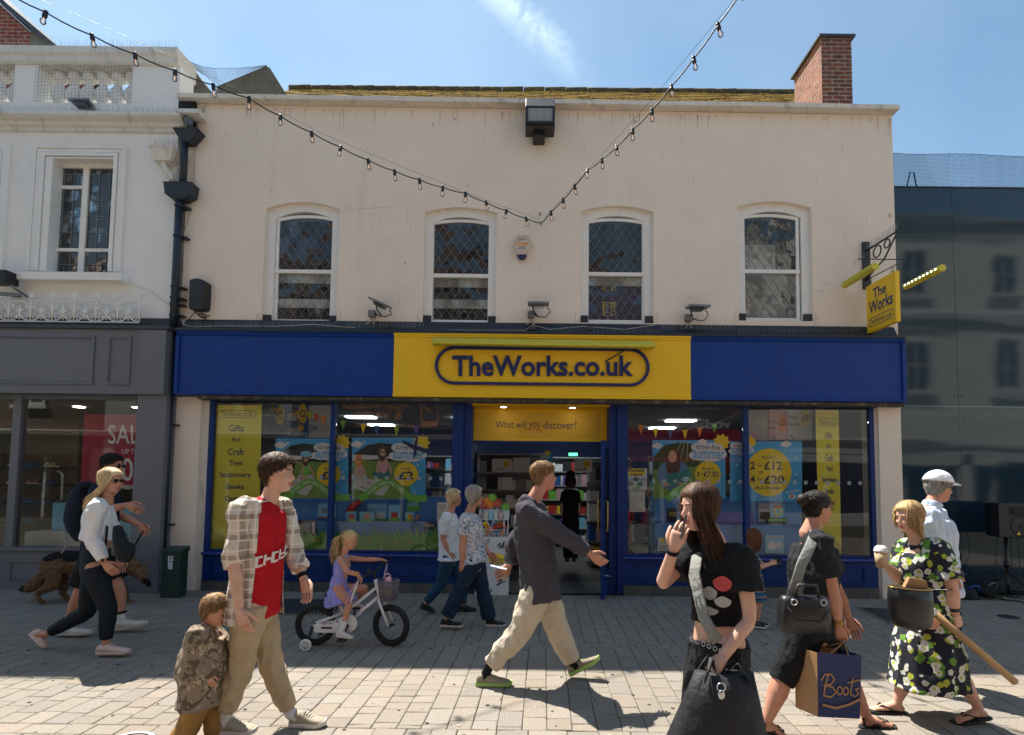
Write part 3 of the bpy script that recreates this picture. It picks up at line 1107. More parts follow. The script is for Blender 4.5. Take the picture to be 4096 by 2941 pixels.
# raised lettering and oval outline
mb=MB()
LY=FY-0.04
A=Art(plane(FY-0.014),step=0,mb=mb)
A.text('TheWorks.co.uk',1810,1424,2531,1506,'navy',bold=0.023,ext=0.013)
mb.build('lettering',yb0)
mb=MB()
c0,c1=P(1743,1387,FY),P(2596,1549,FY)
cx,cz=(c0.x+c1.x)/2,(c0.z+c1.z)/2+0.0
hw,hh=(c1.x-c0.x)/2,abs(c0.z-c1.z)/2
rr=hh
out_,inn=[],[]
for s,a0 in ((1,-90),(-1,90)):
 for i in range(17):
  a=rad(a0+180*i/16)
  ox=s*(hw-rr)
  out_.append((cx+ox+rr*math.cos(a),cz+rr*math.sin(a)))
  inn.append((cx+ox+(rr-0.042)*math.cos(a),cz+(rr-0.042)*math.sin(a)))
for i in range(len(out_)):
 j=(i+1)%len(out_)
 xz(mb,[out_[i],out_[j],inn[j],inn[i]],FY-0.05,FY-0.013,'navy')
mb.build('oval_outline',yb0)
# scratches and runs on the fascia
mat('scratch',h2('a9a6a0'),0.9)
mb=MB()
for i in range(60):
 x,y=rn.uniform(730,3600),rn.uniform(1380,1560)
 if 1560<x<2780:
  continue
 p=P(x,y,FY-0.0015)
 ln=rn.uniform(0.005,0.05)
 wd=rn.uniform(0.001,0.003)
 mb.add([p,p+V((wd,0,0)),p+V((wd*0.4,0,-ln))],[(0,1,2)],'scratch')
mb.build('scratch',fas)
# lead ledge above the fascia
mb=MB()
zl_=Z0(1292,2110)
molding(mb,X0(700,1330,-0.26),X0(3622,1350,-0.26),[(0.001,zl_),(-0.02,zl_-0.02),(-0.10,fzt+0.075),(-0.26,fzt+0.045),(-0.265,fzt+0.006),(0.001,fzt+0.006)],'black_paint')
led=mb.build('ledge',BLD)
mb=MB()
for a,b,y in ((1390,1700,1300),(1700,2640,1330),(2640,2940,1310),(2950,3440,1322),(740,1040,1300),(1060,1340,1300)):
 spikes(mb,P(a,y+12,-0.13),P(b,y+12,-0.13),0.035,0.10,r=0.0013,seed=a)
mb.build('bird_spikes',led)
mb=MB()
mb.tube([P(x,y,-0.16) for x,y in ((725,1275),(735,1300),(770,1308),(900,1304),(1100,1306),(1250,1298),(1420,1312))],0.006,'cable_white',6)
mb.tube([P(x,y,-0.16) for x,y in ((1800,1320),(2100,1322),(2128,1300),(2200,1318),(2330,1306),(2500,1318),(2620,1300))],0.005,'cable_white',6)
for x in (2133,2360):
 p=P(x,1315,-0.15)
 mb.box(p.x-0.04,p.x+0.04,p.y-0.03,p.y+0.03,p.z-0.02,p.z+0.03,'dirty_strip')
mb.build('cable',led)
# dirty strip under fascia
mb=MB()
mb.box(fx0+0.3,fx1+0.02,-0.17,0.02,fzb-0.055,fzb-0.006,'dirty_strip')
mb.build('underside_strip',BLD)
# light trough over the sign
LT=thing('sign_light','long pale yellow light trough fixed over the shop name panel','light',P(2175,1380,-0.35))
mb=MB()
a,b=P(1728,1346,-0.42),P(2621,1366,-0.42)
zc_=a.z
for (x0_,x1_) in ((a.x,b.x),):
 molding(mb,x0_,x1_,[(-0.235,zc_+0.01),(-0.36,zc_-0.0),(-0.44,zc_-0.07),(-0.44,zc_-0.105),(-0.40,zc_-0.115),(-0.235,zc_-0.09)],'lamp_yellow',slope=-0.006)
mb.build('housing',LT,bevel=0.004)
mb=MB()
mb.tube([P(2420,1447,-0.25),P(2510,1395,-0.36)],0.012,'lead',6)
mb.build('stay_bar',LT)
# shopfront --------------------------------------------------------------
zgt=Z0(1616,2110)
zgb=Z0(2212,2110)
zst=Z0(2222,2110)
mb=MB()
mb.box(xL-0.06,X0(792,2000),-0.03,0.3,-0.05,fzb-0.01,'cream')
mb.box(X0(792,2000),X0(819,2000),0.03,0.3,-0.05,fzb-0.056,'cream_trim')
mb.build('pilaster',BLD)
mb=MB()
mb.box(X0(3517,2000),X0(3607,2000),-0.03,0.3,-0.06,fzb-0.01,'cream')
mb.box(X0(3503,2000),X0(3517,2000),0.02,0.3,-0.06,fzb-0.056,'cream_trim')
mb.build('pilaster',BLD)
def bay(name,x0,x1,mulls,panels):
 """stallriser, sill, frame, mullions and panes of one shop window (pixel x at y 1900)"""
 q=[X0(x,1900) for x in (x0,x1)]
 mb=MB()
 mb.box(q[0],q[1],0.0,0.09,0.14,zst-0.03,'shop_blue_dark')
 for a_,b_ in panels:
  pa,pb=X0(a_,2270),X0(b_,2270)
  frame_rect(mb,pa,pb,0.20,zst-0.10,0.022,-0.014,-0.001,'shop_blue_dark')
  frame_rect(mb,pa+0.035,pb-0.035,0.235,zst-0.135,0.008,-0.008,-0.001,'shop_blue_dark')
 mb.build('stallriser',BLD)
 mb=MB()
 x=q[0]
 k=0
 while x<q[1]-0.01:
  ww=min(0.45,q[1]-x)
  mb.box(x+0.003,x+ww-0.003,-0.02,0.09,-0.06,0.135,'plinth')
  x+=ww
 mb.build('plinth',BLD)
 mb=MB()
 molding(mb,q[0]-0.0,q[1]+0.0,[(0.09,zst+0.015),(-0.045,zst),(-0.05,zst-0.03),(-0.02,zst-0.045),(0.09,zst-0.045)],'sill_worn')
 mb.build('sill',BLD)
 mb=MB()
 mb.box(q[0],q[1],0.01,0.09,zgt,fzb-0.057,'shop_blue_dark')
 mb.box(q[0],q[0]+0.075,0.01,0.09,zst+0.016,zgt,'shop_blue_dark')
 mb.box(q[1]-0.06,q[1],0.01,0.09,zst+0.016,zgt,'shop_blue_dark')
 mb.box(q[0]+0.075,q[1]-0.06,0.01,0.09,zst+0.016,zst+0.04,'shop_blue_dark')
 fr=mb.build('window_frame',BLD)
 cuts=[q[0]+0.075]+[X0(m_,1900) for m_ in mulls]+[q[1]-0.06]
 for m_ in mulls:
  mb=MB()
  xm=X0(m_,1900)
  mb.box(xm-0.035,xm+0.035,-0.01,0.085,zst+0.041,zgt,'shop_blue_dark')
  mb.build('mullion',fr)
 for i in range(len(cuts)-1):
  mb=MB()
  mb.box(cuts[i]+(0.036 if i else 0.001),cuts[i+1]-(0.036 if i<len(cuts)-2 else 0.001),0.05,0.056,zst+0.041,zgt,'glass_shop')
  mb.build('pane',fr)
bay('left',825,1822,[1325],[(835,1230),(1310,1790)])
bay('right',2492,3503,[2987],[(2540,2900),(3050,3460)])
# entrance
ex0,ex1=X0(1877,1900),X0(2440,1900)
for pr_ in (((1822,1850,0.0),(1850,1882,0.05)),((2440,2470,0.05),(2470,2492,0.0))):
 mb=MB()
 for a_,b_,y0_ in pr_:
  mb.box(X0(a_,1900),X0(b_,1900),y0_,0.35,0.0,fzb-0.058,'shop_blue_dark')
 mb.build('door_post',BLD)
mb=MB()
mb.box(X0(1882,1900),X0(2440,1900),0.02,0.55,fzb-0.075,fzb-0.057,'shop_yellow')
sof=mb.build('soffit',BLD)
for x in (2013,2292):
 p=P(x,1628,0.1)
 mb=MB()
 mb.lathe((p.x,0.18,fzb-0.0755),[(0.045,-0.012),(0.075,-0.012),(0.08,0.0)],'white',20)
 mb.lathe((p.x,0.18,fzb-0.0755),[(0.001,-0.010),(0.044,-0.012)],'downlight',20)
 mb.build('downlight',sof)
mb=MB()
TY=0.42
a,b=P(1880,1643,TY),P(2407,1762,TY)
mb.box(X0(1878,1700,TY),X0(2445,1700,TY),TY,TY+0.06,P(2110,1764,TY).z,fzb-0.076,'shop_yellow')
hd_=mb.build('transom_panel',BLD)
mat('panel_yellow',h2('dcb53a'),0.6,var=0.04,vs_=3)
mb=MB()
A=Art(plane(TY-0.002),mb=mb)
A.rect(1884,1652,2402,1756,'panel_yellow')
A.text('What will',1984,1684,2106,1713,'navy',shear=0.08)
A.text('you',2115,1689,2162,1722,'navy',shear=0.08)
A.text('discover?',2173,1684,2306,1716,'navy',shear=0.08)
mat('red_line',h2('c8402f'),0.6)
A.line([(2100,1718),(2118,1716),(2140,1717),(2155,1721),(2168,1725)],3.5,'red_line')
mb.build('slogan',hd_)
mb=MB()
mb.box(X0(1882,1900,TY),X0(2440,1900,TY),TY,TY+0.05,P(2110,1774,TY).z,P(2110,1765,TY).z,'shop_blue_dark')
for s,(hx,hy,ox,oy) in enumerate(((1895,TY,1912,-0.62),(2440,TY,2400,-0.75))):
 pass
mb.build('door_head',BLD)
def door(px_h,px_f,label_side):
 h_,f_=px_h,px_f
 D=V((f_[0]-h_[0],f_[1]-h_[1],0))
 W_=D.length
 D.normalize()
 Nn=V((D.y,-D.x,0))*0.04
 ztd=P(2110,1774,TY).z
 def slab(mb,a_,b_,z0,z1,m,k=1.0):
  p=[V((h_[0],h_[1],0))+D*a_,V((h_[0],h_[1],0))+D*b_]
  n2=Nn*k*0.5
  mb.hexa([p[0]-n2+V((0,0,z0)),p[1]-n2+V((0,0,z0)),p[1]-n2+V((0,0,z1)),p[0]-n2+V((0,0,z1))],[p[0]+n2+V((0,0,z0)),p[1]+n2+V((0,0,z0)),p[1]+n2+V((0,0,z1)),p[0]+n2+V((0,0,z1))],m)
 mb=MB()
 slab(mb,0,0.1,0.02,ztd,'shop_blue_dark')
 slab(mb,W_-0.1,W_,0.02,ztd,'shop_blue_dark')
 slab(mb,0.1,W_-0.1,0.02,0.35,'shop_blue_dark')
 slab(mb,0.1,W_-0.1,ztd-0.12,ztd,'shop_blue_dark')
 d=mb.build('door',BLD)
 mb=MB()
 slab(mb,0.1,W_-0.1,0.35,ztd-0.12,'glass_shop',0.15)
 mb.build('pane',d)
 mb=MB()
 for s in (1,-1):
  c=V((h_[0],h_[1],0))+D*(W_-0.05)+Nn*0.5*s
  o_=Nn.normalized()*0.05*s
  mb.tube([c+V((0,0,0.95)),c+o_+V((0,0,0.97)),c+o_+V((0,0,1.38)),c+V((0,0,1.4))],0.011,'brass',8)
 mb.build('handle',d)
 mb=MB()
 for z in (0.35,1.35,ztd-0.25):
  c=V((h_[0],h_[1],z))
  mb.box(c.x-0.03,c.x+0.03,c.y-0.03,c.y+0.03,z,z+0.11,'grey_metal')
 mb.build('hinge',d)
mat('brass',h2('b89a5a'),0.35,metal=0.8)
fp=P(2408,2300,-0.35)
door((X0(2443,1900,0.3),0.30),(P(2409,2000,-0.42).x,-0.42),'r')
door((X0(1888,1900,0.4),0.42),(P(1903,2000,1.1).x,1.15),'l')
mb=MB()
mb.tube([P(2418,2302,-0.3),P(2440,2306,-0.2),P(2461,2309,-0.02)],0.008,'steel',6)
mb.build('door_stay',BLD)
mb=MB()
mb.quad((ex0,-0.02,0.006),(ex1,-0.02,0.006),(ex1,1.6,0.016),(ex0,1.6,0.016),'cover')
mb.build('door_mat',BLD)
# ================================================================== window posters and stock
for nm,hx in (('p_yellow','f0e444'),('p_blue','4ab4f2'),('p_sky','86d2f4'),('p_white','eef0f0'),('p_green','7ccc4a'),('p_grass','7c9c46'),('p_dkgreen','2f4a2a'),('p_navy','1d2f6a'),('p_sun','fbdc2a'),('p_red','c93a34'),('p_orange','f08a2c'),('p_skin','dcb096'),('p_pink','d9a7ac'),('p_brown','5a3a2a'),('p_teal','3f8f8c'),('p_grey','8d9297'),('p_purple','7a5bb5'),('p_dblue','1f6bb0'),('p_dark','26282c'),('p_ygreen','b9c22e'),('p_paper','d9dcda'),('p_denim','5f86b4'),('p_cream','d8cdb0'),('p_sale','a8203f')):
 mat(nm,h2(hx),0.65,var=0.03,vs_=5)
PY=0.16
def poster(label,pts,m,Y=PY,name='poster',group=None,back='p_white',th=0.006,cat='poster'):
 """flat poster: own thin board plus artwork; returns Art"""
 mb=MB()
 mb.slab(pts,Y,Y+th,m)
 A=Art(plane(Y),mb=mb)
 A.done=lambda:mb.build(name,loc=P(sum(p[0] for p in pts)/len(pts),max(p[1] for p in pts),Y),label=label,cat=cat,group=group)
 return A
def rct(x0,y0,x1,y1):
 return [(x0,y0),(x1,y0),(x1,y1),(x0,y1)]
def cloud(A,cx,cy,s,m='p_white'):
 for dx,dy,r in ((-0.5,0.1,0.42),(0,-0.1,0.5),(0.5,0.05,0.42),(0.1,0.25,0.45)):
  A.ell(cx+dx*s,cy+dy*s,r*s,r*s*0.8,m,14)
def summer(A,cx,cy,s,rot=0.06):
 A.star(cx+0.45*s,cy-0.33*s,0.22*s,0.30*s,9,'p_sun')
 for dx,dy,rx,ry in ((-0.25,-0.16,0.33,0.16),(0.15,-0.14,0.35,0.17),(-0.3,0.12,0.36,0.17),(0.1,0.16,0.4,0.17),(0.35,0.08,0.28,0.17)):
  A.ell(cx+dx*s,cy+dy*s,rx*s,ry*s,'p_white',16)
 A.text('screen-free',cx-0.42*s,cy-0.26*s,cx+0.4*s,cy-0.08*s,'p_navy',0.0,rot)
 A.text('summer',cx-0.52*s,cy-0.02*s,cx+0.55*s,cy+0.24*s,'p_blue',0.03,rot*0.5)
def figure(A,x,y,s,top,hair,legs='p_teal'):
 """small seated figure printed on a poster"""
 A.ell(x,y+0.55*s,0.42*s,0.16*s,legs,14)
 A.ell(x+0.02*s,y+0.2*s,0.2*s,0.34*s,top,14)
 A.line([(x+0.12*s,y+0.02*s),(x+0.3*s,y+0.3*s),(x+0.34*s,y+0.55*s)],0.08*s,'p_skin')
 A.line([(x-0.12*s,y+0.02*s),(x-0.22*s,y+0.3*s),(x-0.2*s,y+0.5*s)],0.08*s,'p_skin')
 A.ell(x-0.02*s,y-0.28*s,0.18*s,0.34*s,hair,14)
 A.ell(x,y-0.3*s,0.11*s,0.15*s,'p_skin',12)
 A.line([(x-0.08*s,y-0.32*s),(x+0.09*s,y-0.32*s)],0.05*s,'p_dark')
def burst(A,cx,cy,r,top,big,tm='p_navy'):
 A.ell(cx,cy,r,r*0.97,'p_sun',30,0.02)
 if top:
  A.text(top,cx-r*0.34,cy-r*0.58,cx+r*0.34,cy-r*0.34,tm,0.02)
 A.text(big,cx-r*0.6,cy-r*0.22,cx+r*0.6,cy+r*0.46,tm,0.05)
# yellow category banners
def banner(x0,x1,y0,y1,cx,ys,label,sc=1.0,Y=0.075,hide=99,lean=0.0,m='p_yellow'):
 A=poster(label,[(x0,y0),(x1,y0),(x1-lean,y1),(x0-lean*1.3,y1)],m,Y)
 sx=(x1-x0)/195
 A.text('TheWorks.co.uk',cx-62*sx,ys[0]-11,cx+62*sx,ys[0]+9,'p_navy',0.01)
 A.line([(cx-66*sx,ys[0]-15),(cx+66*sx,ys[0]-15)],2,'p_navy')
 A.line([(cx-66*sx,ys[0]+14),(cx+66*sx,ys[0]+14)],2,'p_navy')
 for s in (-1,1):
  A.line([(cx+s*(66+10*math.sin(rad(t)))*sx,ys[0]-14.5*math.cos(rad(t))) for t in range(0,181,30)],2,'p_navy')
 for k,wd in enumerate(('Gifts','Art','Craft','Toys','Stationery','Books','Games')):
  hw_={'Gifts':29,'Art':19,'Craft':32,'Toys':27,'Stationery':64,'Books':36,'Games':40}[wd]*sx
  y=ys[1]+k*ys[2]
  c_=cx-lean*(y-y0)/(y1-y0)
  dn=5 if wd in ('Toys','Stationery','Gifts','Craft') else 0
  A.text(wd,c_-hw_,y-12,c_+hw_,y+9+dn,'p_navy',0.025)
 for yy in range(0,9):
  for xx in range(0,13-yy):
   A.ell(x0+4+xx*8-lean*1.2+2,y1-6-yy*9,2.2,2.2,'p_ygreen' if m!='p_yellow' else 'p_dark',6)
 A.done()
 return A
banner(852,1047,1620,2202,948,(1657,1712,47.2),'tall yellow banner listing gifts to games at the left end of the left shop window',lean=12)
banner(3262,3354,1640,2212,3312,(1690,1741,45),'narrow yellow banner listing gifts to games near the right end of the right shop window',Y=0.3,lean=-12)
A=poster('grey square reading charity sticker low on the left yellow banner',rct(902,2145,952,2183),'p_grey',0.066,th=0.002,name='sticker',cat='sticker')
for k,t in enumerate(('National','Literacy','Trust')):
 A.text(t,906,2149+k*11,906+(42,40,26)[k],2157+k*11,'p_dark',0.01)
A.done()
A=poster('pale slanted go all in sticker on the left yellow banner',[(905,2062),(940,2055),(956,2080),(954,2120),(925,2120)],'p_grey',0.066,th=0.002,name='sticker',cat='sticker')
for k,t in enumerate(('GO','ALL','IN.')):
 A.text(t,904,2058+k*13,904+(26,26,24)[k],2068+k*13,'p_paper',0.05)
A.done()
def kids_poster(label,x0,y0,x1,y1,sxy,bxy,figs,hat=False):
 A=poster(label,rct(x0,y0,x1,y1),'p_blue')
 w_,h_=x1-x0,y1-y0
 A.poly([(x0+2,y0+0.28*h_),(x0+0.2*w_,y0+0.12*h_),(x0+0.38*w_,y0+0.08*h_),(x0+0.55*w_,y0+0.1*h_),(x0+0.62*w_,y0+0.3*h_),(x0+0.8*w_,y0+0.45*h_),(x0+0.78*w_,y1-2),(x0+2,y1-2)],'p_dark')
 A.poly([(x0+2,y0+0.36*h_),(x0+0.78*w_,y0+0.40*h_),(x0+0.79*w_,y1-2),(x0+2,y1-2)],'p_grass')
 A.poly([(x0+2,y0+0.27*h_),(x0+0.4*w_,y0+0.29*h_),(x0+0.6*w_,y0+0.33*h_),(x0+2,y0+0.37*h_)],'p_paper')
 A.poly([(x0+0.05*w_,y0+0.66*h_),(x0+0.58*w_,y0+0.68*h_),(x0+0.42*w_,y0+0.95*h_),(x0+0.0*w_+2,y0+0.82*h_)],'p_paper')
 for a,b,c_ in ((0.2,0.72,'p_red'),(0.3,0.8,'p_orange'),(0.12,0.8,'p_dblue'),(0.42,0.73,'p_red')):
  A.line([(x0+a*w_,y0+b*h_),(x0+(a+0.08)*w_,y0+(b+0.03)*h_)],3,c_)
 for fx,fy,fs,tp,hr,lg in figs:
  figure(A,x0+fx*w_,y0+fy*h_,fs,tp,hr,lg)
  if hat:
   A.ell(x0+fx*w_,y0+fy*h_-0.5*fs,0.26*fs,0.14*fs,'p_sky',14)
 cloud(A,x0+0.07*w_,y0+0.1*h_,26)
 A.ell(x0+0.17*w_,y0+0.075*h_,5,5,'p_white',10)
 summer(A,*sxy)
 burst(A,*bxy)
 gr=[(x0+t*w_,y1-4-0.26*h_*math.sin(max(0,min(1,(t-0.12)/0.72))*math.pi)**1.5) for t in [i/24 for i in range(3,25)]]
 A.line(gr,26,'p_green')
 msg='Press pause and play!'
 k=0
 for i,chx in enumerate(msg):
  if chx==' ':
   continue
  t=0.24+0.5*i/len(msg)
  g=(x0+t*w_,y1-4-0.26*h_*math.sin((t-0.12)/0.72*math.pi)**1.5)
  t2=t+0.01
  g2=(x0+t2*w_,y1-4-0.26*h_*math.sin((t2-0.12)/0.72*math.pi)**1.5)
  hh_=6.5 if chx in 'Ppdl!ay' else 5
  A.text(chx,g[0]-(1.5 if chx in 'l!' else 4),g[1]-hh_,g[0]+(1.5 if chx in 'l!' else 4),g[1]+hh_*0.9,'p_white',0.01,rot=math.atan2(g2[1]-g[1],g2[0]-g[0]))
 for a,b in ((0.9,0.45),(0.92,0.66),(0.86,0.89),(0.93,0.55)):
  A.ell(x0+a*w_,y0+b*h_,3.5,3.5,'p_white',8)
 A.done()
kids_poster('blue poster of a girl in a sun hat crossed by the left window mullion',1103,1755,1393,1995,(1320,1808,112),(1316,1897,48,'From','£2'),[(0.42,0.44,88,'p_green','p_brown','p_skin')],True)
kids_poster('blue poster of two girls playing on the grass in the left shop window',1408,1752,1702,1998,(1634,1810,118),(1626,1897,48,'From','£2'),[(0.1,0.45,76,'p_pink','p_orange','p_cream'),(0.42,0.36,100,'p_pink','p_brown','p_teal')])
# hanging card posters at the top of the left window
A=poster('blue sheet with two yellow price ovals hanging top left behind the left shop window',rct(1050,1620,1232,1752),'p_dblue',0.9,group=None)
for cx,cy in ((1072,1652),(1172,1668)):
 summer(A,cx,cy,44)
for cx,cy in ((1121,1662),(1212,1655)):
 A.ell(cx,cy,18,40,'p_sun',20)
 A.text('£2',cx-12,cy-16,cx+12,cy+14,'p_navy',0.04)
summer(A,1182,1728,50)
A.line([(1170,1626),(1215,1740)],3,'p_orange')
A.done()
A=poster('pale art and craft card hanging behind the left shop window',rct(1235,1622,1330,1752),'p_paper',0.95)
A.text('Art',1240,1668,1262,1688,'p_navy',0.02)
A.text('Craft',1240,1700,1268,1722,'p_navy',0.02)
A.ell(1266,1668,12,16,'p_orange',10)
A.done()
# bunting strings
for (xa_,ya2,xb_,yb2,sg,cols,lab) in ((1160,1620,1800,1690,45,('p_ygreen','p_orange','p_green','p_sun','p_dblue','p_ygreen','p_purple'),'string of small coloured pennants hanging in the left shop window'),(2505,1680,2975,1640,60,('p_orange','p_sun','p_dblue','p_sun','p_orange','p_green'),'string of small coloured pennants hanging in the right shop window')):
 t=thing('bunting',lab,'bunting',P((xa_+xb_)/2,1700,0.3),'bunting in the shop windows')
 cv=[P(xa_+(xb_-xa_)*i/24,ya2+(yb2-ya2)*i/24+sg*4*(i/24)*(1-i/24),0.3) for i in range(25)]
 mb=MB()
 mb.tube(cv,0.002,'p_white',4)
 mb.build('string',t)
 for i,cm in enumerate(cols):
  k=3+int(i*19/len(cols))
  a=cv[k]
  mb=MB()
  xz(mb,[(a.x-0.045,a.z),(a.x+0.045,a.z),(a.x,a.z-0.15)],0.298,0.302,cm)
  mb.build('pennant',t)
# toy glider hanging in the window
t=thing('toy_glider','blue foam toy glider hanging nose down in the left shop window','toy',P(1660,1800,0.12))
mb=MB()
mb.tube([P(1672,1728,0.12),P(1664,1770,0.12),P(1660,1812,0.12),P(1656,1832,0.12)],[0.006,0.018,0.024,0.01],'p_navy',10)
mb.build('fuselage',t)
mb=MB()
mb.slab([(1608,1762),(1625,1768),(1722,1802),(1722,1812),(1700,1812),(1650,1795),(1610,1772)],0.115,0.125,'p_navy')
mb.slab([(1648,1720),(1670,1732),(1697,1742),(1690,1748),(1664,1740),(1650,1728)],0.115,0.125,'p_navy')
mb.build('wing',t)
# right window posters
A=poster('large blue poster of a girl reading a green book in the right shop window',rct(2610,1761,2902,1995),'p_blue')
A.poly([(2612,1830),(2660,1780),(2720,1770),(2770,1775),(2775,1830),(2850,1870),(2860,1993),(2612,1993)],'p_dkgreen')
A.poly([(2612,1880),(2800,1865),(2855,1900),(2855,1993),(2612,1993)],'p_grass')
for k in range(6):
 A.line([(2725+k*13,1768+k*2),(2690+k*28,1850)],2,'p_cream')
A.ell(2695,1900,66,62,'p_denim',22)
A.ell(2692,1850,30,58,'p_brown',20)
A.ell(2690,1826,17,25,'p_skin',18)
A.poly([(2668,1897),(2712,1890),(2716,1942),(2672,1938)],'p_teal')
A.poly([(2716,1890),(2755,1872),(2762,1925),(2717,1942)],'p_teal')
A.text('ELSIE SILVER',2722,1918,2756,1928,'p_navy',0.0,rot=-0.2)
A.ell(2664,1938,14,9,'p_skin',10)
A.ell(2722,1936,10,8,'p_skin',10)
cloud(A,2628,1782,22)
cloud(A,2808,1766,20)
summer(A,2832,1808,118)
burst(A,2830,1896,52,'Mix & Match',' ') if 0 else A.ell(2830,1896,52,50,'p_sun',30,.02)
A.text('Mix & Match',2806,1870,2854,1880,'p_navy',.02)
A.text('3',2785,1887,2796,1907,'p_navy',.05)
A.text('FOR',2800,1894,2810,1900,'p_navy',.02)
A.text('£7.50',2813,1886,2874,1908,'p_navy',.05)
A.line([(2672,1993),(2700,1965),(2735,1945),(2770,1930)],26,'p_green')
A.text('power of',2690,1936,2748,1956,'p_white',0.0,rot=-0.6)
A.done()
A=poster('wide blue poster with a big yellow disc crossed by the right window mullion',rct(2920,1766,3208,2006),'p_blue')
summer(A,2966,1796,80)
A.ell(3075,1890,90,96,'p_sun',36)
A.text('Mix & Match',3048,1822,3106,1836,'p_dark',0.02)
A.text('2',3000,1846,3020,1878,'p_dark',0.05)
A.text('For',3030,1854,3050,1868,'p_dark',0.02)
A.text('£12',3056,1846,3128,1880,'p_dark',0.05)
A.text('OR',3032,1884,3052,1896,'p_dark',0.02)
A.text('4',3000,1902,3020,1934,'p_dark',0.05)
A.text('For',3030,1910,3050,1924,'p_dark',0.02)
A.text('£20',3056,1902,3136,1936,'p_dark',0.05)
A.text('Gifts & Activities',3012,1944,3118,1958,'p_dark',0.015)
A.text('*Selected lines',3040,1990,3098,1999,'p_white',0.0)
cloud(A,3142,1776,24)
A.ell(3166,1986,13,10,'p_white',14)
A.ell(3166,1985,6,6,'p_red',10)
A.text('Love Summer',3140,1958,3196,1970,'p_white',0.0,rot=-0.12)
for x,y in ((2945,1860),(2950,1935),(3185,1833),(3182,1898),(2975,1970)):
 A.star(x,y,3,6,6,'p_white')
A.done()
A=poster('donate here notice stuck inside the left edge of the right shop window',rct(2504,1874,2588,1960),'p_paper',0.065,th=0.002,name='notice',cat='notice')
A.ell(2545,1890,36,16,'p_sun',20)
A.text('Donate',2513,1874,2576,1888,'p_navy',0.05)
A.text('Here!',2523,1891,2568,1905,'p_navy',0.05)
for x,y,cm in ((2520,1920,'p_sky'),(2545,1917,'p_navy'),(2572,1920,'p_teal'),(2522,1936,'p_grey'),(2560,1937,'p_teal')):
 A.ell(x,y,13,8,cm,10)
A.text('BOOKS',2510,1917,2530,1923,'p_white')
A.text('TOYS',2536,1914,2554,1920,'p_white')
A.text('ART',2565,1917,2579,1923,'p_white')
A.ell(2546,1952,17,4,'p_green',10)
A.done()
A=poster('printed recall notice sheet below the donate notice in the right shop window',rct(2519,1962,2580,2048),'p_paper',0.065,th=0.002,name='notice',cat='notice')
A.text('IMPORTANT PRODUCT NOTICE',2526,1965,2573,1969,'p_dark',0.01)
for k in range(15):
 A.line([(2524,1984+k*4.2),(2524+50-(k*7)%13,1984+k*4.2)],0.9,'p_grey')
A.done()
for i,(x0,x1,t1,t2,pr,cm) in enumerate(((3074,3150,'Trending','Fiction','£5','p_orange'),(3152,3248,'New &','Best Sellers','£5','p_sun'),(2982,3072,'','','','p_sun'))):
 A=poster(('pink and white trending fiction card high in the right shop window','white best sellers card high in the right shop window','pale card with a coloured scribble beside the right window mullion')[i],rct(x0,1640,x1,1762),('p_pink','p_paper','p_paper')[i],0.7)
 if t1:
  A.text(t1,x0+4,1682-22*i,x0+34,1698-22*i,'p_dark',0.01)
  A.text(t2,x0+4,1704-15*i,x0+(28,46)[i],1718-15*i,'p_dark',0.01)
  A.ell(x1-(20,26)[i],1692-17*i,17,36,cm,18)
  A.text(pr,x1-(20,26)[i]-12,1678-17*i,x1-(20,26)[i]+12,1702-17*i,'p_navy',0.04)
 A.line([(x0+8,1758),(x0+12,1740),(x0+18,1758),(x0+24,1742),(x0+26,1758)],2.5,'p_dblue' if i!=2 else 'p_sun')
 A.done()
# frosted safety squares
for x0,x1,lab in ((1105,1800,'small frosted safety square in the row on the left shop window'),(2520,3470,'small frosted safety square in the row on the right shop window')):
 x=x0
 while x<x1:
  if not (1300<x<1345 or 2965<x<3005):
   A=Art(plane(0.048))
   A.rect(x,1911+(x-2048)*0.011,x+14,1925+(x-2048)*0.011,'p_grey')
   A.mb.build('safety_marker',loc=P(x+7,1918,0.047),label=lab,cat='sticker',group=lab+'s')
  x+=43.5
# window stages and grass cut-out
mat('cloth_blue',h2('4f93d6'),0.8,var=0.05,vs_=3)
mat('cutout_green',h2('6fae4a'),0.8,var=0.05,vs_=3)
def stage(label,x0,x1,tiers):
 t=thing('display_stage',label,'display stand',P((x0+x1)/2,2200,0.4))
 for k,(yt,y0_,y1_) in enumerate(tiers):
  mb=MB()
  a,b=P(x0,yt,y0_),P(x1,yt,y0_)
  mb.box(a.x,b.x,y0_,y1_,0.3,(a.z+b.z)/2,'cloth_blue')
  mb.build('tier',t)
 return t
stage('blue cloth covered display steps in the left shop window',1060,1800,[(2086,0.20,0.42),(1985,0.45,0.8)])
stage('blue cloth covered display steps in the right shop window',2620,3205,[(2096,0.22,0.42),(1990,0.45,0.8)])
rn=random.Random(8)
x=1045
pts=[(x,2205)]
while x<1798:
 h_=rn.uniform(18,46)
 pts+=[(x,2150-rn.uniform(-8,6)),(x+rn.uniform(-6,6),2150-h_)]
 x+=rn.uniform(9,24)
pts+=[(1800,2150),(1800,2205)]
mb=MB()
for i in range(1,len(pts)-1):
 pass
top=pts[1:-1]
for i in range(len(top)-1):
 (a,b),(c_,d_)=top[i],top[i+1]
 if c_<a:
  c_=a+0.5
 mb.slab([(a,2206),(c_,2206),(c_,d_),(a,b)],0.10,0.104,'cutout_green')
A=Art(plane(0.098),mb=mb)
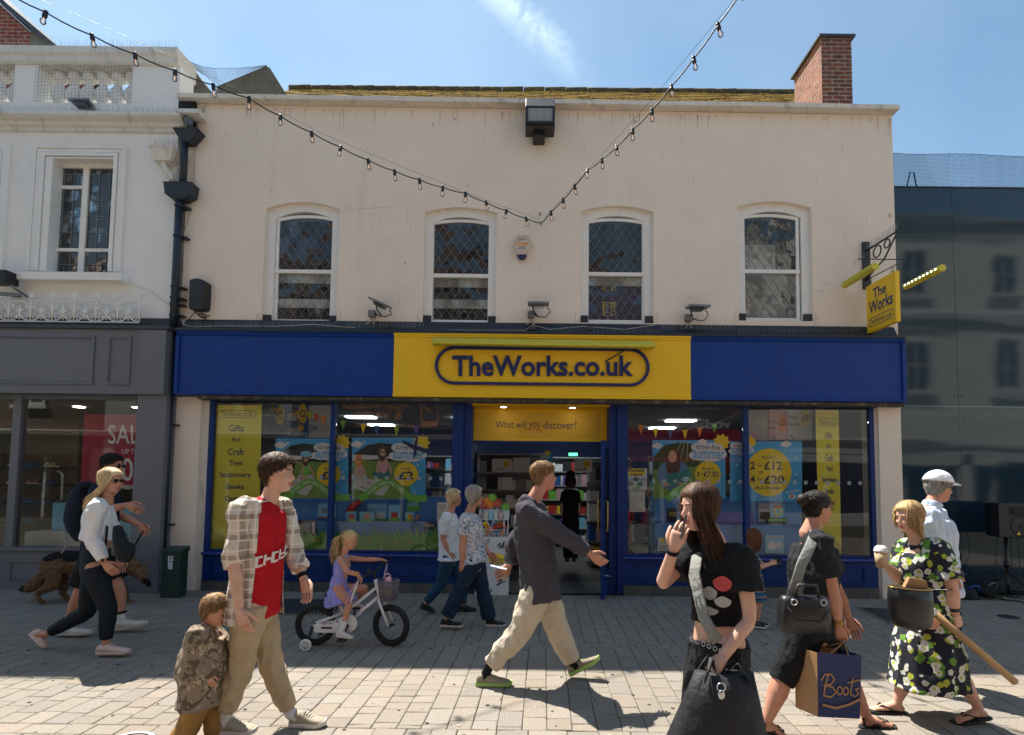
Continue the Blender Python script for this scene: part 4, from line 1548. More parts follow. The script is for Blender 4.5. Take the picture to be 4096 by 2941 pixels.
for x,y,cm in ((1272,2165,'p_red'),(1474,2163,'p_red'),(1583,2168,'p_orange'),(1642,2168,'p_orange'),(1218,2195,'p_white'),(1526,2197,'p_white'),(1697,2194,'p_white')):
 A.star(x,y,3.5,8,5,cm)
 A.ell(x,y,3,3,'p_sun',8)
mb.build('grass_cutout',loc=P(1420,2205,0.1),label='green card cut-out of tall grass and flowers along the foot of the left shop window',cat='display')
# boxed stock on the stages
stock=[
 ('red ball boxed toy left of the tic-tac-toe box',1386,1424,2046,2088,0.21,'p_sky',[('e',0.5,0.5,0.32,'p_red'),('r',0,0.75,1,1,'p_green')]),
 ('boxed wooden roller toy in the left shop window',1438,1497,2048,2086,0.21,'p_sky',[('e',0.5,0.5,0.4,'p_skin'),('r',0,0.78,1,1,'p_green')]),
 ('pale blue tic-tac-toe game box in the left shop window',1470,1548,2014,2086,0.40,'p_sky',[('t','Tic-Tac-Toe',0.08,0.25,0.92,0.38,'p_navy'),('r',0.3,0.5,0.9,0.85,'p_paper'),('r',0,0.85,1,1,'p_green')]),
 ('red farmhouse play set box in the left shop window',1554,1600,2020,2086,0.22,'p_sky',[('r',0.2,0.45,0.8,0.8,'p_red'),('r',0,0.8,1,1,'p_green')]),
 ('boxed yellow football toy in the left shop window',1620,1656,2048,2086,0.21,'p_sky',[('e',0.5,0.5,0.3,'p_sun'),('r',0,0.78,1,1,'p_green')]),
 ('word game box with a board printed on it left of the mullion',1272,1342,2014,2072,0.40,'p_sky',[('r',0.2,0.35,0.8,0.7,'p_grey'),('r',0,0.9,1,1,'p_orange')]),
 ('dark boxed toy low in the left shop window',1190,1262,2083,2140,0.15,'p_dark',[('r',0.1,0.2,0.7,0.8,'p_grey'),('r',0.8,0.1,0.95,0.9,'p_paper')]),
 ('dark space themed box at the right of the left shop window',1694,1742,2090,2150,0.15,'p_dark',[('t','SPACE',0.1,0.1,0.9,0.3,'p_paper'),('r',0.2,0.5,0.8,0.9,'p_teal')]),
 ('white bead kit box right of the mullion in the right window',3036,3120,2014,2090,0.42,'p_paper',[('t','BEAD',0.05,0.08,0.55,0.3,'p_purple'),('r',0.05,0.45,0.5,0.85,'p_dark'),('e',0.75,0.3,0.12,'p_orange'),('e',0.8,0.6,0.12,'p_teal')]),
 ('colourful race track game box in the right window',3082,3140,2018,2074,0.40,'p_sky',[('e',0.5,0.5,0.32,'p_sun'),('e',0.5,0.5,0.2,'p_sky'),('r',0.1,0.08,0.9,0.22,'p_red')]),
 ('dark green box of toy cars in the right window',3068,3148,2072,2100,0.23,'p_dark',[('r',0.05,0.15,0.95,0.5,'p_green')]),
 ('white unicorn craft box low in the right window',3062,3136,2140,2212,0.16,'p_sky',[('t','UNICORN',0.05,0.05,0.95,0.2,'p_pink'),('e',0.35,0.6,0.25,'p_white'),('e',0.75,0.6,0.2,'p_paper')]),
 ('dark thriller paperback standing on the blue step of the right window',2672,2708,2036,2086,0.40,'p_dark',[('t','HOUSE',0.1,0.25,0.9,0.38,'p_sun'),('t','SITTER',0.1,0.45,0.9,0.58,'p_sun')]),
 ('pale paperback with a yellow fruit on its cover low in the right window',2632,2668,2150,2204,0.16,'p_paper',[('e',0.5,0.25,0.22,'p_sun'),('t','ELSIE',0.2,0.6,0.8,0.72,'p_dark'),('t','SILVER',0.15,0.78,0.85,0.9,'p_dark')]),
 ('green pack of cards under the price poster of the left window',1628,1676,2004,2046,0.43,'p_green',[('r',0.1,0.15,0.9,0.5,'p_sky')]),
]
for lab,x0,x1,y0,y1,Y,base,dec in stock:
 mb=MB()
 mb.rect(x0,y0,x1,y1,Y,Y+0.05,base)
 A=Art(plane(Y-0.001),mb=mb)
 for d in dec:
  if d[0]=='r':
   A.rect(x0+d[1]*(x1-x0)+0.5,y0+d[2]*(y1-y0),x0+d[3]*(x1-x0)-0.5,y0+d[4]*(y1-y0)-0.5,d[5])
  elif d[0]=='e':
   r_=d[3]*min(x1-x0,y1-y0)
   A.ell(x0+d[1]*(x1-x0),y0+d[2]*(y1-y0),r_,r_,d[4],16)
  else:
   A.text(d[1],x0+d[2]*(x1-x0),y0+d[3]*(y1-y0),x0+d[4]*(x1-x0),y0+d[5]*(y1-y0),d[6],0.02)
 bk='paperback' in lab
 mb.build('book' if bk else 'toy_box',loc=P((x0+x1)/2,y1,Y),label=lab,cat='book' if bk else 'boxed toy')
# red net scarf bundle
mb=MB()
mb.tube([P(1398,2052,0.3),P(1415,2020,0.28),P(1445,2002,0.26),P(1470,1985,0.25)],[0.07,0.055,0.03,0.03],'p_red',10)
mb.build('kite_bundle',loc=P(1400,2086,0.3),label='bundle of red netting leaning on the display step',cat='toy')
# blue floor pump
t=thing('toy_pump','blue toy stomp pump standing low in the left shop window','toy',P(1658,2155,0.17))
mb=MB()
mb.cyl(P(1658,2152,0.17),P(1658,2092,0.17),0.055,'p_dblue',14)
mb.build('barrel',t)
mb=MB()
mb.tube([P(1640,2062,0.17),P(1650,2078,0.17),P(1662,2080,0.17),P(1676,2060,0.17)],0.013,'p_orange',8)
mb.cyl(P(1658,2092,0.17),P(1658,2078,0.17),0.02,'p_dblue',8)
mb.build('handle',t)
mb=MB()
A=poster('white bordered cartoon card game notice at the right end of the left window',rct(1748,2010,1792,2096),'p_white',0.064,th=0.002,name='notice',cat='notice')
A.ell(1770,2028,15,10,'p_paper',12)
A.line([(1753,2015),(1788,2092)],0.8,'p_dark')
A.line([(1788,2015),(1753,2092)],0.8,'p_dark')
A.done()
# shop shelving seen through the door and windows
mat('shelf_grey',h2('9da0a2'),0.6,var=0.05,vs_=4)
pal=['p_paper','p_paper','p_white','p_grey','p_dark','p_sky','p_red','p_sun','p_green','p_pink','p_purple','p_dblue','p_cream']
def shelving(label,x0,x1,y0,y1,zt_,n,seed,pl=pal,face='front'):
 rn=random.Random(seed)
 t=thing('shelf_unit',label,'shelving',((x0+x1)/2,(y0+y1)/2,0),'shelving inside the bookshop')
 mb=MB()
 mb.box(x0,x1,y1-0.02,y1,0.02,zt_,'shelf_grey')
 for k in range(n+1):
  z=0.1+(zt_-0.15)*k/n
  mb.box(x0,x1,y0,y1-0.021,z,z+0.025,'shelf_grey')
 mb.build('frame',t)
 for k in range(n):
  mb=MB()
  z=0.126+(zt_-0.15)*k/n
  hmx=(zt_-0.15)/n-0.06
  x=x0+0.01
  while x<x1-0.05:
   ww=rn.uniform(0.05,0.22)
   hh_=hmx*rn.uniform(0.55,1)
   mb.box(x,min(x+ww,x1-0.01)-0.006,y0+rn.uniform(0.01,0.05),y1-0.03,z,z+hh_,rn.choice(pl))
   x+=ww
  o=mb.build('stock',t)
  o['kind']='stuff'
 return t
shelving('tall unit of pale art sets just inside the left of the shop door',-1.0,0.25,2.2,2.6,2.2,6,1,['p_paper','p_grey','p_white','p_dark','p_paper'])
shelving('wall shelving of stationery behind the till at the back of the shop',-2.8,2.6,5.6,6.0,2.3,6,2)
shelving('shelf unit of colouring sets at the right behind the shop door',1.2,2.1,2.4,2.8,2.1,5,3)
shelving('low unit of paperbacks behind the left shop window',-4.3,-1.6,2.0,2.4,1.9,5,4)
shelving('tall unit of books behind the right shop window',2.4,5.0,2.2,2.6,2.2,6,5)
for lab,x0,y0,x1,y1,Y,t1 in (('white art and craft price card above the pale art sets inside the door',1968,1836,2047,1888,2.1,'Craft'),('white craft price card above the shelf right inside the door',2297,1836,2368,1888,2.2,'Craft')):
 A=poster(lab,rct(x0,y0,x1,y1),'p_paper',Y,name='price_card',cat='sign',group='price cards in the shop')
 A.text(t1,x0+16,y1-17,x0+50,y1-5,'p_navy',0.02)
 A.ell(x1-20,y0+20,14,15,'p_sun',16)
 A.text('£3',x1-29,y0+13,x1-11,y0+29,'p_navy',0.03)
 A.done()
A=poster('blue summer header board in the middle of the shop seen through the door',rct(2127,1812,2210,1880),'p_blue',3.0)
summer(A,2170,1828,44)
A.done()
A=poster('green running man exit sign glowing at the back of the shop',rct(2275,1812,2310,1824),'exit_green',5.4,name='exit_sign',cat='sign')
A.text('EXIT',2280,1814,2304,1822,'p_white')
A.done()
# ================================================================== things fixed to the shop wall
# flood light
t=thing('floodlight','large black boxy floodlight high on the cream wall under the coping','floodlight',P(2160,500,-0.2))
mb=MB()
f0,f1=P(2101,499,-0.42),P(2221,376,-0.42)
zt_,zm,zb_=f1.z,P(2160,425,-0.42).z,f0.z
molding(mb,f0.x,f1.x,[(-0.08,zb_+0.03),(-0.40,zb_),(-0.42,zm),(-0.30,zt_+0.02),(-0.08,zt_+0.03)],'black_paint')
mb.build('housing',t,bevel=0.008)
mb=MB()
gx0,gx1=P(2113,460,-0.42).x,P(2210,460,-0.42).x
mat('flood_glass',h2('8f8f88'),0.12,spec=0.7,var=0.25,vs_=14,stretch=(1,1,0.3))
mb.hexa([(gx0,-0.413,zb_+0.05),(gx1,-0.413,zb_+0.05),(gx1,-0.428,zm-0.03),(gx0,-0.428,zm-0.03)],[(gx0,-0.39,zb_+0.05),(gx1,-0.39,zb_+0.05),(gx1,-0.40,zm-0.03),(gx0,-0.40,zm-0.03)],'flood_glass')
mb.build('lens',t)
mb=MB()
frame_rect(mb,gx0-0.03,gx1+0.03,zb_+0.02,zm-0.005,0.03,-0.436,-0.41,'black_paint')
mb.build('bezel',t)
mb=MB()
mb.box(P(2133,505,-0.2).x,P(2180,505,-0.2).x,-0.25,0,zb_-0.04,zb_+0.01,'black_paint')
mb.build('bracket',t)
mb=MB()
mb.tube([P(2098,450,-0.1),P(2088,448,-0.02),P(2078,438,-0.01),P(2076,425,-0.01),P(2085,418,-0.01),P(2060,415,-0.01)],0.006,'cable_white',6)
mb.build('cable',t)
# alarm box
t=thing('alarm_box','white six-sided alarm box with a blue foot between the two middle windows','alarm box',P(2090,1033,-0.05))
mat('alarm_white',h2('cfc6b4'),0.5,var=0.06,vs_=8,dirt=(h2('6e675a'),0.2,14))
mb=MB()
hx_=[(2068,942),(2112,942),(2131,978),(2108,1018),(2066,1018),(2050,978)]
mb.slab(hx_,-0.085,0,'alarm_white')
mb.build('cover',t,bevel=0.008)
mb=MB()
mb.slab([(2066,1017),(2108,1017),(2098,1033),(2078,1033)],-0.08,0,'navy')
mb.build('strobe',t)
mb=MB()
A=Art(plane(-0.086),mb=mb)
A.text('AsPro',2073,951,2107,962,'p_navy',0.01,shear=0.2)
A.text('Crest',2062,965,2114,982,'p_orange',0.05,shear=0.2)
A.text('08700',2076,985,2100,991,'p_navy')
A.text('622 451',2072,993,2103,999,'p_navy')
ln=[(2070,946),(2109,946),(2124,977),(2104,1012),(2070,1012),(2055,977),(2070,946)]
A.line(ln,1.2,'p_orange')
mb.build('lettering',t)
# small LED floods
for i,(x0,x1,y0,y1,tilt,bx,by,lab) in enumerate(((1475,1561,1200,1241,0.42,1487,1255,'tilted grey LED flood with a looped cable between the two left windows'),(2109,2197,1212,1238,0.0,2124,1258,'level grey LED flood under the alarm box'),(2746,2836,1224,1248,0.02,2755,1272,'level grey LED flood between the two right windows'))):
 t=thing('led_flood',lab,'floodlight',P(bx,by+20,-0.1),'small LED floods along the ledge')
 c=P((x0+x1)/2,(y0+y1)/2,-0.22)
 mb=MB()
 hw_=0.155
 ca,sa=math.cos(tilt),math.sin(tilt)
 def lp(u,y,w):
  return V((c.x+u*ca+w*sa,y,c.z-u*sa+w*ca))
 mb.hexa([lp(-hw_,-0.34,0.0),lp(hw_,-0.34,0.0),lp(hw_,-0.34,0.03),lp(-hw_,-0.34,0.03)],[lp(-hw_,-0.1,0.03),lp(hw_,-0.1,0.03),lp(hw_,-0.1,0.06),lp(-hw_,-0.1,0.06)],'grey_metal')
 for k in range(7):
  u=-0.07+k*0.023
  mb.hexa([lp(u,-0.30,-0.03),lp(u+0.008,-0.30,-0.03),lp(u+0.008,-0.30,0.0),lp(u,-0.30,0.0)],[lp(u,-0.12,-0.02),lp(u+0.008,-0.12,-0.02),lp(u+0.008,-0.12,0.03),lp(u,-0.12,0.03)],'grey_metal')
 mb.build('lamp_head',t)
 mb=MB()
 mb.tube([lp(-0.09,-0.15,0.02),lp(-0.05,-0.1,-0.06),lp(0.0,0.0,-0.09)],0.01,'black_paint',6)
 mb.build('bracket',t)
 mb=MB()
 b_=P(bx,by,-0.06)
 mb.box(b_.x-0.05,b_.x+0.05,-0.09,0,b_.z-0.045,b_.z+0.045,'grey_metal')
 mb.build('junction_box',t,bevel=0.005)
 mb=MB()
 e_=lp(0.13,-0.15,0.0)
 mb.tube([b_+V((0.05,0,0)),b_+V((0.12,-0.02,-0.04)),b_+V((0.22,-0.03,-0.05)),e_+V((0.05,-0.0,-0.06)),e_+V((0.03,0,-0.02)),e_],0.008,'cable_black',6)
 mb.tube([b_+V((-0.02,0.03,-0.04)),b_+V((-0.02,0.03,-0.12)),b_+V((-0.06,-0.05,-0.17))],0.008,'cable_white',6)
 mb.tube([b_+V((0.02,0.03,-0.04)),b_+V((0.02,0.03,-0.12)),b_+V((0.05,-0.05,-0.17))],0.008,'cable_white',6)
 mb.build('cable',t)
# speaker on the wall by the drainpipe
t=thing('wall_speaker','black curved outdoor speaker on the wall beside the drainpipe','speaker',P(793,1241,-0.1))
mb=MB()
a,b=P(758,1240,-0.12),P(829,1124,-0.12)
pr=[]
for i in range(9):
 u=i/8
 pr.append((a.x+(b.x-a.x)*u,b.z+0.035*math.sin(math.pi*u)-0.02*u))
n_=len(pr)
mb.add([(x,-0.16,z) for x,z in pr]+[(b.x,-0.15,a.z+0.03),(b.x-0.03,-0.16,a.z),(a.x+0.02,-0.16,a.z),(a.x,-0.15,a.z+0.03)]+[(x,0,z) for x,z in pr]+[(b.x,0,a.z+0.03),(b.x-0.03,0,a.z),(a.x+0.02,0,a.z),(a.x,0,a.z+0.03)],[tuple(range(13)),tuple(range(25,12,-1))]+[(i,13+i,13+(i+1)%13,(i+1)%13) for i in range(13)],'black_plastic')
mb.build('cabinet',t,bevel=0.012)
mb=MB()
for pts in (((785,1243),(770,1260),(756,1278)),((775,1243),(795,1262),(815,1270),(840,1262)),((800,1243),(812,1256),(822,1270),(826,1285)),((795,1255),(825,1262),(822,1275),(800,1268),(796,1256))):
 mb.tube([P(x,y,-0.02) for x,y in pts],0.006,'cable_black',6)
mb.build('cable',t)
# projecting sign ------------------------------------------------------
t=thing('hanging_sign','square yellow hanging sign on a black bracket at the right end of the shop','sign',P(3470,1150,0))
SX=P(3465,1240,-0.06).x
Sy0,Sy1=-0.07,-0.71
zt0,zb0=P(3467,1149,Sy0).z,P(3463,1336,Sy0).z
mb=MB()
mb.box(SX,SX+0.06,Sy1,Sy0,zb0,zt0,'shop_yellow')
bd=mb.build('board',t)
h0,h1=zb0,zt0
mb=MB()
A=Art(lambda u,v,h:V((SX-0.0005-h,Sy0+(Sy1-Sy0)*u,h1+(h0-h1)*v)),mb=mb)
A.text('The',0.24,0.12,0.70,0.33,'p_navy',0.045)
A.text('Works',0.09,0.36,0.91,0.62,'p_navy',0.045)
A.text('TheWorks.co.uk',0.14,0.755,0.86,0.845,'p_navy',0.02)
ov=[(0.15 if s<0 else 0.85,0) for s in (1,)]
pts=[(0.85+0.075*math.cos(rad(a)),0.80+0.085*math.sin(rad(a))) for a in range(-90,91,18)]+[(0.15+0.075*math.cos(rad(a)),0.80+0.085*math.sin(rad(a))) for a in range(90,271,18)]
pts.append(pts[0])
A.line(pts,0.014,'p_navy')
mb.build('lettering',bd)
mb=MB()
bx0,bx1=P(3453,1060,-0.03).x,P(3481,1060,-0.03).x
zt1,zb1=P(3467,968,-0.03).z,P(3467,1155,-0.03).z
mb.box(bx0,bx1,-0.035,0.0,zb1,zt1,'black_paint')
bxc=SX+0.03
za1=P(3467,1006,-0.03).z
mb.tube([(bxc,-0.03,za1),(bxc,-0.75,za1-0.02)],0.014,'black_paint',8)
mb.tube([(bxc,-0.03,zb1+0.15),(bxc,-0.45,zb1+0.28),(bxc,-0.75,za1-0.02)],0.012,'black_paint',8)
mb.tube([(bxc,-0.03,zb1+0.13),(bxc,-0.72,zb1+0.10)],0.008,'black_paint',6)
mb.torus((bxc,-0.30,za1-0.12),0.085,0.01,(1,0,0),'black_paint',24,6)
mb.torus((bxc,-0.52,za1-0.10),0.06,0.01,(1,0,0),'black_paint',24,6)
mb.tube([(bxc-0.35,-0.4,zb1+0.30),(bxc+0.35,-0.4,zb1+0.30)],0.008,'black_paint',6)
mb.build('bracket',t)
mb=MB()
for y in (-0.14,-0.62):
 for k in range(3):
  mb.torus((bxc,y,zt0+0.02+k*0.028),0.014,0.004,(1,0,0) if k %2 else (0,1,0),'grey_metal',12,5)
mb.build('chain',t)
mb=MB()
spikes(mb,(bxc,-0.08,za1),(bxc,-0.75,za1),0.03,0.11,seed=4)
spikes(mb,(bxc-0.27,-0.15,za1-0.30),(bxc-0.27,-0.45,za1-0.28),0.05,0.12,seed=5)
mb.build('bird_spikes',t)
for k,(lx,zz_,lab) in enumerate(((P(3380,1150,-0.08).x,P(3380,1143,-0.08).z,''),(P(3612,1122,-0.1).x+0.05,P(3612,1148,-0.08).z,''))):
 s=1 if k==0 else-1
 mb=MB()
 dirx=0.05*s
 pr=[(-0.06,0.0),(-0.05,0.045),(0.0,0.06),(0.05,0.03),(0.05,-0.02),(0.0,-0.05),(-0.05,-0.03)]
 rings=[]
 for y in (-0.08,-0.80):
  rings.append([V((lx+s*u,y,zz_+w)) for u,w in pr])
 mb.loft(rings,'lamp_yellow',smooth=False)
 lm=mb.build('lamp_bar',t,bevel=0.006)
 fx_=lambda y,u,w:V((lx+s*u,y,zz_+w))
 for q in range(9):
  y=-0.14-q*0.075
  mb=MB()
  mb.ell(fx_(y,0.052,0.005),0.008,0.02,0.014,'led',8,5)
  mb.build('led',lm)
# ================================================================== festoon lights
mat('socket',h2('1a1d22'),0.5)
def vplane_hit(px,py,A_,B_):
 """where the ray of a pixel meets the vertical plane through A and B"""
 d=ray(px,py)
 n_=V((-(B_[1]-A_[1]),B_[0]-A_[0],0))
 k=n_.dot(V((A_[0],A_[1],0))-V((CAM.x,CAM.y,0)))/n_.dot(V((d.x,d.y,0)))
 return CAM+d*k
anc=P(2165,893,-0.05)
bulbsL=[(183,50),(368,142),(540,217),(701,284),(853,341),(996,393),(1122,465),(1246,530),(1363,589),(1472,640),(1578,684),(1678,719),(1771,749),(1862,773),(1944,809),(2026,843),(2104,873)]
bulbsR=[(2872,99),(2775,233),(2685,345),(2608,440),(2531,519),(2466,587),(2407,637),(2350,680),(2299,744),(2253,798),(2204,848)]
def festoon(label,bl,B_,extra,wire,tilt):
 t=thing('string_lights',label,'string lights',anc,'festoon light strings over the street')
 A_=(anc.x,anc.y)
 pts=[vplane_hit(x,y,A_,B_) for x,y in bl]
 d_=(pts[0]-pts[1])
 ex=[]
 p=pts[0]
 st=d_.copy()
 for k in range(extra):
  st=st+V((0,0,0.012))
  p=p+st
  ex.append(p.copy())
 allp=list(reversed(ex))+pts+[anc]
 mb=MB()
 fine=[]
 for i in range(len(allp)-1):
  a,b=allp[i],allp[i+1]
  for k in range(3):
   u=k/3
   fine.append(a.lerp(b,u)-V((0,0,0.015*math.sin(math.pi*u))))
 fine.append(anc)
 mb.tube(fine,0.0075,'cable_black',6)
 mb.build('cable',t)
 mb=MB()
 wp=[anc+V((0,0,0.01)),allp[3]+V((0,0,wire)),allp[0]+V((0,0,0.1))]
 wf=[vplane_hit(x,y,A_,B_) for x,y in tilt]
 mb.tube(wf,0.002,'cable_black',4)
 mb.build('support_wire',t)
 rn=random.Random(3)
 for i,p in enumerate(ex+pts):
  lean=V((rn.uniform(-0.25,0.25),rn.uniform(-0.2,0.2),-1)).normalized()
  q=p+V((0,0,-0.002))
  mb=MB()
  mb.lathe(q,[(0.006,0.02),(0.018,0.018),(0.02,0.0),(0.016,-0.012),(0.021,-0.016),(0.021,-0.045),(0.018,-0.055),(0.003,-0.055)],'socket',12,ax=-lean)
  sc_=mb.build('socket',t)
  e=q+lean*0.055
  mb=MB()
  mb.lathe(e,[(0.013,0.0),(0.015,-0.012),(0.024,-0.03),(0.026,-0.045),(0.022,-0.062),(0.012,-0.072),(0.001,-0.076)],'bulb_glass',14,ax=-lean)
  b_=mb.build('bulb',sc_)
  mb=MB()
  mb.tube([e,e+lean*0.045],0.0028,'filament',5)
  mb.build('filament',sc_)
festoon('string of clear bulbs rising to the top left from the wall hook',bulbsL,(-4.48,-3.05),4,0.05,[(2160,880),(1860,770),(1310,545),(720,240),(330,70),(163,0),(40,-60)])
festoon('string of clear bulbs climbing steeply to the top right from the wall hook',bulbsR,(1.772,-3.05),5,0.05,[(2170,880),(2250,790),(2355,675),(2615,390),(2930,8),(3030,-110)])
mb=MB()
mb.tube([anc+V((0,0.05,0.0)),anc,anc+V((0,-0.01,0.02))],0.01,'grey_metal',6)
mb.torus(anc,0.02,0.004,(1,0,0),'grey_metal',12,5)
mb.tube([P(2160,852,0.0),P(2160,862,-0.04)],0.008,'lead',6)
mb.build('wall_hook',loc=anc,label='metal hook in the cream wall where both light strings meet',cat='hook')
# ================================================================== left white building
WY=-0.04
WB=thing('white_building','white stuccoed building with balustrade and grey shopfront at the left','building',(-7.5,0,0))
Wx1=P(703,750,WY).x
Wx0=-12.0
wz0=P(300,1300,WY).z
wzc=P(300,440,WY).z
ax0,ax1=P(205,850,WY).x+0.0,P(458,850,WY).x
az0,az1=P(330,1088,WY).z,P(330,639,WY).z
mb=MB()
nx0,nx1=-12.0,P(-120,850,WY).x
mb.box(ax1,Wx1,WY,0.3,wz0,wzc,'white_stucco')
mb.box(Wx0,ax0,WY,0.3,wz0,wzc,'white_stucco')
mb.box(ax0,ax1,WY,0.3,wz0,az0,'white_stucco')
mb.box(ax0,ax1,WY,0.3,az1,wzc,'white_stucco')
mb.box(Wx1-0.3,Wx1,0.3,6,-0.05,wzc,'white_stucco')
mb.box(Wx0,Wx1,6,6.3,-0.05,wzc,'brick_red')
mb.build('wall',WB)
# parapet with balusters
pz0,pz1,pz2=P(300,411,WY).z,P(300,262,WY).z,P(300,202,WY).z
o0,o1=P(149,335,WY).x,P(526,335,WY).x
q1=P(54,335,WY).x
mb=MB()
mb.box(o1,P(718,335,WY).x,WY,0.3,wzc,pz1,'white_stucco')
mb.box(q1,o0,WY,0.3,wzc,pz1,'white_stucco')
mb.box(Wx0,q1-1.8,WY,0.3,wzc,pz1,'white_stucco')
for a_,b_ in ((o0,o1),(q1-1.8,q1)):
 mb.box(a_,b_,WY,0.3,wzc,pz0,'white_stucco')
mb.build('parapet',WB)
mb=MB()
rx=P(722,230,WY).x
molding(mb,Wx0,rx,[(0.36,pz1),(WY-0.02,pz1),(WY-0.05,pz1+0.03),(WY-0.06,pz1+0.1),(WY-0.09,pz2-0.1),(WY-0.09,pz2),(0.36,pz2+0.04)],'white_dirty')
cp=mb.build('coping',WB)
mb=MB()
spikes(mb,(Wx0+3.5,WY-0.04,pz2),(rx,WY-0.04,pz2),0.05,0.14,r=0.0018,seed=7,lean=0.5)
mb.build('bird_spikes',cp)
for a_,b_,n_ in ((o0,o1,6),(q1-1.8,q1,7)):
 for k in range(n_):
  x=a_+(b_-a_)*(k+0.9)/(n_+0.35)
  mb=MB()
  H_=pz1-pz0
  pf2=[(0.095,0),(0.095,0.05),(0.06,0.06),(0.065,0.09),(0.105,0.16),(0.115,0.23),(0.10,0.30),(0.06,0.37),(0.048,0.42),(0.055,0.46),(0.085,0.475),(0.095,0.50),(0.095,H_/1.0 if H_>0.5 else 0.52)]
  mb.lathe((x,0.13,pz0),[(r_,z_/pf2[-1][1]*H_) for r_,z_ in pf2],'white_stucco',18)
  mb.build('baluster',WB)
for a_,b_ in ((o0-0.02,o1+0.02),(q1-1.8,q1+0.02)):
 mb=MB()
 n1,n2=int((b_-a_)/0.052),12
 rn=random.Random(2)
 gp=[[V((a_+(b_-a_)*i/n1,WY-0.02-0.02*math.sin(math.pi*i/n1)*math.sin(math.pi*j/n2),pz0+(pz1-pz0)*j/n2+0.012*math.sin(i*0.7+j))) for j in range(n2+1)] for i in range(n1+1)]
 for i in range(n1+1):
  mb.tube(gp[i],0.0014,'net',3,smooth=False)
 for j in range(n2+1):
  mb.tube([gp[i][j] for i in range(n1+1)],0.0014,'net',3,smooth=False)
 mb.build('bird_netting',WB)
# cornice
cz1,cz0=P(300,443,WY-0.2).z,P(300,503,WY-0.1).z
mb=MB()
cr1=P(716,450,WY-0.2).x
dz_=cz1-cz0
molding(mb,Wx0,cr1,[(WY+0.001,cz0-0.05),(WY-0.04,cz0-0.04),(WY-0.05,cz0),(WY-0.09,cz0+0.02),(WY-0.10,cz0+0.07),(WY-0.15,cz0+0.09),(WY-0.16,cz1-0.08),(WY-0.20,cz1-0.05),(WY-0.20,cz1),(WY+0.001,cz1+0.03)],'white_dirty')
cn=mb.build('cornice',WB)
mb=MB()
spikes(mb,(Wx0+3.5,WY-0.15,cz1),(cr1,WY-0.15,cz1),0.045,0.11,r=0.0016,seed=9)
mb.build('bird_spikes',cn)
# window with architrave
mb=MB()
wo0,wo1=P(126,850,WY).x,P(501,850,WY).x
ztp=P(313,588,WY).z
for k,(ins,dp) in enumerate(((0,0.05),(0.06,0.035),(0.13,0.05),(0.2,0.03))):
 frame_side=(ax0-wo0)
 a_,b_=wo0+ins,wo1-ins
 c_=wo0+(ins+0.055 if k<3 else frame_side)
 d_=wo1-(ins+0.055 if k<3 else (wo1-ax1))
 zt_a,zt_b=ztp-ins*0.9,ztp-(ins+0.055)*0.9 if k<3 else az1
 mb.box(a_,c_,WY-dp,WY-0.001,az0,zt_a,'white_stucco')
 mb.box(d_,b_,WY-dp,WY-0.001,az0,zt_a,'white_stucco')
 mb.box(c_,d_,WY-dp,WY-0.001,zt_b,zt_a,'white_stucco')
wv=mb.build('window',WB)
mb=MB()
sz1,sz0=P(280,1090,WY-0.15).z,P(280,1121,WY-0.15).z
mb.box(P(61,1105,WY-0.15).x,P(488,1105,WY-0.15).x,WY-0.17,WY+0.1,sz0,sz1,'white_stucco')
mb.build('sill',wv,bevel=0.006)
mb=MB()
FYw=0.12
fx0_,fx1_=P(203,900,FYw).x+0.02,ax1+0.0
zz=lambda y:P(330,y,FYw).z
frame_rect(mb,fx0_-0.05,fx1_,az0,az1,0.05,FYw-0.03,FYw+0.04,'white_paint')
mx_=P(340,850,FYw).x
mb.box(mx_-0.045,mx_+0.045,FYw-0.025,FYw+0.038,az0+0.05,az1-0.05,'white_paint')
for y,l_,r_ in ((752,fx0_,mx_-0.036),(1002,fx0_,fx1_-0.05)):
 z_=zz(y)
 mb.box(l_,mx_-0.036,FYw-0.02,FYw+0.03,z_-0.025,z_+0.025,'white_paint')
 if y>900:
  mb.box(mx_+0.036,fx1_-0.05,FYw-0.02,FYw+0.03,z_-0.025,z_+0.025,'white_paint')
mb.build('casement',wv)
mb=MB()
mb.box(fx0_,fx1_-0.03,FYw+0.005,FYw+0.009,az0+0.04,az1-0.04,'glass_old')
mb.build('pane',wv)
mb=MB()
for a_,b_ in ((fx0_,mx_-0.036),(mx_+0.036,fx1_-0.05)):
 for k in (1,2):
  x=a_+(b_-a_)*k/3
  mb.box(x-0.003,x+0.003,FYw-0.006,FYw+0.004,az0+0.05,az1-0.05,'came')
for y in (700,802,866,930,1060):
 z_=zz(y)
 mb.box(fx0_,mx_-0.036,FYw-0.006,FYw+0.0035,z_-0.003,z_+0.003,'came')
 mb.box(mx_+0.036,fx1_-0.05,FYw-0.006,FYw+0.0035,z_-0.003,z_+0.003,'came')
mb.build('leading',wv)
mb=MB()
mb.box(ax0-0.3,ax1+0.3,0.31,2.5,az0-0.3,az1+0.2,'room_dark')
mb.build('dark_room',wv)
# neighbouring window's architrave at the frame's edge
mb=MB()
e0=P(33,850,WY).x
for k in range(3):
 mb.box(e0-0.06*k-0.055,e0-0.06*k,WY-(0.05,0.035,0.05)[k],WY-0.001,az0,ztp-0.055*k,'white_stucco')
mb.box(e0-1.3,e0-0.18,WY-0.05,WY-0.001,az1,ztp,'white_stucco')
mb.box(e0-1.4,e0+0.1,WY-0.17,WY-0.0,sz0,sz1,'white_stucco')
mb.build('architrave',WB)
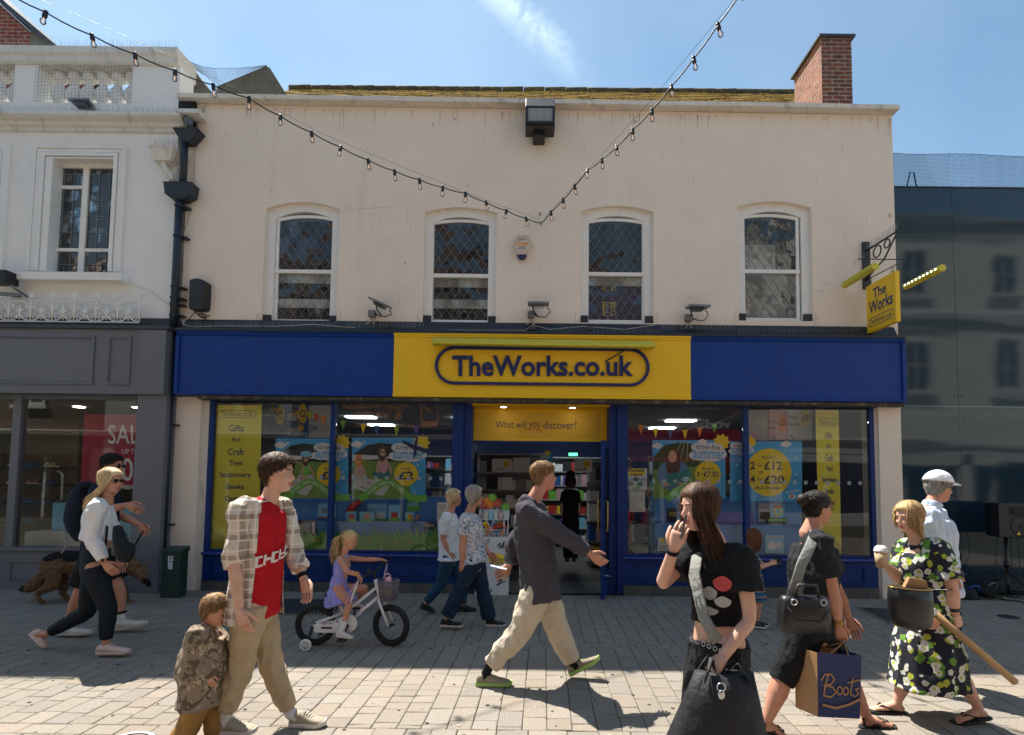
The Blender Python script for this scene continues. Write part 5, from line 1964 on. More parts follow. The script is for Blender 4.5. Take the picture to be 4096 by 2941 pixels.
# lead apron and grey shop fascia
GY=-0.30
gz1,gz0=P(300,1310,GY).z,P(300,1574,GY).z
gx1=P(664,1440,GY).x
mb=MB()
molding(mb,Wx0,P(682,1300,GY).x,[(WY,gz1+0.22),(WY-0.02,gz1+0.22),(WY-0.04,gz1+0.05),(GY-0.04,gz1+0.03),(GY-0.04,gz1-0.02),(WY,gz1-0.02)],'lead')
mb.build('lead_apron',WB)
mb=MB()
mb.box(Wx0,gx1,GY,WY-0.001,gz0,gz1-0.021,'grey_paint')
mb.box(P(558,1440,GY).x,gx1,GY-0.025,GY-0.001,gz0-0.0,gz1-0.03,'grey_paint')
for a_,b_ in ((-260,377),(430,524)):
 pa,pb=P(a_,1440,GY).x,P(b_,1440,GY).x
 zt_,zb_=P(300,1343,GY).z,P(300,1538,GY).z
 frame_rect(mb,pa,pb,zb_,zt_,0.03,GY-0.02,GY-0.001,'grey_paint')
 frame_rect(mb,pa+0.036,pb-0.036,zb_+0.036,zt_-0.036,0.012,GY-0.012,GY-0.001,'grey_paint')
mb.build('fascia',WB)
mb=MB()
gp0,gp1=P(534,1900,GY+0.05).x,P(652,1900,GY+0.05).x
mb.box(gp0,gp1,GY+0.05,0.1,-0.02,gz0-0.001,'grey_paint')
mb.box(gp0-0.0,gp1+0.02,GY+0.03,GY+0.049,-0.02,0.35,'grey_paint')
mb.build('pilaster',WB)
SY_=-0.1
pst0,pst1=P(40,1900,SY_).x,P(72,1900,SY_).x
zw=P(300,2190,SY_).z
mb=MB()
mb.box(pst0,pst1,SY_-0.02,SY_+0.1,zw,gz0,'grey_paint')
mb.box(Wx0,gp0,SY_-0.01,SY_+0.08,gz0-0.06,gz0-0.002,'grey_paint')
mb.build('window_frame',WB)
mb=MB()
mb.box(Wx0,gp0,SY_-0.02,SY_+0.12,0.0,zw-0.05,'grey_paint')
mb.box(Wx0,gp0,SY_-0.06,SY_+0.12,zw-0.049,zw,'grey_paint')
frame_rect(mb,P(45,2290,SY_).x,P(300,2290,SY_).x,0.15,0.42,0.018,SY_-0.034,SY_-0.021,'grey_paint')
frame_rect(mb,P(320,2290,SY_).x,P(490,2290,SY_).x,0.15,0.42,0.018,SY_-0.034,SY_-0.021,'grey_paint')
mb.build('stallriser',WB)
mb=MB()
mb.box(Wx0,pst0,SY_+0.03,SY_+0.036,zw,gz0-0.06,'glass_shop')
mb.box(pst1,gp0,SY_+0.03,SY_+0.036,zw,gz0-0.06,'glass_shop')
mb.build('pane',WB)
mb=MB()
mat('room_tan',h2('6a5a44'),0.8)
mb.quad((Wx0,0.1,0),(Wx0,3.2,0),(Wx0,3.2,gz0),(Wx0,0.1,gz0),'room_dark')
mb.quad((Wx0,0.1,0),(Wx0,0.1,gz0),(Wx0,-0.1,gz0),(Wx0,-0.1,0),'room_dark')
mb.quad((Wx0,3.2,0),(gp1,3.2,0),(gp1,3.2,gz0),(Wx0,3.2,gz0),'room_tan')
mb.quad((gp1,0.1,0),(gp1,3.2,0),(gp1,3.2,gz0),(gp1,0.1,gz0),'room_dark')
mb.quad((Wx0,0.02,gz0-0.02),(gp1,0.02,gz0-0.02),(gp1,3.2,gz0-0.02),(Wx0,3.2,gz0-0.02),'room_dark')
mb.quad((Wx0,0,0.02),(gp1,0,0.02),(gp1,3.2,0.02),(Wx0,3.2,0.02),'room_floor')
for x in (-6.6,-6.0,-7.6):
 mb.ell((x,1.0,gz0-0.03),0.09,0.09,0.012,'downlight',12,4)
mb.build('sales_room',WB)
# hopper on the white wall
t=thing('white_hopper','white rainwater hopper with a crooked outlet pipe on the white wall','hopper',P(640,650,-0.1))
mb=MB()
a,b=P(597,588,-0.25),P(694,588,-0.25)
c_,d_=P(607,637,-0.22),P(676,637,-0.22)
mb.hexa([(c_.x,-0.2,c_.z),(d_.x,-0.2,c_.z),(b.x,-0.26,a.z),(a.x,-0.26,a.z)],[(c_.x,WY,c_.z),(d_.x,WY,c_.z),(b.x,WY,a.z),(a.x,WY,a.z)],'white_dirty')
mb.box(a.x-0.01,b.x+0.01,-0.27,WY,a.z,a.z+0.02,'white_dirty')
mb.build('box',t)
mb=MB()
mb.tube([P(656,640,-0.12),P(658,665,-0.12),P(668,684,-0.12),P(682,700,-0.12),P(690,728,-0.12)],0.045,'white_dirty',12)
mb.build('outlet',t)
mb=MB()
spikes(mb,(a.x,-0.2,a.z+0.02),(b.x,-0.2,a.z+0.02),0.03,0.12,r=0.0016,seed=12)
mb.build('bird_spikes',t)
# drainpipe with hoppers
t=thing('drainpipe','dark blue-black drainpipe with two hoppers between the white and the cream building','drainpipe',P(700,2300,-0.2))
DX=P(705,1000,-0.15).x
mat('pipe_paint',h2('1f2b3a'),0.45,var=0.15,vs_=5,dirt=(h2('5a5a58'),0.12,12))
mb=MB()
mb.cyl((DX,-0.13,0.05),(DX,-0.13,P(705,1330,-0.13).z),0.055,'pipe_paint',16)
mb.cyl((DX,-0.13,P(705,1330,-0.13).z),(DX,-0.13,P(705,780,-0.13).z),0.052,'pipe_paint',16)
mb.cyl((DX+0.03,-0.13,P(740,740,-0.13).z),(DX+0.03,-0.13,P(740,560,-0.13).z),0.047,'pipe_paint',16)
mb.build('pipe',t)
for y in (824,945,1148,1192,1216,1260,1700,2100):
 mb=MB()
 z_=P(705,y,-0.13).z
 mb.cyl((DX,-0.13,z_-0.012),(DX,-0.13,z_+0.012),0.064,'pipe_paint',16)
 mb.box(DX-0.02,DX+0.11,-0.1,0.0,z_-0.012,z_+0.012,'pipe_paint')
 mb.build('collar',t)
for (xa_,xb_,xc_,xd_,y0,y1,nm) in ((655,766,690,735,728,796,0),(694,790,725,760,512,566,1)):
 mb=MB()
 a,b=P(xa_,y0,-0.22),P(xb_,y0,-0.22)
 ym=y0+(y1-y0)*(0.7 if nm==0 else 0.25)
 m0,m1=P(xa_+5,ym,-0.2),P(xb_-4,ym,-0.2)
 c_,d_=P(xc_,y1,-0.17),P(xd_,y1,-0.17)
 R=lambda l_,r_,yf,z_:[V((l_,yf,z_)),V((r_,yf,z_)),V((r_,-0.03,z_)),V((l_,-0.03,z_))]
 mb.loft([R(c_.x,d_.x,-0.18,c_.z),R(m0.x,m1.x,-0.21,m0.z),R(a.x,b.x,-0.225,a.z-0.02),R(a.x-0.012,b.x+0.012,-0.235,a.z)],'pipe_paint',smooth=False)
 mb.build('hopper',t)
mb=MB()
vx0,vx1=P(716,480,-0.02).x,P(783,480,-0.02).x
mb.box(vx0,vx1,-0.05,0.0,P(750,514,-0.02).z,P(750,395,-0.02).z,'dark')  # flat dark slab: shade of the void above the hopper, put in as colour
mb.box(P(712,450,-0.2).x,P(800,450,-0.2).x,-0.24,0.0,P(750,458,-0.2).z,P(750,442,-0.2).z,'white_dirty')
mb.build('outlet_void',t)
# pigeon in the hopper
mat('pigeon_grey',h2('5d6672'),0.8,var=0.2,vs_=30)
mat('pigeon_dark',h2('2f3a44'),0.7,var=0.2,vs_=30)
c=P(752,500,-0.17)
mb=MB()
mb.tube([c+V((0.06,0,-0.03)),c+V((0.03,0,0.02)),c+V((-0.01,0,0.07)),c+V((-0.035,0,0.11)),c+V((-0.045,0,0.135))],[0.012,0.05,0.055,0.03,0.02],'pigeon_grey',12)
mb.ell(c+V((-0.05,0,0.145)),0.022,0.02,0.022,'pigeon_dark',10,6)
mb.tube([c+V((-0.07,0,0.142)),c+V((-0.095,0,0.132))],[0.005,0.001],'pigeon_dark',6)
mb.tube([c+V((0.05,0,-0.02)),c+V((0.10,0,-0.10))],[0.03,0.02],'pigeon_dark',8)
mb.build('pigeon',loc=c-V((0,0,0.04)),label='grey pigeon sitting in the top drain hopper between the two buildings',cat='pigeon')
# iron cresting on the grey shopfront
CY_=WY-0.16
czb,czt=P(280,1288,CY_).z,P(280,1205,CY_).z
ch_=czt-czb
cw=(P(558,1250,CY_).x-P(35,1250,CY_).x)/6.0
def scroll(mb,cx,cz,r,a0,turns,s,m,y):
 pts=[]
 for i in range(20):
  t_=i/19
  a=a0+s*turns*2*math.pi*t_
  q=r*(1-0.75*t_)
  pts.append((cx+q*math.cos(a),y,cz+q*math.sin(a)))
 mb.tube(pts,0.008,m,5)
xr_=P(558,1250,CY_).x
CR=thing('iron_cresting','white scrolled cast iron cresting with star finials above the grey shopfront','railing',((xr_-3*cw),CY_,czb))
for k in range(9):
 x1_,x0_=xr_-k*cw,xr_-(k+1)*cw
 cx=(x0_+x1_)/2
 mb=MB()
 mb.tube([(x0_,CY_,czt),(x1_,CY_,czt)],0.010,'white_paint',6)
 mb.tube([(x0_,CY_,czb),(x1_,CY_,czb)],0.012,'white_paint',6)
 mb.tube([(x1_,CY_,czb),(x1_,CY_,czt+0.05)],0.011,'white_paint',6)
 for s in (-1,1):
  mb.tube([(cx+s*cw*0.45,CY_,czb+0.02),(cx+s*cw*0.30,CY_,czb+ch_*0.06),(cx+s*0.1*cw,CY_,czb+ch_*0.18),(cx,CY_,czb+ch_*0.4)],0.009,'white_paint',5)
  scroll(mb,cx+s*cw*0.22,czb+ch_*0.27,ch_*0.20,rad(-90),1.3,s,'white_paint',CY_)
  scroll(mb,cx+s*cw*0.36,czb+ch_*0.74,ch_*0.15,rad(90),1.2,-s,'white_paint',CY_)
  mb.tube([(cx,CY_,czb+ch_*0.98),(cx+s*cw*0.2,CY_,czb+ch_*0.92),(cx+s*cw*0.44,CY_,czb+ch_*0.62),(cx+s*cw*0.47,CY_,czb+ch_*0.2)],0.008,'white_paint',5)
  mb.tube([(cx,CY_,czb+ch_*0.35),(cx+s*cw*0.16,CY_,czb+ch_*0.55),(cx+s*cw*0.2,CY_,czb+ch_*0.66)],[0.012,0.012,0.004],'white_paint',5)
 mb.ell((cx,CY_,czb+ch_*0.55),0.028,0.012,0.045,'white_paint',8,6)
 mb.tube([(cx,CY_,czb+ch_*0.1),(cx,CY_,czb+ch_*0.85)],[0.012,0.006],'white_paint',5)
 A=None
 st=[(x1_+(0.022 if i %2 else 0.055)*math.cos(math.pi/2+math.pi*i/5),czt+0.085+(0.022 if i %2 else 0.055)*math.sin(math.pi/2+math.pi*i/5)) for i in range(10)]
 xz(mb,st,CY_-0.006,CY_+0.006,'white_paint')
 mb.build('panel',CR)
# spotlights on the white building
t=thing('spotlight','small black spotlight on a bracket at the left edge above the iron cresting','spotlight',P(30,1180,-0.2))
mb=MB()
c=P(12,1110,-0.3)
mb.box(c.x-0.16,c.x+0.11,-0.38,-0.16,c.z-0.09,c.z+0.09,'black_plastic')
mb.build('head',t,bevel=0.01)
mb=MB()
mb.box(c.x-0.14,c.x+0.02,-0.386,-0.379,c.z-0.06,c.z+0.06,'flood_glass')
mb.build('lens',t)
mb=MB()
mb.tube([c+V((0.06,0.02,0.08)),c+V((0.09,0.06,-0.12)),c+V((0.14,0.25,-0.2))],0.015,'grey_metal',6)
mb.tube([c+V((-0.2,0.1,-0.2)),c+V((0.18,0.1,-0.24))],0.03,'grey_metal',4)
mb.build('bracket',t)
t=thing('balustrade_flood','flat grey LED flood fixed below the balustrade netting','floodlight',P(315,430,-0.2))
mb=MB()
a,b=P(276,402,-0.2),P(358,402,-0.2)
mb.hexa([(a.x,-0.22,a.z),(b.x,-0.22,a.z),(b.x,-0.22,a.z+0.03),(a.x,-0.22,a.z+0.03)],[(a.x+0.03,WY-0.01,a.z-0.03),(b.x-0.03,WY-0.01,a.z-0.03),(b.x-0.03,WY-0.01,a.z),(a.x+0.03,WY-0.01,a.z)],'grey_metal')
for k in range(6):
 x=a.x+0.08+k*0.028
 mb.box(x,x+0.01,-0.2,-0.1,a.z-0.07,a.z-0.012,'grey_metal')
mb.build('lamp_head',t)
mb=MB()
mb.tube([b+V((-0.03,0.1,0.0)),b+V((-0.03,0.15,-0.1)),b+V((-0.15,0.2,-0.18)),b+V((-0.3,0.22,-0.19))],0.009,'cable_white',6)
mb.build('cable',t)
mb=MB()
mb.tube([P(x,y,0.0-0.02) for x,y in ((803,395),(830,398),(822,420),(808,460),(795,500),(790,560),(778,620),(776,760),(760,850),(738,930),(732,1100),(722,1240),(725,1280))],0.007,'cable_white',6)
mb.tube([P(x,y,WY-0.015) for x,y in ((495,1100),(505,1125),(560,1150),(600,1158),(640,1195),(680,1222))],0.006,'white_paint',6)
mb.build('wall_cable',loc=P(740,1000,0),label='pale cable clipped along the edge of the cream wall beside the drainpipe',cat='cable')
# shoe shop window contents
t=thing('shoe_rack','tan wall rack of sandals seen through the grey shopfront','shelving',P(150,2100,1.4))
mb=MB()
for y in (1868,1938,2012,2090):
 z_=P(150,y,1.3).z
 mb.box(-9.5,P(216,1900,1.3).x,1.3,1.75,z_-0.03,z_,'room_dark')
mb.box(-9.5,P(216,1900,1.3).x,1.76,1.8,0.1,2.6,'room_tan')
mb.build('frame',t)
rn=random.Random(21)
shoe_cols=['p_dark','p_brown','p_skin','p_navy','p_paper','p_red','p_dblue','p_cream']
mb0=[]
for y in (1868,1938,2012,2090):
 z_=P(150,y,1.3).z
 x=P(8,1900,1.3).x
 while x<P(205,1900,1.3).x:
  cm=rn.choice(shoe_cols)
  mb=MB()
  L_=0.22
  mb.hexa([(x,1.38,z_+0.001),(x+L_,1.38,z_+0.001),(x+L_,1.38,z_+0.022),(x,1.38,z_+0.035)],[(x,1.46,z_+0.001),(x+L_,1.46,z_+0.001),(x+L_,1.46,z_+0.022),(x,1.46,z_+0.035)],cm)
  for u in (0.03,0.14):
   mb.tube([(x+u,1.375,z_+0.03),(x+u+0.02,1.40,z_+0.075),(x+u+0.02,1.44,z_+0.075),(x+u,1.465,z_+0.03)],0.009,cm,5)
  mb.build('sandal',loc=(x,1.4,z_),label='strappy sandal on the tan rack behind the grey shopfront glass',cat='shoe',group='sandals on the rack in the grey shop')
  x+=rn.uniform(0.27,0.36)
A=poster('dark red sale poster hanging in the grey shop window',[(336,1657),(560,1657),(556,1940),(322,1940)],'p_sale',0.35,cat='poster')
A.text('SALE',432,1699,594,1776,'p_white',0.01)
A.text('UP TO',489,1796,556,1816,'p_white',0.0)
A.text('50%',440,1832,600,1925,'p_white',0.02)
A.done()
mb=MB()
for x0,x1,y0,Y in ((100,330,2128,0.35),(212,300,2012,0.6),(470,548,2020,0.4),(330,530,2132,0.5)):
 a,b=P(x0,y0,Y),P(x1,y0,Y)
 mb=MB()
 mb.box(a.x,b.x,Y,Y+0.35,0.05,a.z,'p_paper' if x0 in (100,330) else 'p_sky')
 mb.build('plinth_box',loc=((a.x+b.x)/2,Y,0),label={100:'wide low white display box at the left of the grey shop window',212:'tall pale blue display box in the grey shop window',470:'pale blue display box under the sale poster',330:'low white display box behind the blue one in the grey shop window'}[x0],cat='display box')
for i,x in enumerate((485,520)):
 c=P(x,1950,0.5)
 mb=MB()
 mb.tube([c+V((-0.05,0,0.0)),c+V((0.02,0,0.03)),c+V((0.10,0,0.0)),c+V((0.15,0,-0.01))],[(0.03,0.04),(0.04,0.06),(0.035,0.035),(0.02,0.02)],'p_white',10)
 mb.build('trainer',loc=c,label=('white trainer displayed in the grey shop window, left of its pair','white trainer displayed in the grey shop window, right of its pair')[i],cat='shoe')
mb=MB()
mb.tube([P(224,2005,0.45),P(248,2000,0.45),P(250,1900,0.45),P(238,1888,0.45),P(226,1886,0.45)],0.018,'steel',8)
mb.build('door_pull',loc=P(240,2005,0.45),label='long curved steel door pull behind the grey shopfront glass',cat='handle')
# ================================================================== roofs behind
mb=MB()
mb.slab([(-260,205),(-260,-160),(-40,-20),(118,130),(225,205),(225,420),(-260,420)],1.6,5.0,'brick_red')
bb=mb.build('brick_gable',loc=P(0,200,1.6)-V((0,0,3)),label='red brick gable with a dark sloping verge rising behind the balustrade',cat='building')
mb=MB()
mb.slab([(-60,-60),(-30,-60),(20,8),(245,198),(232,205),(8,22)],1.5,5.0,'lead')
mb.build('verge',bb)
mb=MB()
mb.slab([(122,118),(226,200),(122,200)],1.585,1.6,'stone_dark')
mb.build('render_patch',bb)
mb=MB()
mb.slab([(720,217),(735,228),(784,288),(812,330),(842,362),(842,400),(720,400)],0.45,0.75,'stone_dark')
mb.build('parapet_return',loc=P(760,380,0.5),label='dark lichened stone side wall stepping down from the white balustrade',cat='wall')
mb=MB()
mb.slab([(862,372),(868,345),(1062,266),(1078,270),(1092,292),(1098,330),(1112,370),(1112,400),(862,400)],1.6,2.6,'stone_dark')
mb.build('stone_gable',loc=P(980,390,1.6),label='dark lichened stone gable end poking up behind the cream parapet',cat='wall')
def net(name,label,top,bot,n1,n2,r,m,par=None):
 mb=MB()
 def cur(c,t):
  k=t*(len(c)-1)
  i=min(int(k),len(c)-2)
  return V(c[i]).lerp(V(c[i+1]),k-i)
 gp=[[cur(top,i/n1).lerp(cur(bot,i/n1),j/n2)+V((0,0.02*math.sin(i*0.06),0.004*math.sin(i*0.9+j*0.5))) for j in range(n2+1)] for i in range(n1+1)]
 for i in range(n1+1):
  mb.tube(gp[i],r,m,3,smooth=False)
 for j in range(n2+1):
  mb.tube([gp[i][j] for i in range(n1+1)],r*(2 if j==0 else 1),m,3,smooth=False)
 return mb.build(name,par,**({} if par else dict(loc=gp[0][n2],label=label,cat='netting')))
net('bird_netting','sagging bird netting stretched from the white parapet to the stone gable',[P(722,221,0.6),P(745,240,0.7),P(800,262,1.0),P(860,272,1.3),P(960,272,1.5),P(1069,264,1.58)],[P(724,225,0.6),P(770,270,0.7),P(815,300,1.0),P(880,345,1.3),P(980,305,1.5),P(1069,270,1.58)],60,10,0.0022,'net')
# ================================================================== hoarding at the right
HYp=0.5
HB=thing('hoarding','tall dark blue glossy panelled hoarding beside the right end of the shop','hoarding',(8,HYp,0))
hx0,hx1=xR+0.01,12.5
cols_=[hx0,P(3817,1100,HYp).x,P(4400,1100,HYp).x,hx1]
zh=[-0.05,P(3800,1626,HYp).z,P(3800,952,HYp).z,P(3800,752,HYp).z]
for i in range(3):
 for j in range(3):
  mb=MB()
  mb.box(cols_[i]+0.002,cols_[i+1]-0.002,HYp+rn.uniform(0,0.003),HYp+0.05,zh[j]+0.002,zh[j+1]-0.002,'hoarding')
  mb.build('panel',HB)
mb=MB()
for xx in (cols_[1]-0.06,cols_[1]+0.06,(cols_[0]+cols_[1])/2+0.1,(cols_[1]+cols_[2])/2):
 for j in range(3):
  for q in (0.06,0.5,0.94):
   z_=zh[j]+(zh[j+1]-zh[j])*q
   mb.ell((xx,HYp-0.001,z_),0.011,0.008,0.011,'hoarding',8,5)
mb.build('bolt',HB)
mb=MB()
mb.box(hx0,hx1,HYp-0.01,HYp+0.3,zh[3]+0.001,zh[3]+0.02,'lead')
mb.build('capping',HB)
net('bird_netting','fine blue netting stretched above the dark hoarding',[P(3560,612,0.62),P(3800,618,0.62),P(4100,624,0.62),P(4700,628,0.62)],[P(3560,760,0.62),P(3800,757,0.62),P(4100,748,0.62),P(4700,740,0.62)],200,26,0.0026,'net_blue')
mb=MB()
mb.tube([P(3625,760,0.6),P(3640,690,0.6),P(3655,690,0.6),P(3668,760,0.6)],0.012,'net_blue',6)
mb.build('net_prop',loc=P(3645,758,0.6),label='small prop poking up under the netting above the hoarding',cat='prop')
# ================================================================== street side opposite (seen in the glass)
mat('opp_cream',h2('d2cdc4'),0.9,var=0.05,vs_=2)
mat('opp_white',h2('c8c5bc'),0.9,var=0.05,vs_=2)
mat('opp_dark',h2('2b2d31'),0.5)
mat('opp_red',h2('b3151f'),0.5)
OYp=-13.6
def opp(label,x0,x1,zt_,wall,wx,rows_,trim,shop,roofm=None,rz=2.5):
 t=thing('opposite_building',label,'building',((x0+x1)/2,OYp,0))
 mb=MB()
 mb.box(x0+0.01,x1-0.01,OYp-6,OYp,3.3,zt_,wall)
 mb.box(x0+0.01,x0+0.5,OYp-0.6,OYp,0,3.3,wall)
 mb.box(x1-0.5,x1-0.01,OYp-0.6,OYp,0,3.3,wall)
 mb.box(x0+0.01,x1-0.01,OYp-6,OYp-0.6,0,3.3,'opp_dark')
 mb.build('wall',t)
 for wxx in wx:
  for z0,z1 in rows_:
   mb=MB()
   frame_rect(mb,wxx-0.62,wxx+0.62,z0-0.1,z1+0.1,0.12,OYp+0.002,OYp+0.08,trim)
   mb.box(wxx-0.03,wxx+0.03,OYp+0.004,OYp+0.05,z0,z1,trim)
   mb.box(wxx-0.5,wxx-0.031,OYp+0.004,OYp+0.05,(z0+z1)/2-0.03,(z0+z1)/2+0.03,trim)
   mb.box(wxx+0.031,wxx+0.5,OYp+0.004,OYp+0.05,(z0+z1)/2-0.03,(z0+z1)/2+0.03,trim)
   mb.box(wxx-0.75,wxx+0.75,OYp+0.002,OYp+0.16,z0-0.25,z0-0.101,trim)
   wn=mb.build('window',t)
   mb=MB()
   mb.box(wxx-0.5,wxx+0.5,OYp+0.001,OYp+0.0035,z0,z1,'window_black')
   mb.build('pane',wn)
 mb=MB()
 molding(mb,x0+0.01,x1-0.01,[(OYp,zt_-0.2),(OYp+0.15,zt_-0.15),(OYp+0.3,zt_+0.02),(OYp+0.3,zt_+0.1),(OYp,zt_+0.1)],trim)
 molding(mb,x0+0.01,x1-0.01,[(OYp,3.25),(OYp+0.2,3.3),(OYp+0.25,3.45),(OYp,3.5)],trim)
 mb.build('cornice',t)
 if roofm:
  mb=MB()
  mb.add([(x0,OYp+0.2,zt_+0.1),(x1,OYp+0.2,zt_+0.1),(x1,OYp-3,zt_+rz),(x0,OYp-3,zt_+rz),(x0,OYp-6,zt_),(x1,OYp-6,zt_)],[(0,1,2,3),(3,2,5,4),(0,3,4),(1,5,2)],roofm)
  mb.build('roof',t)
 mb=MB()
 mb.box(x0+0.5,x1-0.5,OYp-0.3,OYp+0.1,2.55,3.24,shop)
 mb.build('shop_fascia',t)
 mb=MB()
 n_=max(2,int((x1-x0)/2))
 for k in range(n_+1):
  xx=x0+0.5+(x1-x0-1)*k/n_
  mb.box(xx-0.06,xx+0.06,OYp-0.4,OYp-0.2,0,2.55,trim)
 mb.box(x0+0.5,x1-0.5,OYp-0.42,OYp-0.22,0,0.5,shop)
 mb.build('shopfront',t)
 return t
def optext(par,body,x0,x1,z0,z1,m,y=OYp+0.104,bold=0.02,nm='lettering'):
 mb=MB()
 A=Art(lambda u,v,h:V((x1-u*(x1-x0),y+h,z1-v*(z1-z0))),mb=mb)
 A.text(body,0,0,1,1,m,bold)
 mb.build(nm,par)
o0_=opp('long brown brick building reflected in the grey shop window',-32,-17,9.0,'brick_brown',(-29,-26,-23,-20),((4.6,6.4),),'opp_white','opp_dark','roof_brown',3)
o1_=opp('tall white house with brown roof reflected at the left of the shop glass',-17,-9.6,8.0,'opp_white',(-15,-12.8,-10.9),((4.9,6.2),),'opp_white','opp_dark','roof_brown',3)
o2_=opp('brown brick building with an orange lettered dark fascia reflected in the left window',-9.6,-2.6,9.6,'brick_brown',(-8.2,-6.1,-4.0),((5.6,7.4),),'opp_white','opp_dark','roof_brown',3)
mb=MB()
mb.box(-9.1,-3.1,OYp,OYp+.1,3.5,5.0,'opp_dark')
mb.build('sign_board',o2_)
optext(o2_,'TECH WORLD',-7.5,-4.7,4.5,4.86,'p_orange',bold=.06)
optext(o2_,'& VAPES',-7.0,-5.1,4.06,4.42,'p_orange',bold=.06)
optext(o2_,'BUY SELL TRADE',-7.0,-4.6,3.78,3.92,'p_orange')
mb=MB()
frame_rect(mb,-4.35,-3.65,3.8,4.8,.06,OYp+.1,OYp+.106,'p_orange')
mb.box(-4.29,-3.71,OYp+.1,OYp+.105,3.86,4.05,'p_orange')
mb.tube([(-4.2,OYp+.104,4.65),(-3.8,OYp+.104,4.2)],.03,'p_orange',6)
mb.build('phone_emblem',o2_)
o3_=opp('brown tiled building with a red fascia reflected in the right shop window',-2.6,9.8,7.2,'brick_brown',(-1.0,1.6,4.2,7.2),((4.9,6.3),),'opp_white','opp_red','roof_brown',4)
mb=MB()
mb.box(4.6,9.0,OYp,OYp+.1,3.78,4.3,'opp_dark')
mb.box(3.8,9.2,OYp,OYp+.35,3.3,3.77,'opp_red')
mb.build('sign_board',o3_)
optext(o3_,'vodafone',5.7,8.2,3.84,4.24,'p_white')
o4_=opp('three-storey cream building mirrored in the dark hoarding',9.8,26,13.0,'opp_cream',(12.6,16.5,20.4,24.2),((5.7,7.8),(9.9,11.6)),'opp_white','opp_cream',None)
mb=MB()
mb.box(10.2,25.6,OYp,OYp+.12,2.9,4.6,'opp_cream')
for x in (14.6,18.5,22.3):
 mb.box(x-.2,x+.2,OYp-.3,OYp+.1,0,2.89,'opp_cream')
mb.build('sign_board',o4_)
molding_=MB()
molding(molding_,9.8,26,[(OYp,8.5),(OYp+.18,8.6),(OYp+.22,9.0),(OYp,9.1)],'opp_white')
molding_.build('string_course',o4_)
optext(o4_,'JIGSAW',17.0,19.2,3.2,3.55,'p_dark',y=OYp+.124)
# ================================================================== street objects
mat('cabinet_green',h2('1f3a33'),0.55,var=0.12,vs_=6,bump=0.1,bs=50,dirt=(h2('7d7f78'),0.1,14))
t=thing('utility_cabinet','dark green utility cabinet numbered nine against the cream pilaster','utility cabinet',G(692,2393))
cg=G(692,2393)
yf=cg.y
a,b=P(640,2380,yf),P(714,2380,yf)
zt_=P(692,2210,yf).z
mb=MB()
mb.box(a.x,b.x,yf,yf+0.18,0,zt_,'cabinet_green')
mb.build('body',t,bevel=0.006)
mb=MB()
mb.hexa([(a.x-0.012,yf-0.02,zt_+0.001),(b.x+0.012,yf-0.02,zt_+0.001),(b.x+0.012,yf-0.02,zt_+0.02),(a.x-0.012,yf-0.02,zt_+0.02)],[(a.x-0.012,yf+0.19,zt_+0.001),(b.x+0.012,yf+0.19,zt_+0.001),(b.x+0.012,yf+0.19,zt_+0.07),(a.x-0.012,yf+0.19,zt_+0.07)],'cabinet_green')
mb.build('lid',t)
mb=MB()
A=Art(plane(yf-0.001),mb=mb)
A.rect(672,2225,692,2245,'white')
A.text('9',677,2227,687,2243,'p_dark',0.04)
A.rect(672,2247,690,2277,'white')
A.rect(675,2248,687,2254,'p_sky')
for k in range(4):
 A.line([(675,2259+k*4),(687,2259+k*4)],1,'p_grey')
mb.build('label_plate',t)
# display stand with wire basket outside the door
yf=G(1966,2381).y
t=thing('display_stand','white printed display stand with a wire basket by the shop door','display stand',G(1966,2381))
a,b=P(1899,2370,yf),P(2033,2370,yf)
zt_=P(1966,2150,yf).z
mb=MB()
mb.box(a.x,b.x,yf,yf+0.4,0.0,zt_,'card_white')
mb.build('card_base',t)
mb=MB()
A=Art(plane(yf-0.001),mb=mb)
A.ell(1990,2237,36,22,'p_sun',20,0.05)
A.text('ess fun',1962,2229,2014,2246,'p_navy',0.02)
A.text('veryone',1958,2247,2014,2264,'p_navy',0.02)
A.line([(1989,2186),(2000,2172),(2000,2195),(2018,2165),(2010,2195),(2024,2178),(2028,2190)],4,'p_dark')
A.line([(1988,2308),(1998,2306),(1990,2325),(2010,2318),(1986,2342),(2022,2325)],4,'p_dark')
A.line([(1945,2357),(1965,2356),(1968,2364),(1950,2368)],3,'p_dblue')
A.line([(1945,2165),(1955,2155),(1958,2165),(1945,2175)],3,'p_teal')
mb.build('print',t)
def wire_basket(par,x0,x1,y0,y1,Y0,Y1,nm='basket'):
 mb=MB()
 a_,b_=P(x0,y0,Y0),P(x1,y1,Y0)
 zt2,zb2=a_.z,b_.z
 for z_ in (zt2,(zt2+zb2)/2,zb2):
  mb.tube([(a_.x,Y0,z_),(b_.x,Y0,z_),(b_.x,Y1,z_),(a_.x,Y1,z_),(a_.x,Y0,z_)],0.0035 if z_!=zt2 else 0.005,'wire_white',5)
 for k in range(11):
  x=a_.x+(b_.x-a_.x)*k/10
  mb.tube([(x,Y0,zt2),(x,Y0,zb2),(x,Y1,zb2),(x,Y1,zt2)],0.0025,'wire_white',4)
 for k in range(1,8):
  y=Y0+(Y1-Y0)*k/8
  mb.tube([(a_.x,y,zt2),(a_.x,y,zb2),(b_.x,y,zb2),(b_.x,y,zt2)],0.0025,'wire_white',4)
 return mb.build(nm,par)
wire_basket(t,1918,2033,2042,2080,yf,yf+0.35)
wire_basket(t,1935,2028,2120,2150,yf+0.02,yf+0.33)
mb=MB()
for x0_,x1_ in ((1945,1975),(1975,1960),(2012,2020),(2020,2012),(2033,2033)):
 mb.tube([P(x0_,2080,yf),P(x1_,2140,yf)],0.005,'wire_white',5)
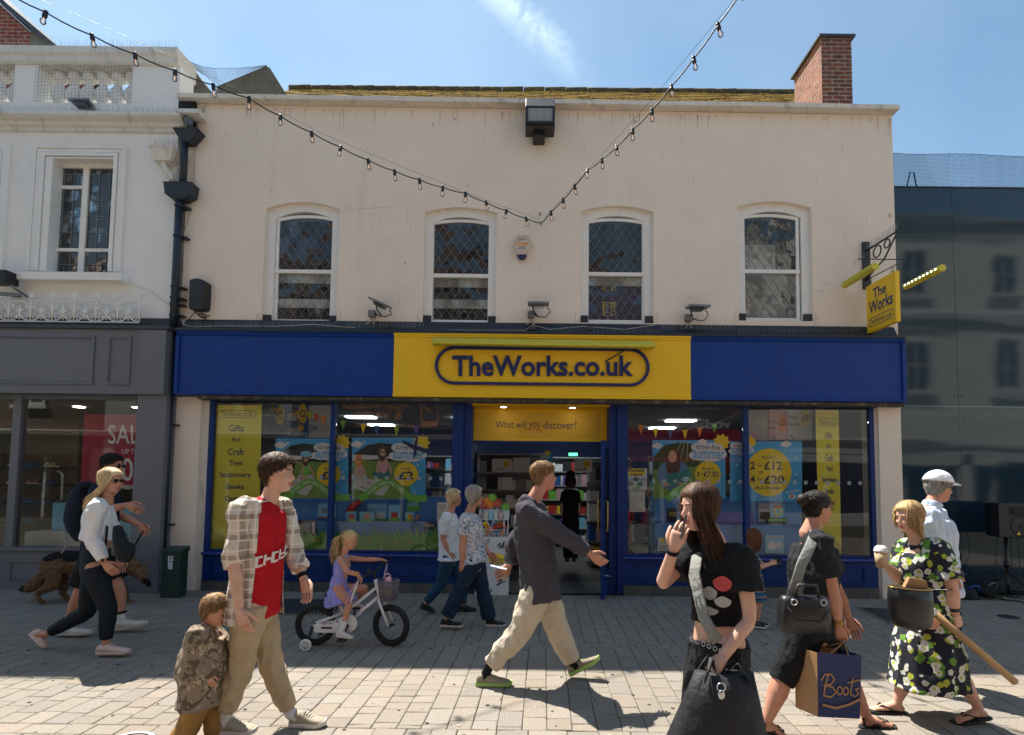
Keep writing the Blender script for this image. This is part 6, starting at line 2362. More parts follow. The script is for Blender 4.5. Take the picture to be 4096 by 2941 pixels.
mb.tube([P(2033,2042,yf),P(2031,2150,yf)],0.006,'wire_white',5)
mb.build('legs',t)
for i,(x,y,cm,lab) in enumerate(((1938,2020,'p_red','red and orange toy windmill at the left of the wire basket'),(1962,2018,'p_orange','orange toy windmill in the middle of the wire basket'),(1970,1992,'p_green','green toy windmill standing tallest in the wire basket'),(1990,2012,'p_red','dark red toy windmill in the wire basket'),(2022,2028,'p_green','green toy windmill at the right of the wire basket'),(1950,2005,'p_orange','orange toy windmill behind the red one in the wire basket'))):
 tt=thing('toy_windmill',lab,'toy',P(x,2060,yf+0.15),'toy windmills in the wire basket')
 c=P(x,y,yf+0.1)
 mb=MB()
 for k in range(7):
  a=2*math.pi*k/7
  d_=V((math.cos(a),-0.15,math.sin(a)))
  e_=V((math.cos(a+0.7),0.25,math.sin(a+0.7)))
  mb.add([c,c+d_*0.075,c+e_*0.055],[(0,1,2)],cm if k %2 else ('p_orange' if cm=='p_red' else cm))
  mb.add([c+V((0,-0.01,0)),c+d_*0.075+V((0,-0.004,0)),c+e_*0.04+V((0,-0.03,0))],[(0,1,2)],cm)
 mb.ell(c+V((0,-0.02,0)),0.01,0.01,0.01,'p_sun',8,5)
 mb.build('vanes',tt)
 mb=MB()
 mb.tube([c+V((0,0.01,0)),(c.x,c.y+0.02,P(x,2078,yf).z)],0.004,'p_white',5)
 mb.build('stick',tt)
rn=random.Random(31)
for i in range(16):
 x,y=rn.uniform(1942,2022),rn.uniform(2092,2136)
 cm=rn.choice(['p_orange','p_red','p_dblue','p_sun','p_orange'])
 c=P(x,y,yf+rn.uniform(0.06,0.28))
 mb=MB()
 mb.tube([c+V((-0.045,0,-0.01)),c+V((0,0.01,0.02)),c+V((0.05,0,0.0))],[0.018,0.028,0.012],cm,8)
 mb.tube([c+V((0,0,0)),c+V((0.01,-0.02,-0.05))],0.012,cm,6)
 mb.build('water_pistol',loc=c,label='small bright plastic water pistol piled under the wire basket',cat='toy',group='water pistols piled on the display stand')
rn=random.Random(33)
for i in range(5):
 x=1935+i*20
 mb=MB()
 mb.rect(x,2048,x+16,2078,yf+0.03,yf+0.28,['p_cream','p_sky','p_paper','p_pink','p_paper'][i])
 mb.build('boxed_toy',loc=P(x,2078,yf+0.1),label=('cream','pale blue','white','pink','off-white right-hand')[i]+' pack standing in the wire basket under the toy windmills',cat='boxed toy')
# loudspeaker on tripod, bags
yf=G(4030,2400).y
t=thing('loudspeaker','black loudspeaker with a yellow warning triangle in front of the hoarding at the right edge','speaker',P(4060,2152,yf))
mb=MB()
a,b=P(3993,2150,yf),P(4150,2014,yf)
R=lambda ins,z_:[V((a.x+ins,yf-0.02,z_)),V((b.x-ins,yf-0.02,z_)),V((b.x-ins-0.08,yf+0.32,z_)),V((a.x+ins+0.08,yf+0.32,z_))]
mb.loft([R(0.02,a.z),R(0,a.z+0.03),R(0,b.z-0.03),R(0.02,b.z)],'black_plastic',smooth=False)
mb.build('cabinet',t,bevel=0.012)
mb=MB()
c=P(4084,2105,yf-0.02)
mb.lathe(c,[(0.03,0.004),(0.10,-0.02),(0.145,0.006),(0.155,0.006),(0.155,-0.01)],'dark',28,ax=(0,-1,0))
mb.build('woofer',t)
mb=MB()
c=P(4084,2044,yf-0.02)
mb.slab([(4048,2028),(4130,2028),(4120,2060),(4056,2060)],yf-0.03,yf-0.02,'dark')
mb.slab([(4041,2028),(4047,2028),(4047,2062),(4041,2062)],yf-0.028,yf-0.02,'dark')
mb.build('horn',t)
mb=MB()
A=Art(plane(yf-0.03),mb=mb)
A.poly([(4068,2140),(4083,2140),(4075.5,2126)],'p_sun')
A.poly([(4074.6,2137),(4076.4,2137),(4076.2,2131),(4074.8,2131)],'p_dark')
mb.build('warning_mark',t)
t=thing('speaker_stand','black tripod stand carrying the loudspeaker at the right edge','speaker stand',G(4030,2400))
g=G(4030,2400)
hb=P(4030,2152,yf).z
cxs,cys=P(4030,2300,yf+0.12).x,yf+0.12
mb=MB()
mb.cyl((cxs,cys,0.08),(cxs,cys,hb-0.001),0.02,'black_plastic',12)
mb.cyl((cxs,cys,0.45),(cxs,cys,0.55),0.032,'black_plastic',12)
mb.cyl((cxs,cys,0.05),(cxs,cys,0.36),0.028,'black_plastic',12)
mb.build('pole',t)
for a_ in (195,315,75):
 d_=V((math.cos(rad(a_)),math.sin(rad(a_)),0))
 mb=MB()
 mb.tube([V((cxs,cys,0.36))+d_*0.03,V((cxs,cys,0.015))+d_*0.42],0.016,'black_plastic',8)
 mb.tube([V((cxs,cys,0.1))+d_*0.02,V((cxs,cys,0.15))+d_*0.26],0.01,'black_plastic',6)
 mb.build('leg',t)
mb=MB()
rn=random.Random(9)
for k in range(4):
 x=3990+k*26
 pts=[P(x,2150-20*(k %2),yf+0.1),P(x-8+6*k,2240,yf+0.12),P(x+10,2330,yf+0.05),P(x+20-8*k,2390,yf-0.02)]
 mb.tube(pts,0.005,'cable_black',5)
pts=[V((cxs-0.3+0.5*i/14+0.06*math.sin(i*1.9),cys-0.3+0.12*math.sin(i*0.9),0.02)) for i in range(15)]
mb.tube(pts,0.006,'cable_black',5)
mb.tube([q+V((0.1,0.12,0.0)) for q in pts],0.006,'cable_white',5)
mb.build('cables',loc=(cxs,cys,0),label='tangle of thin cables hanging and lying around the loudspeaker stand',cat='cable')
def cloth_bag(label,x0,x1,y0,y1,m,seed,extra=None,cat='bag'):
 g_=G((x0+x1)/2,y1)
 a_,b_=P(x0,y1,g_.y),P(x1,y0,g_.y)
 w2,h2_=(b_.x-a_.x)/2,b_.z-0.0
 cx_=(a_.x+b_.x)/2
 rings=[]
 for i in range(9):
  u=i/8
  z_=h2_*u
  k_=(1-0.75*u**3)
  rings.append([V((cx_+w2*k_*math.cos(t_)*(1+0.12*noise.noise(V((math.cos(t_)*2+seed,u*4,math.sin(t_)*2)))),g_.y+0.18+0.17*k_*math.sin(t_)*(1+0.15*noise.noise(V((seed,u*3,t_)))),z_*(1+0.1*noise.noise(V((t_,u*2,seed)))))) for t_ in [2*math.pi*j/20 for j in range(20)]])
 mb_=MB()
 mb_.loft(rings,m)
 t_=thing('bag',label,cat,(cx_,g_.y+0.18,0))
 mb_.build('body',t_)
 mb_=MB()
 mb_.tube([V((cx_-w2*0.5,g_.y+0.02,h2_*0.75)),V((cx_-w2*0.2,g_.y-0.03,h2_*1.05)),V((cx_+w2*0.3,g_.y-0.02,h2_*1.0)),V((cx_+w2*0.55,g_.y+0.02,h2_*0.6))],0.012,extra or m,6)
 mb_.build('strap',t_)
mat('bag_black',h2('15171c'),0.7,var=0.3,vs_=8,bump=0.5,bs=14)
mat('strap_blue',h2('1f55b0'),0.6)
cloth_bag('black rucksack with blue straps on the ground by the hoarding',3858,3940,2345,2402,'bag_black',1,'strap_blue')
cloth_bag('low grey and black bag on the ground beside the speaker stand',3940,4010,2333,2390,'bag_black',2,'p_grey')
cloth_bag('long black equipment cover lying along the foot of the hoarding',3900,4200,2310,2378,'bag_black',3)
# ================================================================== people
mat('skin_a',h2('cf9a80'),0.6,spec=0.3,var=0.13,vs_=16,bump=0.15,bs=150)
mat('skin_b',h2('c08a72'),0.6,spec=0.3,var=0.13,vs_=16,bump=0.15,bs=150)
mat('skin_c',h2('cfa28c'),0.6,spec=0.3,var=0.13,vs_=16,bump=0.15,bs=150)
mat('lip',h2('b3625a'),0.5)
mat('eye_white',h2('d8d4cf'),0.2)
mat('iris',h2('33281f'),0.2)
for nm,hx in (('hair_brown','4a3426'),('hair_blond','b39468'),('hair_darkblond','8d6f4c'),('hair_dark','26221f'),('hair_grey','a39c92'),('hair_ginger','6e4630'),('hair_lblond','cdb58c'),('hair_cap','2f2a27')):
 islands(mat(nm,h2(hx),0.6,var=0.35,vs_=60,stretch=(3,3,0.4),spec=0.25),0.5,1.45)
for nm,hx,ru in (('c_white','dcdcdf',.9),('c_leggings','121b24',.75),('c_navy','1c2433',.9),('c_black','191a1d',.9),('c_black2','232427',.85),('c_khaki','b39f80',.9),('c_beige','c6b9a4',.92),('c_denim','1d2f45',.9),('c_denim2','24455f',.9),('c_hoodie','46434a',.95),('c_shirt','c6d2e2',.85),('c_lilac','8f8fd6',.7),('c_mustard','a17b46',.9),('c_sock','d8d8d8',.95),('c_cap','f0f0f2',.8),('c_red','b3121f',.8),('c_strap','82837f',.8),('c_greybag','3a3b3e',.8)):
 mat(nm,h2(hx),ru,var=0.12,vs_=7,bump=0.8,bs=20,spec=.25)
for nm,hx in (('s_white','d5d0c8'),('s_black','1e1f22'),('s_tan','a89c88'),('s_peach','d8bfb4'),('s_coral','e4675c'),('s_green','9fc46a'),('s_sole','c9c4b8'),('s_grey','b4b0a8'),('s_khaki','8d8572')):
 mat(nm,h2(hx),0.7,var=0.08,vs_=12,bump=0.2,bs=120)
mat('leather_black',h2('1c1c1e'),0.4,var=0.15,vs_=10,bump=0.25,bs=60)
mat('gold',h2('c9a24c'),0.3,metal=0.9)
mat('glasses',h2('1a1a1c'),0.3)
def patmat(name,kind,cols,scale=1.0,rough=0.9):
 m=mat(name,cols[0],rough,bump=0.3,bs=140)
 nt=m.node_tree
 n,l=nt.nodes,nt.links
 b=n['Principled BSDF']
 co=n.new('ShaderNodeTexCoord').outputs['Object']
 def mix(a,b_,f):
  x=n.new('ShaderNodeMix')
  x.data_type='RGBA'
  l.new(f,x.inputs[0])
  for i,s in ((6,a),(7,b_)):
   if isinstance(s,tuple):
    x.inputs[i].default_value=(*s,1)
   else:
    l.new(s,x.inputs[i])
  return x.outputs[2]
 def mth(op,a,c=None):
  x=n.new('ShaderNodeMath')
  x.operation=op
  for i,s in ((0,a),(1,c)):
   if s is None:
    continue
   if isinstance(s,(int,float)):
    x.inputs[i].default_value=s
   else:
    l.new(s,x.inputs[i])
  return x.outputs[0]
 def noisef(sc,det=3,dist=0.0):
  t=n.new('ShaderNodeTexNoise')
  t.inputs['Scale'].default_value=sc
  t.inputs['Detail'].default_value=det
  t.inputs['Distortion'].default_value=dist
  l.new(co,t.inputs['Vector'])
  return t.outputs['Fac']
 sp=n.new('ShaderNodeSeparateXYZ')
 l.new(co,sp.inputs[0])
 if kind=='plaid':
  cur=cols[0]
  for ax,fr,ph in (('X',55,0),('Z',50,1),('X',110,2),('Z',100,0.5)):
   s=mth('SINE',mth('MULTIPLY',sp.outputs[ax],fr))
   f=mth('MULTIPLY',mth('GREATER_THAN',s,0.55 if fr<60 else 0.85),0.65)
   cur=mix(cur,cols[1] if fr<60 else cols[2],f)
 elif kind=='stripe':
  s=mth('SINE',mth('MULTIPLY',sp.outputs['Z'],210))
  s2=mth('SINE',mth('MULTIPLY',sp.outputs['Z'],105))
  cur=mix(cols[0],cols[1],mth('GREATER_THAN',s,0.2))
  cur=mix(cur,cols[2],mth('GREATER_THAN',s2,0.92))
 elif kind=='camo':
  cur=mix(cols[0],cols[1],mth('GREATER_THAN',noisef(14*scale,3,1),0.52))
  cur=mix(cur,cols[2],mth('GREATER_THAN',noisef(22*scale,4,1.5),0.6))
 elif kind=='floral':
  cur=cols[0]
  for off,sc,cc,rr in ((0.0,10,cols[2],0.44),(5.1,12,cols[3],0.34),(3.3,12,cols[1],0.42),(7.7,13,cols[1],0.36)):
   v=n.new('ShaderNodeTexVoronoi')
   v.inputs['Scale'].default_value=sc
   va=n.new('ShaderNodeVectorMath')
   va.operation='ADD'
   l.new(co,va.inputs[0])
   va.inputs[1].default_value=(off,off,off)
   l.new(va.outputs[0],v.inputs['Vector'])
   wv_=mth('ADD',v.outputs['Distance'],mth('MULTIPLY',noisef(30,3),0.55))
   cur=mix(cur,cc,mth('LESS_THAN',wv_,rr+0.20))
   if cc==cols[1]:
    cur=mix(cur,cols[3],mth('LESS_THAN',wv_,0.40))
 elif kind=='fleck':
  cur=mix(cols[0],cols[1],mth('GREATER_THAN',noisef(34*scale,4,0.8),0.53))
  cur=mix(cur,cols[2],mth('GREATER_THAN',noisef(26*scale,3,0.5),0.62))
 l.new(cur,b.inputs['Base Color'])
 return m
patmat('c_plaid','plaid',[h2('cdbfae'),h2('7d6a5c'),h2('e6ddd2')])
patmat('c_camo','camo',[h2('8b7a66'),h2('5d4f42'),h2('b0a08a')])
patmat('c_floral','floral',[h2('1a1d2a'),h2('d2d2ca'),h2('5f8a32'),h2('a8b03a')])
patmat('c_fleck','fleck',[h2('c4c6cb'),h2('6e7d96'),h2('b39480')])
patmat('c_stripe','stripe',[h2('1f3358'),h2('2f6f8d'),h2('c08a3a')])
patmat('dog_coat','fleck',[h2('7d5f40'),h2('5d4732'),h2('8d6d4a')],2.5)
def ringpts(c,a,b,ra,rb,n=14,e=2.0):
 out=[]
 for k in range(n):
  t=2*math.pi*k/n
  ct,st=math.cos(t),math.sin(t)
  out.append(c+a*(ra*math.copysign(abs(ct)**(2/e),ct))+b*(rb*math.copysign(abs(st)**(2/e),st)))
 return out
def smooth_chain(pts,rs,sub=3):
 """Catmull-Rom resample of centres and radii"""
 P_,R_=[],[]
 n=len(pts)
 for i in range(n-1):
  p0,p1,p2,p3=pts[max(i-1,0)],pts[i],pts[i+1],pts[min(i+2,n-1)]
  for k in range(sub):
   t=k/sub
   P_.append(0.5*((2*p1)+(p2-p0)*t+(2*p0-5*p1+4*p2-p3)*t*t+(3*p1-3*p2+p3-p0)*t**3))
   r1,r2=rs[i],rs[i+1]
   R_.append(tuple(r1[j]+(r2[j]-r1[j])*t for j in (0,1)))
 P_.append(pts[-1])
 R_.append(tuple(rs[-1]))
 return P_,R_
def chain(mb,pts,rs,m=None,side=None,n=14,round_ends=True,sub=3):
 rs=[r if isinstance(r,tuple) else (r,r) for r in rs]
 P_,R_=smooth_chain([V(p) for p in pts],rs,sub)
 if round_ends:
  for end in (0,-1):
   p,r=P_[end],R_[end]
   q=P_[1] if end==0 else P_[-2]
   d=(p-q).normalized()
   e1,e2=p+d*min(r)*0.5,p+d*min(r)*0.75
   r1,r2=(r[0]*0.8,r[1]*0.8),(r[0]*0.4,r[1]*0.4)
   if end==0:
    P_=[e2,e1]+P_
    R_=[r2,r1]+R_
   else:
    P_+=[e1,e2]
    R_+=[r1,r2]
 mb.tube(P_,R_,m,n,side=side)
def lap(me,it=3,lam=0.5):
 n=len(me.vertices)
 co=np.empty(n*3,np.float32)
 me.vertices.foreach_get('co',co)
 co=co.reshape(-1,3)
 ed=np.empty(len(me.edges)*2,np.int32)
 me.edges.foreach_get('vertices',ed)
 ed=ed.reshape(-1,2)
 deg=np.bincount(ed.ravel(),minlength=n).astype(np.float32)[:,None]
 deg[deg==0]=1
 for _ in range(it):
  s=np.zeros_like(co)
  np.add.at(s,ed[:,0],co[ed[:,1]])
  np.add.at(s,ed[:,1],co[ed[:,0]])
  co+=lam*(s/deg-co)
 me.vertices.foreach_set('co',co.ravel())
 me.update()
def fuse(mb,voxel,it=3,mats=None):
 """union of overlapping closed shells into one continuous surface"""
 me=mb.mesh('tmp')
 o=bpy.data.objects.new('tmp',me)
 COL.objects.link(o)
 md=o.modifiers.new('r','REMESH')
 md.mode='VOXEL'
 md.voxel_size=voxel
 dg=bpy.context.evaluated_depsgraph_get()
 dg.update()
 m2=bpy.data.meshes.new_from_object(o.evaluated_get(dg))
 bpy.data.objects.remove(o)
 bpy.data.meshes.remove(me)
 lap(m2,it)
 m2.materials.clear()
 for x in (mats or mb.mats):
  m2.materials.append(MATS[x] if isinstance(x,str) else x)
 m2.polygons.foreach_set('material_index',[0]*len(m2.polygons))
 m2.polygons.foreach_set('use_smooth',[True]*len(m2.polygons))
 return m2
def wrinkle(me,amp=0.006,sc=14,seed=0,fold=(1,1,0.35)):
 n=len(me.vertices)
 co=np.empty(n*3,np.float32)
 no=np.empty(n*3,np.float32)
 me.vertices.foreach_get('co',co)
 me.vertices.foreach_get('normal',no)
 co=co.reshape(-1,3)
 no=no.reshape(-1,3)
 d=np.empty(n,np.float32)
 for i in range(n):
  x,y,z=co[i]
  a=noise.noise(V((x*sc*fold[0]+seed,y*sc*fold[1],z*sc*fold[2]-seed)))
  b=noise.noise(V((x*sc*0.7-z*sc*0.9+seed,y*sc,z*sc*0.9+x*sc*0.5)))
  d[i]=(0.6-abs(a)*2.2)*0.6+b*0.6
 co+=no*(d*amp*1.5)[:,None]
 me.vertices.foreach_set('co',co.ravel())
 me.update()
HEADL=[(-.118,.060,.020,.022),(-.108,.080,-.005,.040),(-.092,.088,-.030,.050),(-.068,.090,-.052,.058),(-.045,.088,-.068,.064),(-.02,.084,-.082,.069),(.0,.082,-.090,.072),(.025,.088,-.096,.075),(.05,.088,-.098,.076),(.075,.078,-.090,.070),(.095,.058,-.070,.056),(.11,.030,-.042,.034),(.117,.008,-.015,.014)]
class Frame:
 def __init__(s,c,f,u=V((0,0,1)),k=1.0):
  s.f=V(f).normalized()
  u=V(u)
  s.u=(u-s.f*u.dot(s.f)).normalized()
  s.l=s.u.cross(s.f)
  s.c,s.k=V(c),k
 def __call__(s,x,y,z):
  return s.c+(s.f*x+s.l*y+s.u*z)*s.k
def head_geo(mb,F,m,child=0.0):
 rings=[]
 for z,fx,bx,w_ in HEADL:
  if child:
   w_ *=1+0.05*child
   fx *=1+(0.0 if z>0 else-0.06)*child
  cx,hx_=(fx+bx)/2,(fx-bx)/2
  ring=[]
  for k in range(18):
   t=2*math.pi*k/18
   ct,st=math.cos(t),math.sin(t)
   e=2.25
   ring.append(F(cx+hx_*math.copysign(abs(ct)**(2/e),ct),w_*math.copysign(abs(st)**(2/e),st),z))
  rings.append(ring)
 mb.loft(rings,m)
 ax=(F.f,F.l,F.u)
 k=F.k
 # nose, brow, lips, chin, cheeks, ears
 mb.tube([F(.080,0,.022),F(.092,0,-.004),F(.106,0,-.026),F(.094,0,-.038),F(.08,0,-.044)],[.006*k,.009*k,.0125*k,.012*k,.006*k],m,8)
 for s in (-1,1):
  mb.ell(F(.094,s*.010,-.033),.010*k,.008*k,.007*k,m,8,6,ax)
  mb.ell(F(.082,s*.028,.024),.012*k,.024*k,.007*k,m,8,6,ax)
  mb.ell(F(.070,s*.040,-.028),.022*k,.020*k,.022*k,m,8,6,ax)
  mb.ell(F(-.006,s*.076,-.006),.017*k,.008*k,.030*k,m,10,6,ax)
 mb.ell(F(.089,0,-.060),.010*k,.023*k,.005*k,m,10,6,ax)
 mb.ell(F(.087,0,-.070),.010*k,.020*k,.006*k,m,10,6,ax)
 mb.ell(F(.076,0,-.098),.017*k,.022*k,.014*k,m,10,6,ax)
def hand_geo(mb,wr,d,nrm,k,m,curl=0.6,thumb=1,spread=0.0):
 """wrist, direction to the knuckles, palm-facing normal"""
 d=V(d).normalized()
 nrm=V(nrm)
 nrm=(nrm-d*nrm.dot(d)).normalized()
 ac=d.cross(nrm)
 rings=[]
 for t,w_,h_ in ((-.01,.026,.020),(.015,.030,.019),(.045,.038,.017),(.075,.042,.015),(.092,.040,.012)):
  rings.append(ringpts(wr+d*t*k,ac,nrm,w_*k,h_*k,12,2.6))
 mb.loft(rings,m)
 for i,(ox,ln,r_) in enumerate(((-.031,.062,.0078),(-.011,.074,.0085),(.010,.080,.0088),(.030,.074,.0085))):
  p=wr+d*(.088*k)+ac*(ox*k*thumb)
  dr=(d+ac*(spread*(i-1.5)*0.12*thumb)).normalized()
  pts,rs=[p-dr*.01*k],[r_*k*1.1]
  for j,sg in enumerate((.45,.30,.25)):
   a=curl*(0.55,0.95,0.7)[j]*(1+0.12*(1.5-i))
   dr=(dr*math.cos(a)+nrm*math.sin(a)).normalized()
   nr2=nrm
   pts.append(pts[-1]+dr*(ln*sg+(.01 if j==0 else 0))*k)
   rs.append(r_*k*(1.0,.92,.75)[j])
   nrm_=nrm
  mb.tube(pts,rs,m,7,side=ac)
  mb.ell(pts[-1],rs[-1]*0.98,rs[-1]*0.98,rs[-1]*0.98,m,6,4)
 tp=wr+d*.02*k+ac*(.030*k*thumb)
 td=(d*0.75+ac*0.55*thumb+nrm*0.35).normalized()
 p1=tp+td*.042*k
 td2=(d*0.95+ac*0.12*thumb+nrm*(0.3+0.3*curl)).normalized()
 p2=p1+td2*.032*k
 p3=p2+(td2+nrm*0.3*curl).normalized()*.024*k
 mb.tube([tp-td*.01*k,p1,p2,p3],[.013*k,.0115*k,.0098*k,.0075*k],m,7)
 mb.ell(p3,.0075*k,.0075*k,.0075*k,m,6,4)
def shoe(par,heel,toe,lat,k,m,ms,sole_h=0.028,ankle=None,accent=None,name='shoe'):
 """heel / toe = points on the underside"""
 f=(toe-heel)
 Lh=f.length
 f.normalize()
 lat=(lat-f*lat.dot(f)).normalized()
 up=lat.cross(f)
 if up.z<0:
  up=-up
 mb=MB()
 rings=[]
 for t,w_,z0,h_ in ((.0,.026,.02,.055),(.05,.034,.015,.085),(.18,.037,.012,.100),(.34,.038,.012,.098),(.45,.040,.012,.080),(.62,.045,.012,.062),(.8,.046,.014,.052),(.93,.038,.018,.044),(1.0,.018,.024,.034)):
  c=heel+f*(Lh*t)
  rings.append([c+lat*(w_*k*math.cos(a))+up*(k*(z0+(h_-z0)*(0.5+0.5*math.sin(a))**(0.8 if math.sin(a)>0 else 1))) for a in [2*math.pi*i/14 for i in range(14)]])
 mb.loft(rings,m)
 o=mb.build(name,par)
 mb=MB()
 rings=[]
 for t,w_ in ((-.02,.022),(.03,.036),(.2,.040),(.4,.038),(.6,.044),(.78,.050),(.92,.043),(1.02,.020)):
  c=heel+f*(Lh*t)
  toe_up=max(0,t-0.8)*0.05
  rings.append([c+lat*(w_*k*s)+up*(k*(z+toe_up)) for s,z in ((-.92,0),(.92,0),(1,sole_h*.5),(.95,sole_h),(-.95,sole_h),(-1,sole_h*.5))])
 mb.loft(rings,ms,smooth=False)
 mb.build('sole',o)
 mb=MB()
 for i in range(4):
  t=.40+i*.075
  c=heel+f*(Lh*t)+up*(k*(.093-i*.011))
  mb.tube([c-lat*.022*k,c+up*.004*k,c+lat*.022*k],.0028*k,ms,4)
 if accent:
  mb.ell(heel+f*(Lh*0.03)+up*.05*k,.02*k,.03*k,.03*k,accent,8,6,(f,lat,up))
 mb.build('laces',o)
 return o
def rnd_strands(seed):
 return random.Random(seed)
def hair(par,F,style,m,seed=1,length=0.3,back=V((0,0,0)),name='hair'):
 """cap shell plus many tapered strands that follow the skull, then hang"""
 rn=random.Random(seed)
 k=F.k
 mb=MB()
 def skull(th,ph,off=0.0):
  # th: 0 crown .. pi chin ; ph: 0 front, pi back
  z=.118*math.cos(th)
  lv=None
  for i in range(len(HEADL)-1):
   if HEADL[i][0]<=z<=HEADL[i+1][0]:
    t=(z-HEADL[i][0])/(HEADL[i+1][0]-HEADL[i][0])
    lv=[HEADL[i][j]+(HEADL[i+1][j]-HEADL[i][j])*t for j in range(4)]
  if lv is None:
   lv=HEADL[-1] if z>0 else HEADL[0]
  z_,fx,bx,w_=lv
  cx,hx_=(fx+bx)/2,(fx-bx)/2
  n_=V((math.sin(th)*math.cos(ph),math.sin(th)*math.sin(ph),math.cos(th)))
  return V((cx+hx_*math.cos(ph),w_*math.sin(ph),z))+n_*off
 def limit(ph):
  # how far down (theta) hair grows at azimuth ph
  a=abs(math.atan2(math.sin(ph),math.cos(ph)))
  if style=='short' or style=='crop':
   f0,f1,f2=0.95,1.55,2.15
  else:
   f0,f1,f2=0.98,1.75,2.3
  if a<0.9:
   return f0+(f1-f0)*(a/0.9)**3*0.5
  if a<1.6:
   return f0+(f1-f0)*(0.5+0.5*(a-0.9)/0.7)
  return f1+(f2-f1)*min(1,(a-1.6)/0.8)
 off={'short':.012,'crop':.007,'long':.016,'bob':.020,'tied':.010,'curly':.02}[style]
 NP,NT=28,9
 vs_,fs=[],[]
 for i in range(NP):
  ph=2*math.pi*i/NP
  for j in range(NT):
   th=0.02+limit(ph)*j/(NT-1)
   top=0.35+0.65*math.cos(min(th,1.4))
   o_=off*(1.0 if style!='short' else (0.5+1.1*top))*(0.25 if j==NT-1 else 1)*(1+0.7*noise.noise(V((ph*5,th*6,seed))))
   vs_.append(F(*skull(th,ph,o_)))
 for i in range(NP):
  for j in range(NT-1):
   a,b=i*NT+j,((i+1)%NP)*NT+j
   fs.append((a,b,b+1,a+1))
 fs.append(tuple(i*NT for i in range(NP)))
 mb.add(vs_,fs,m,True)
 def strand(pts,r0):
  mb.tube(pts,[r0*(1-0.8*(i/(len(pts)-1))**2) for i in range(len(pts))],m,3,smooth=True,cap=False)
 N_={'short':1500,'crop':900,'long':700,'bob':650,'tied':500,'curly':600}[style]
 for s in range(N_):
  ph=rn.uniform(0,2*math.pi)
  lim=limit(ph)
  th=lim*math.sqrt(rn.random())*0.98
  if style in ('short','crop','curly'):
   p=skull(th,ph,off*0.6)
   q=skull(min(th+0.36,lim+0.12),ph+rn.uniform(-0.3,0.3),off*rn.uniform(1.0,2.0)+.004)
   r_=(p+q)/2+(p+q).normalized()*0.004
   strand([F(*p),F(*r_),F(*q)],rn.uniform(.0025,.0045)*k)
  elif style=='tied':
   p=skull(th,ph,off*0.9)
   tgt=V((-.10,0,.045 if length>0 else .03))
   mid=(p+tgt)/2
   mid=mid+V((mid.x,mid.y,mid.z)).normalized()*0.018
   strand([F(*p),F(*(p.lerp(mid,.5)+p.normalized()*.008)),F(*mid),F(*tgt)],.0035*k)
  else:
   # from a parting on the crown down the skull and off
   side_=1 if math.sin(ph)>0 else-1
   ths=0.25+0.2*rn.random()
   pts=[]
   steps=5
   for q in range(steps):
    t_=ths+(lim-ths)*q/(steps-1)
    pts.append(F(*skull(t_,ph,off*rn.uniform(0.85,1.25))))
   ln=length*k*rn.uniform(0.7,1.15)/(1.0 if style=='long' else 1.0)
   last=pts[-1]
   gx=V((0,0,-1))
   out=(last-F.c)
   out=(out-F.u*out.dot(F.u)).normalized()
   a=abs(math.atan2(math.sin(ph),math.cos(ph)))
   if a<0.75:
    continue
   wob=rn.uniform(-1.8,1.8)
   for q in range(1,6):
    u=q/5
    pts.append(last+gx*ln*u+out*(0.020*math.sin(u*2.2))*k+back*(u**1.4)*k+F.l*(0.008*wob*math.sin(u*5))*k-out*(0.03*u*k if style=='bob' else 0))
   strand(pts,rn.uniform(.003,.0062)*k)
 me_=mb.mesh(name)
 return link(name,me_,par)
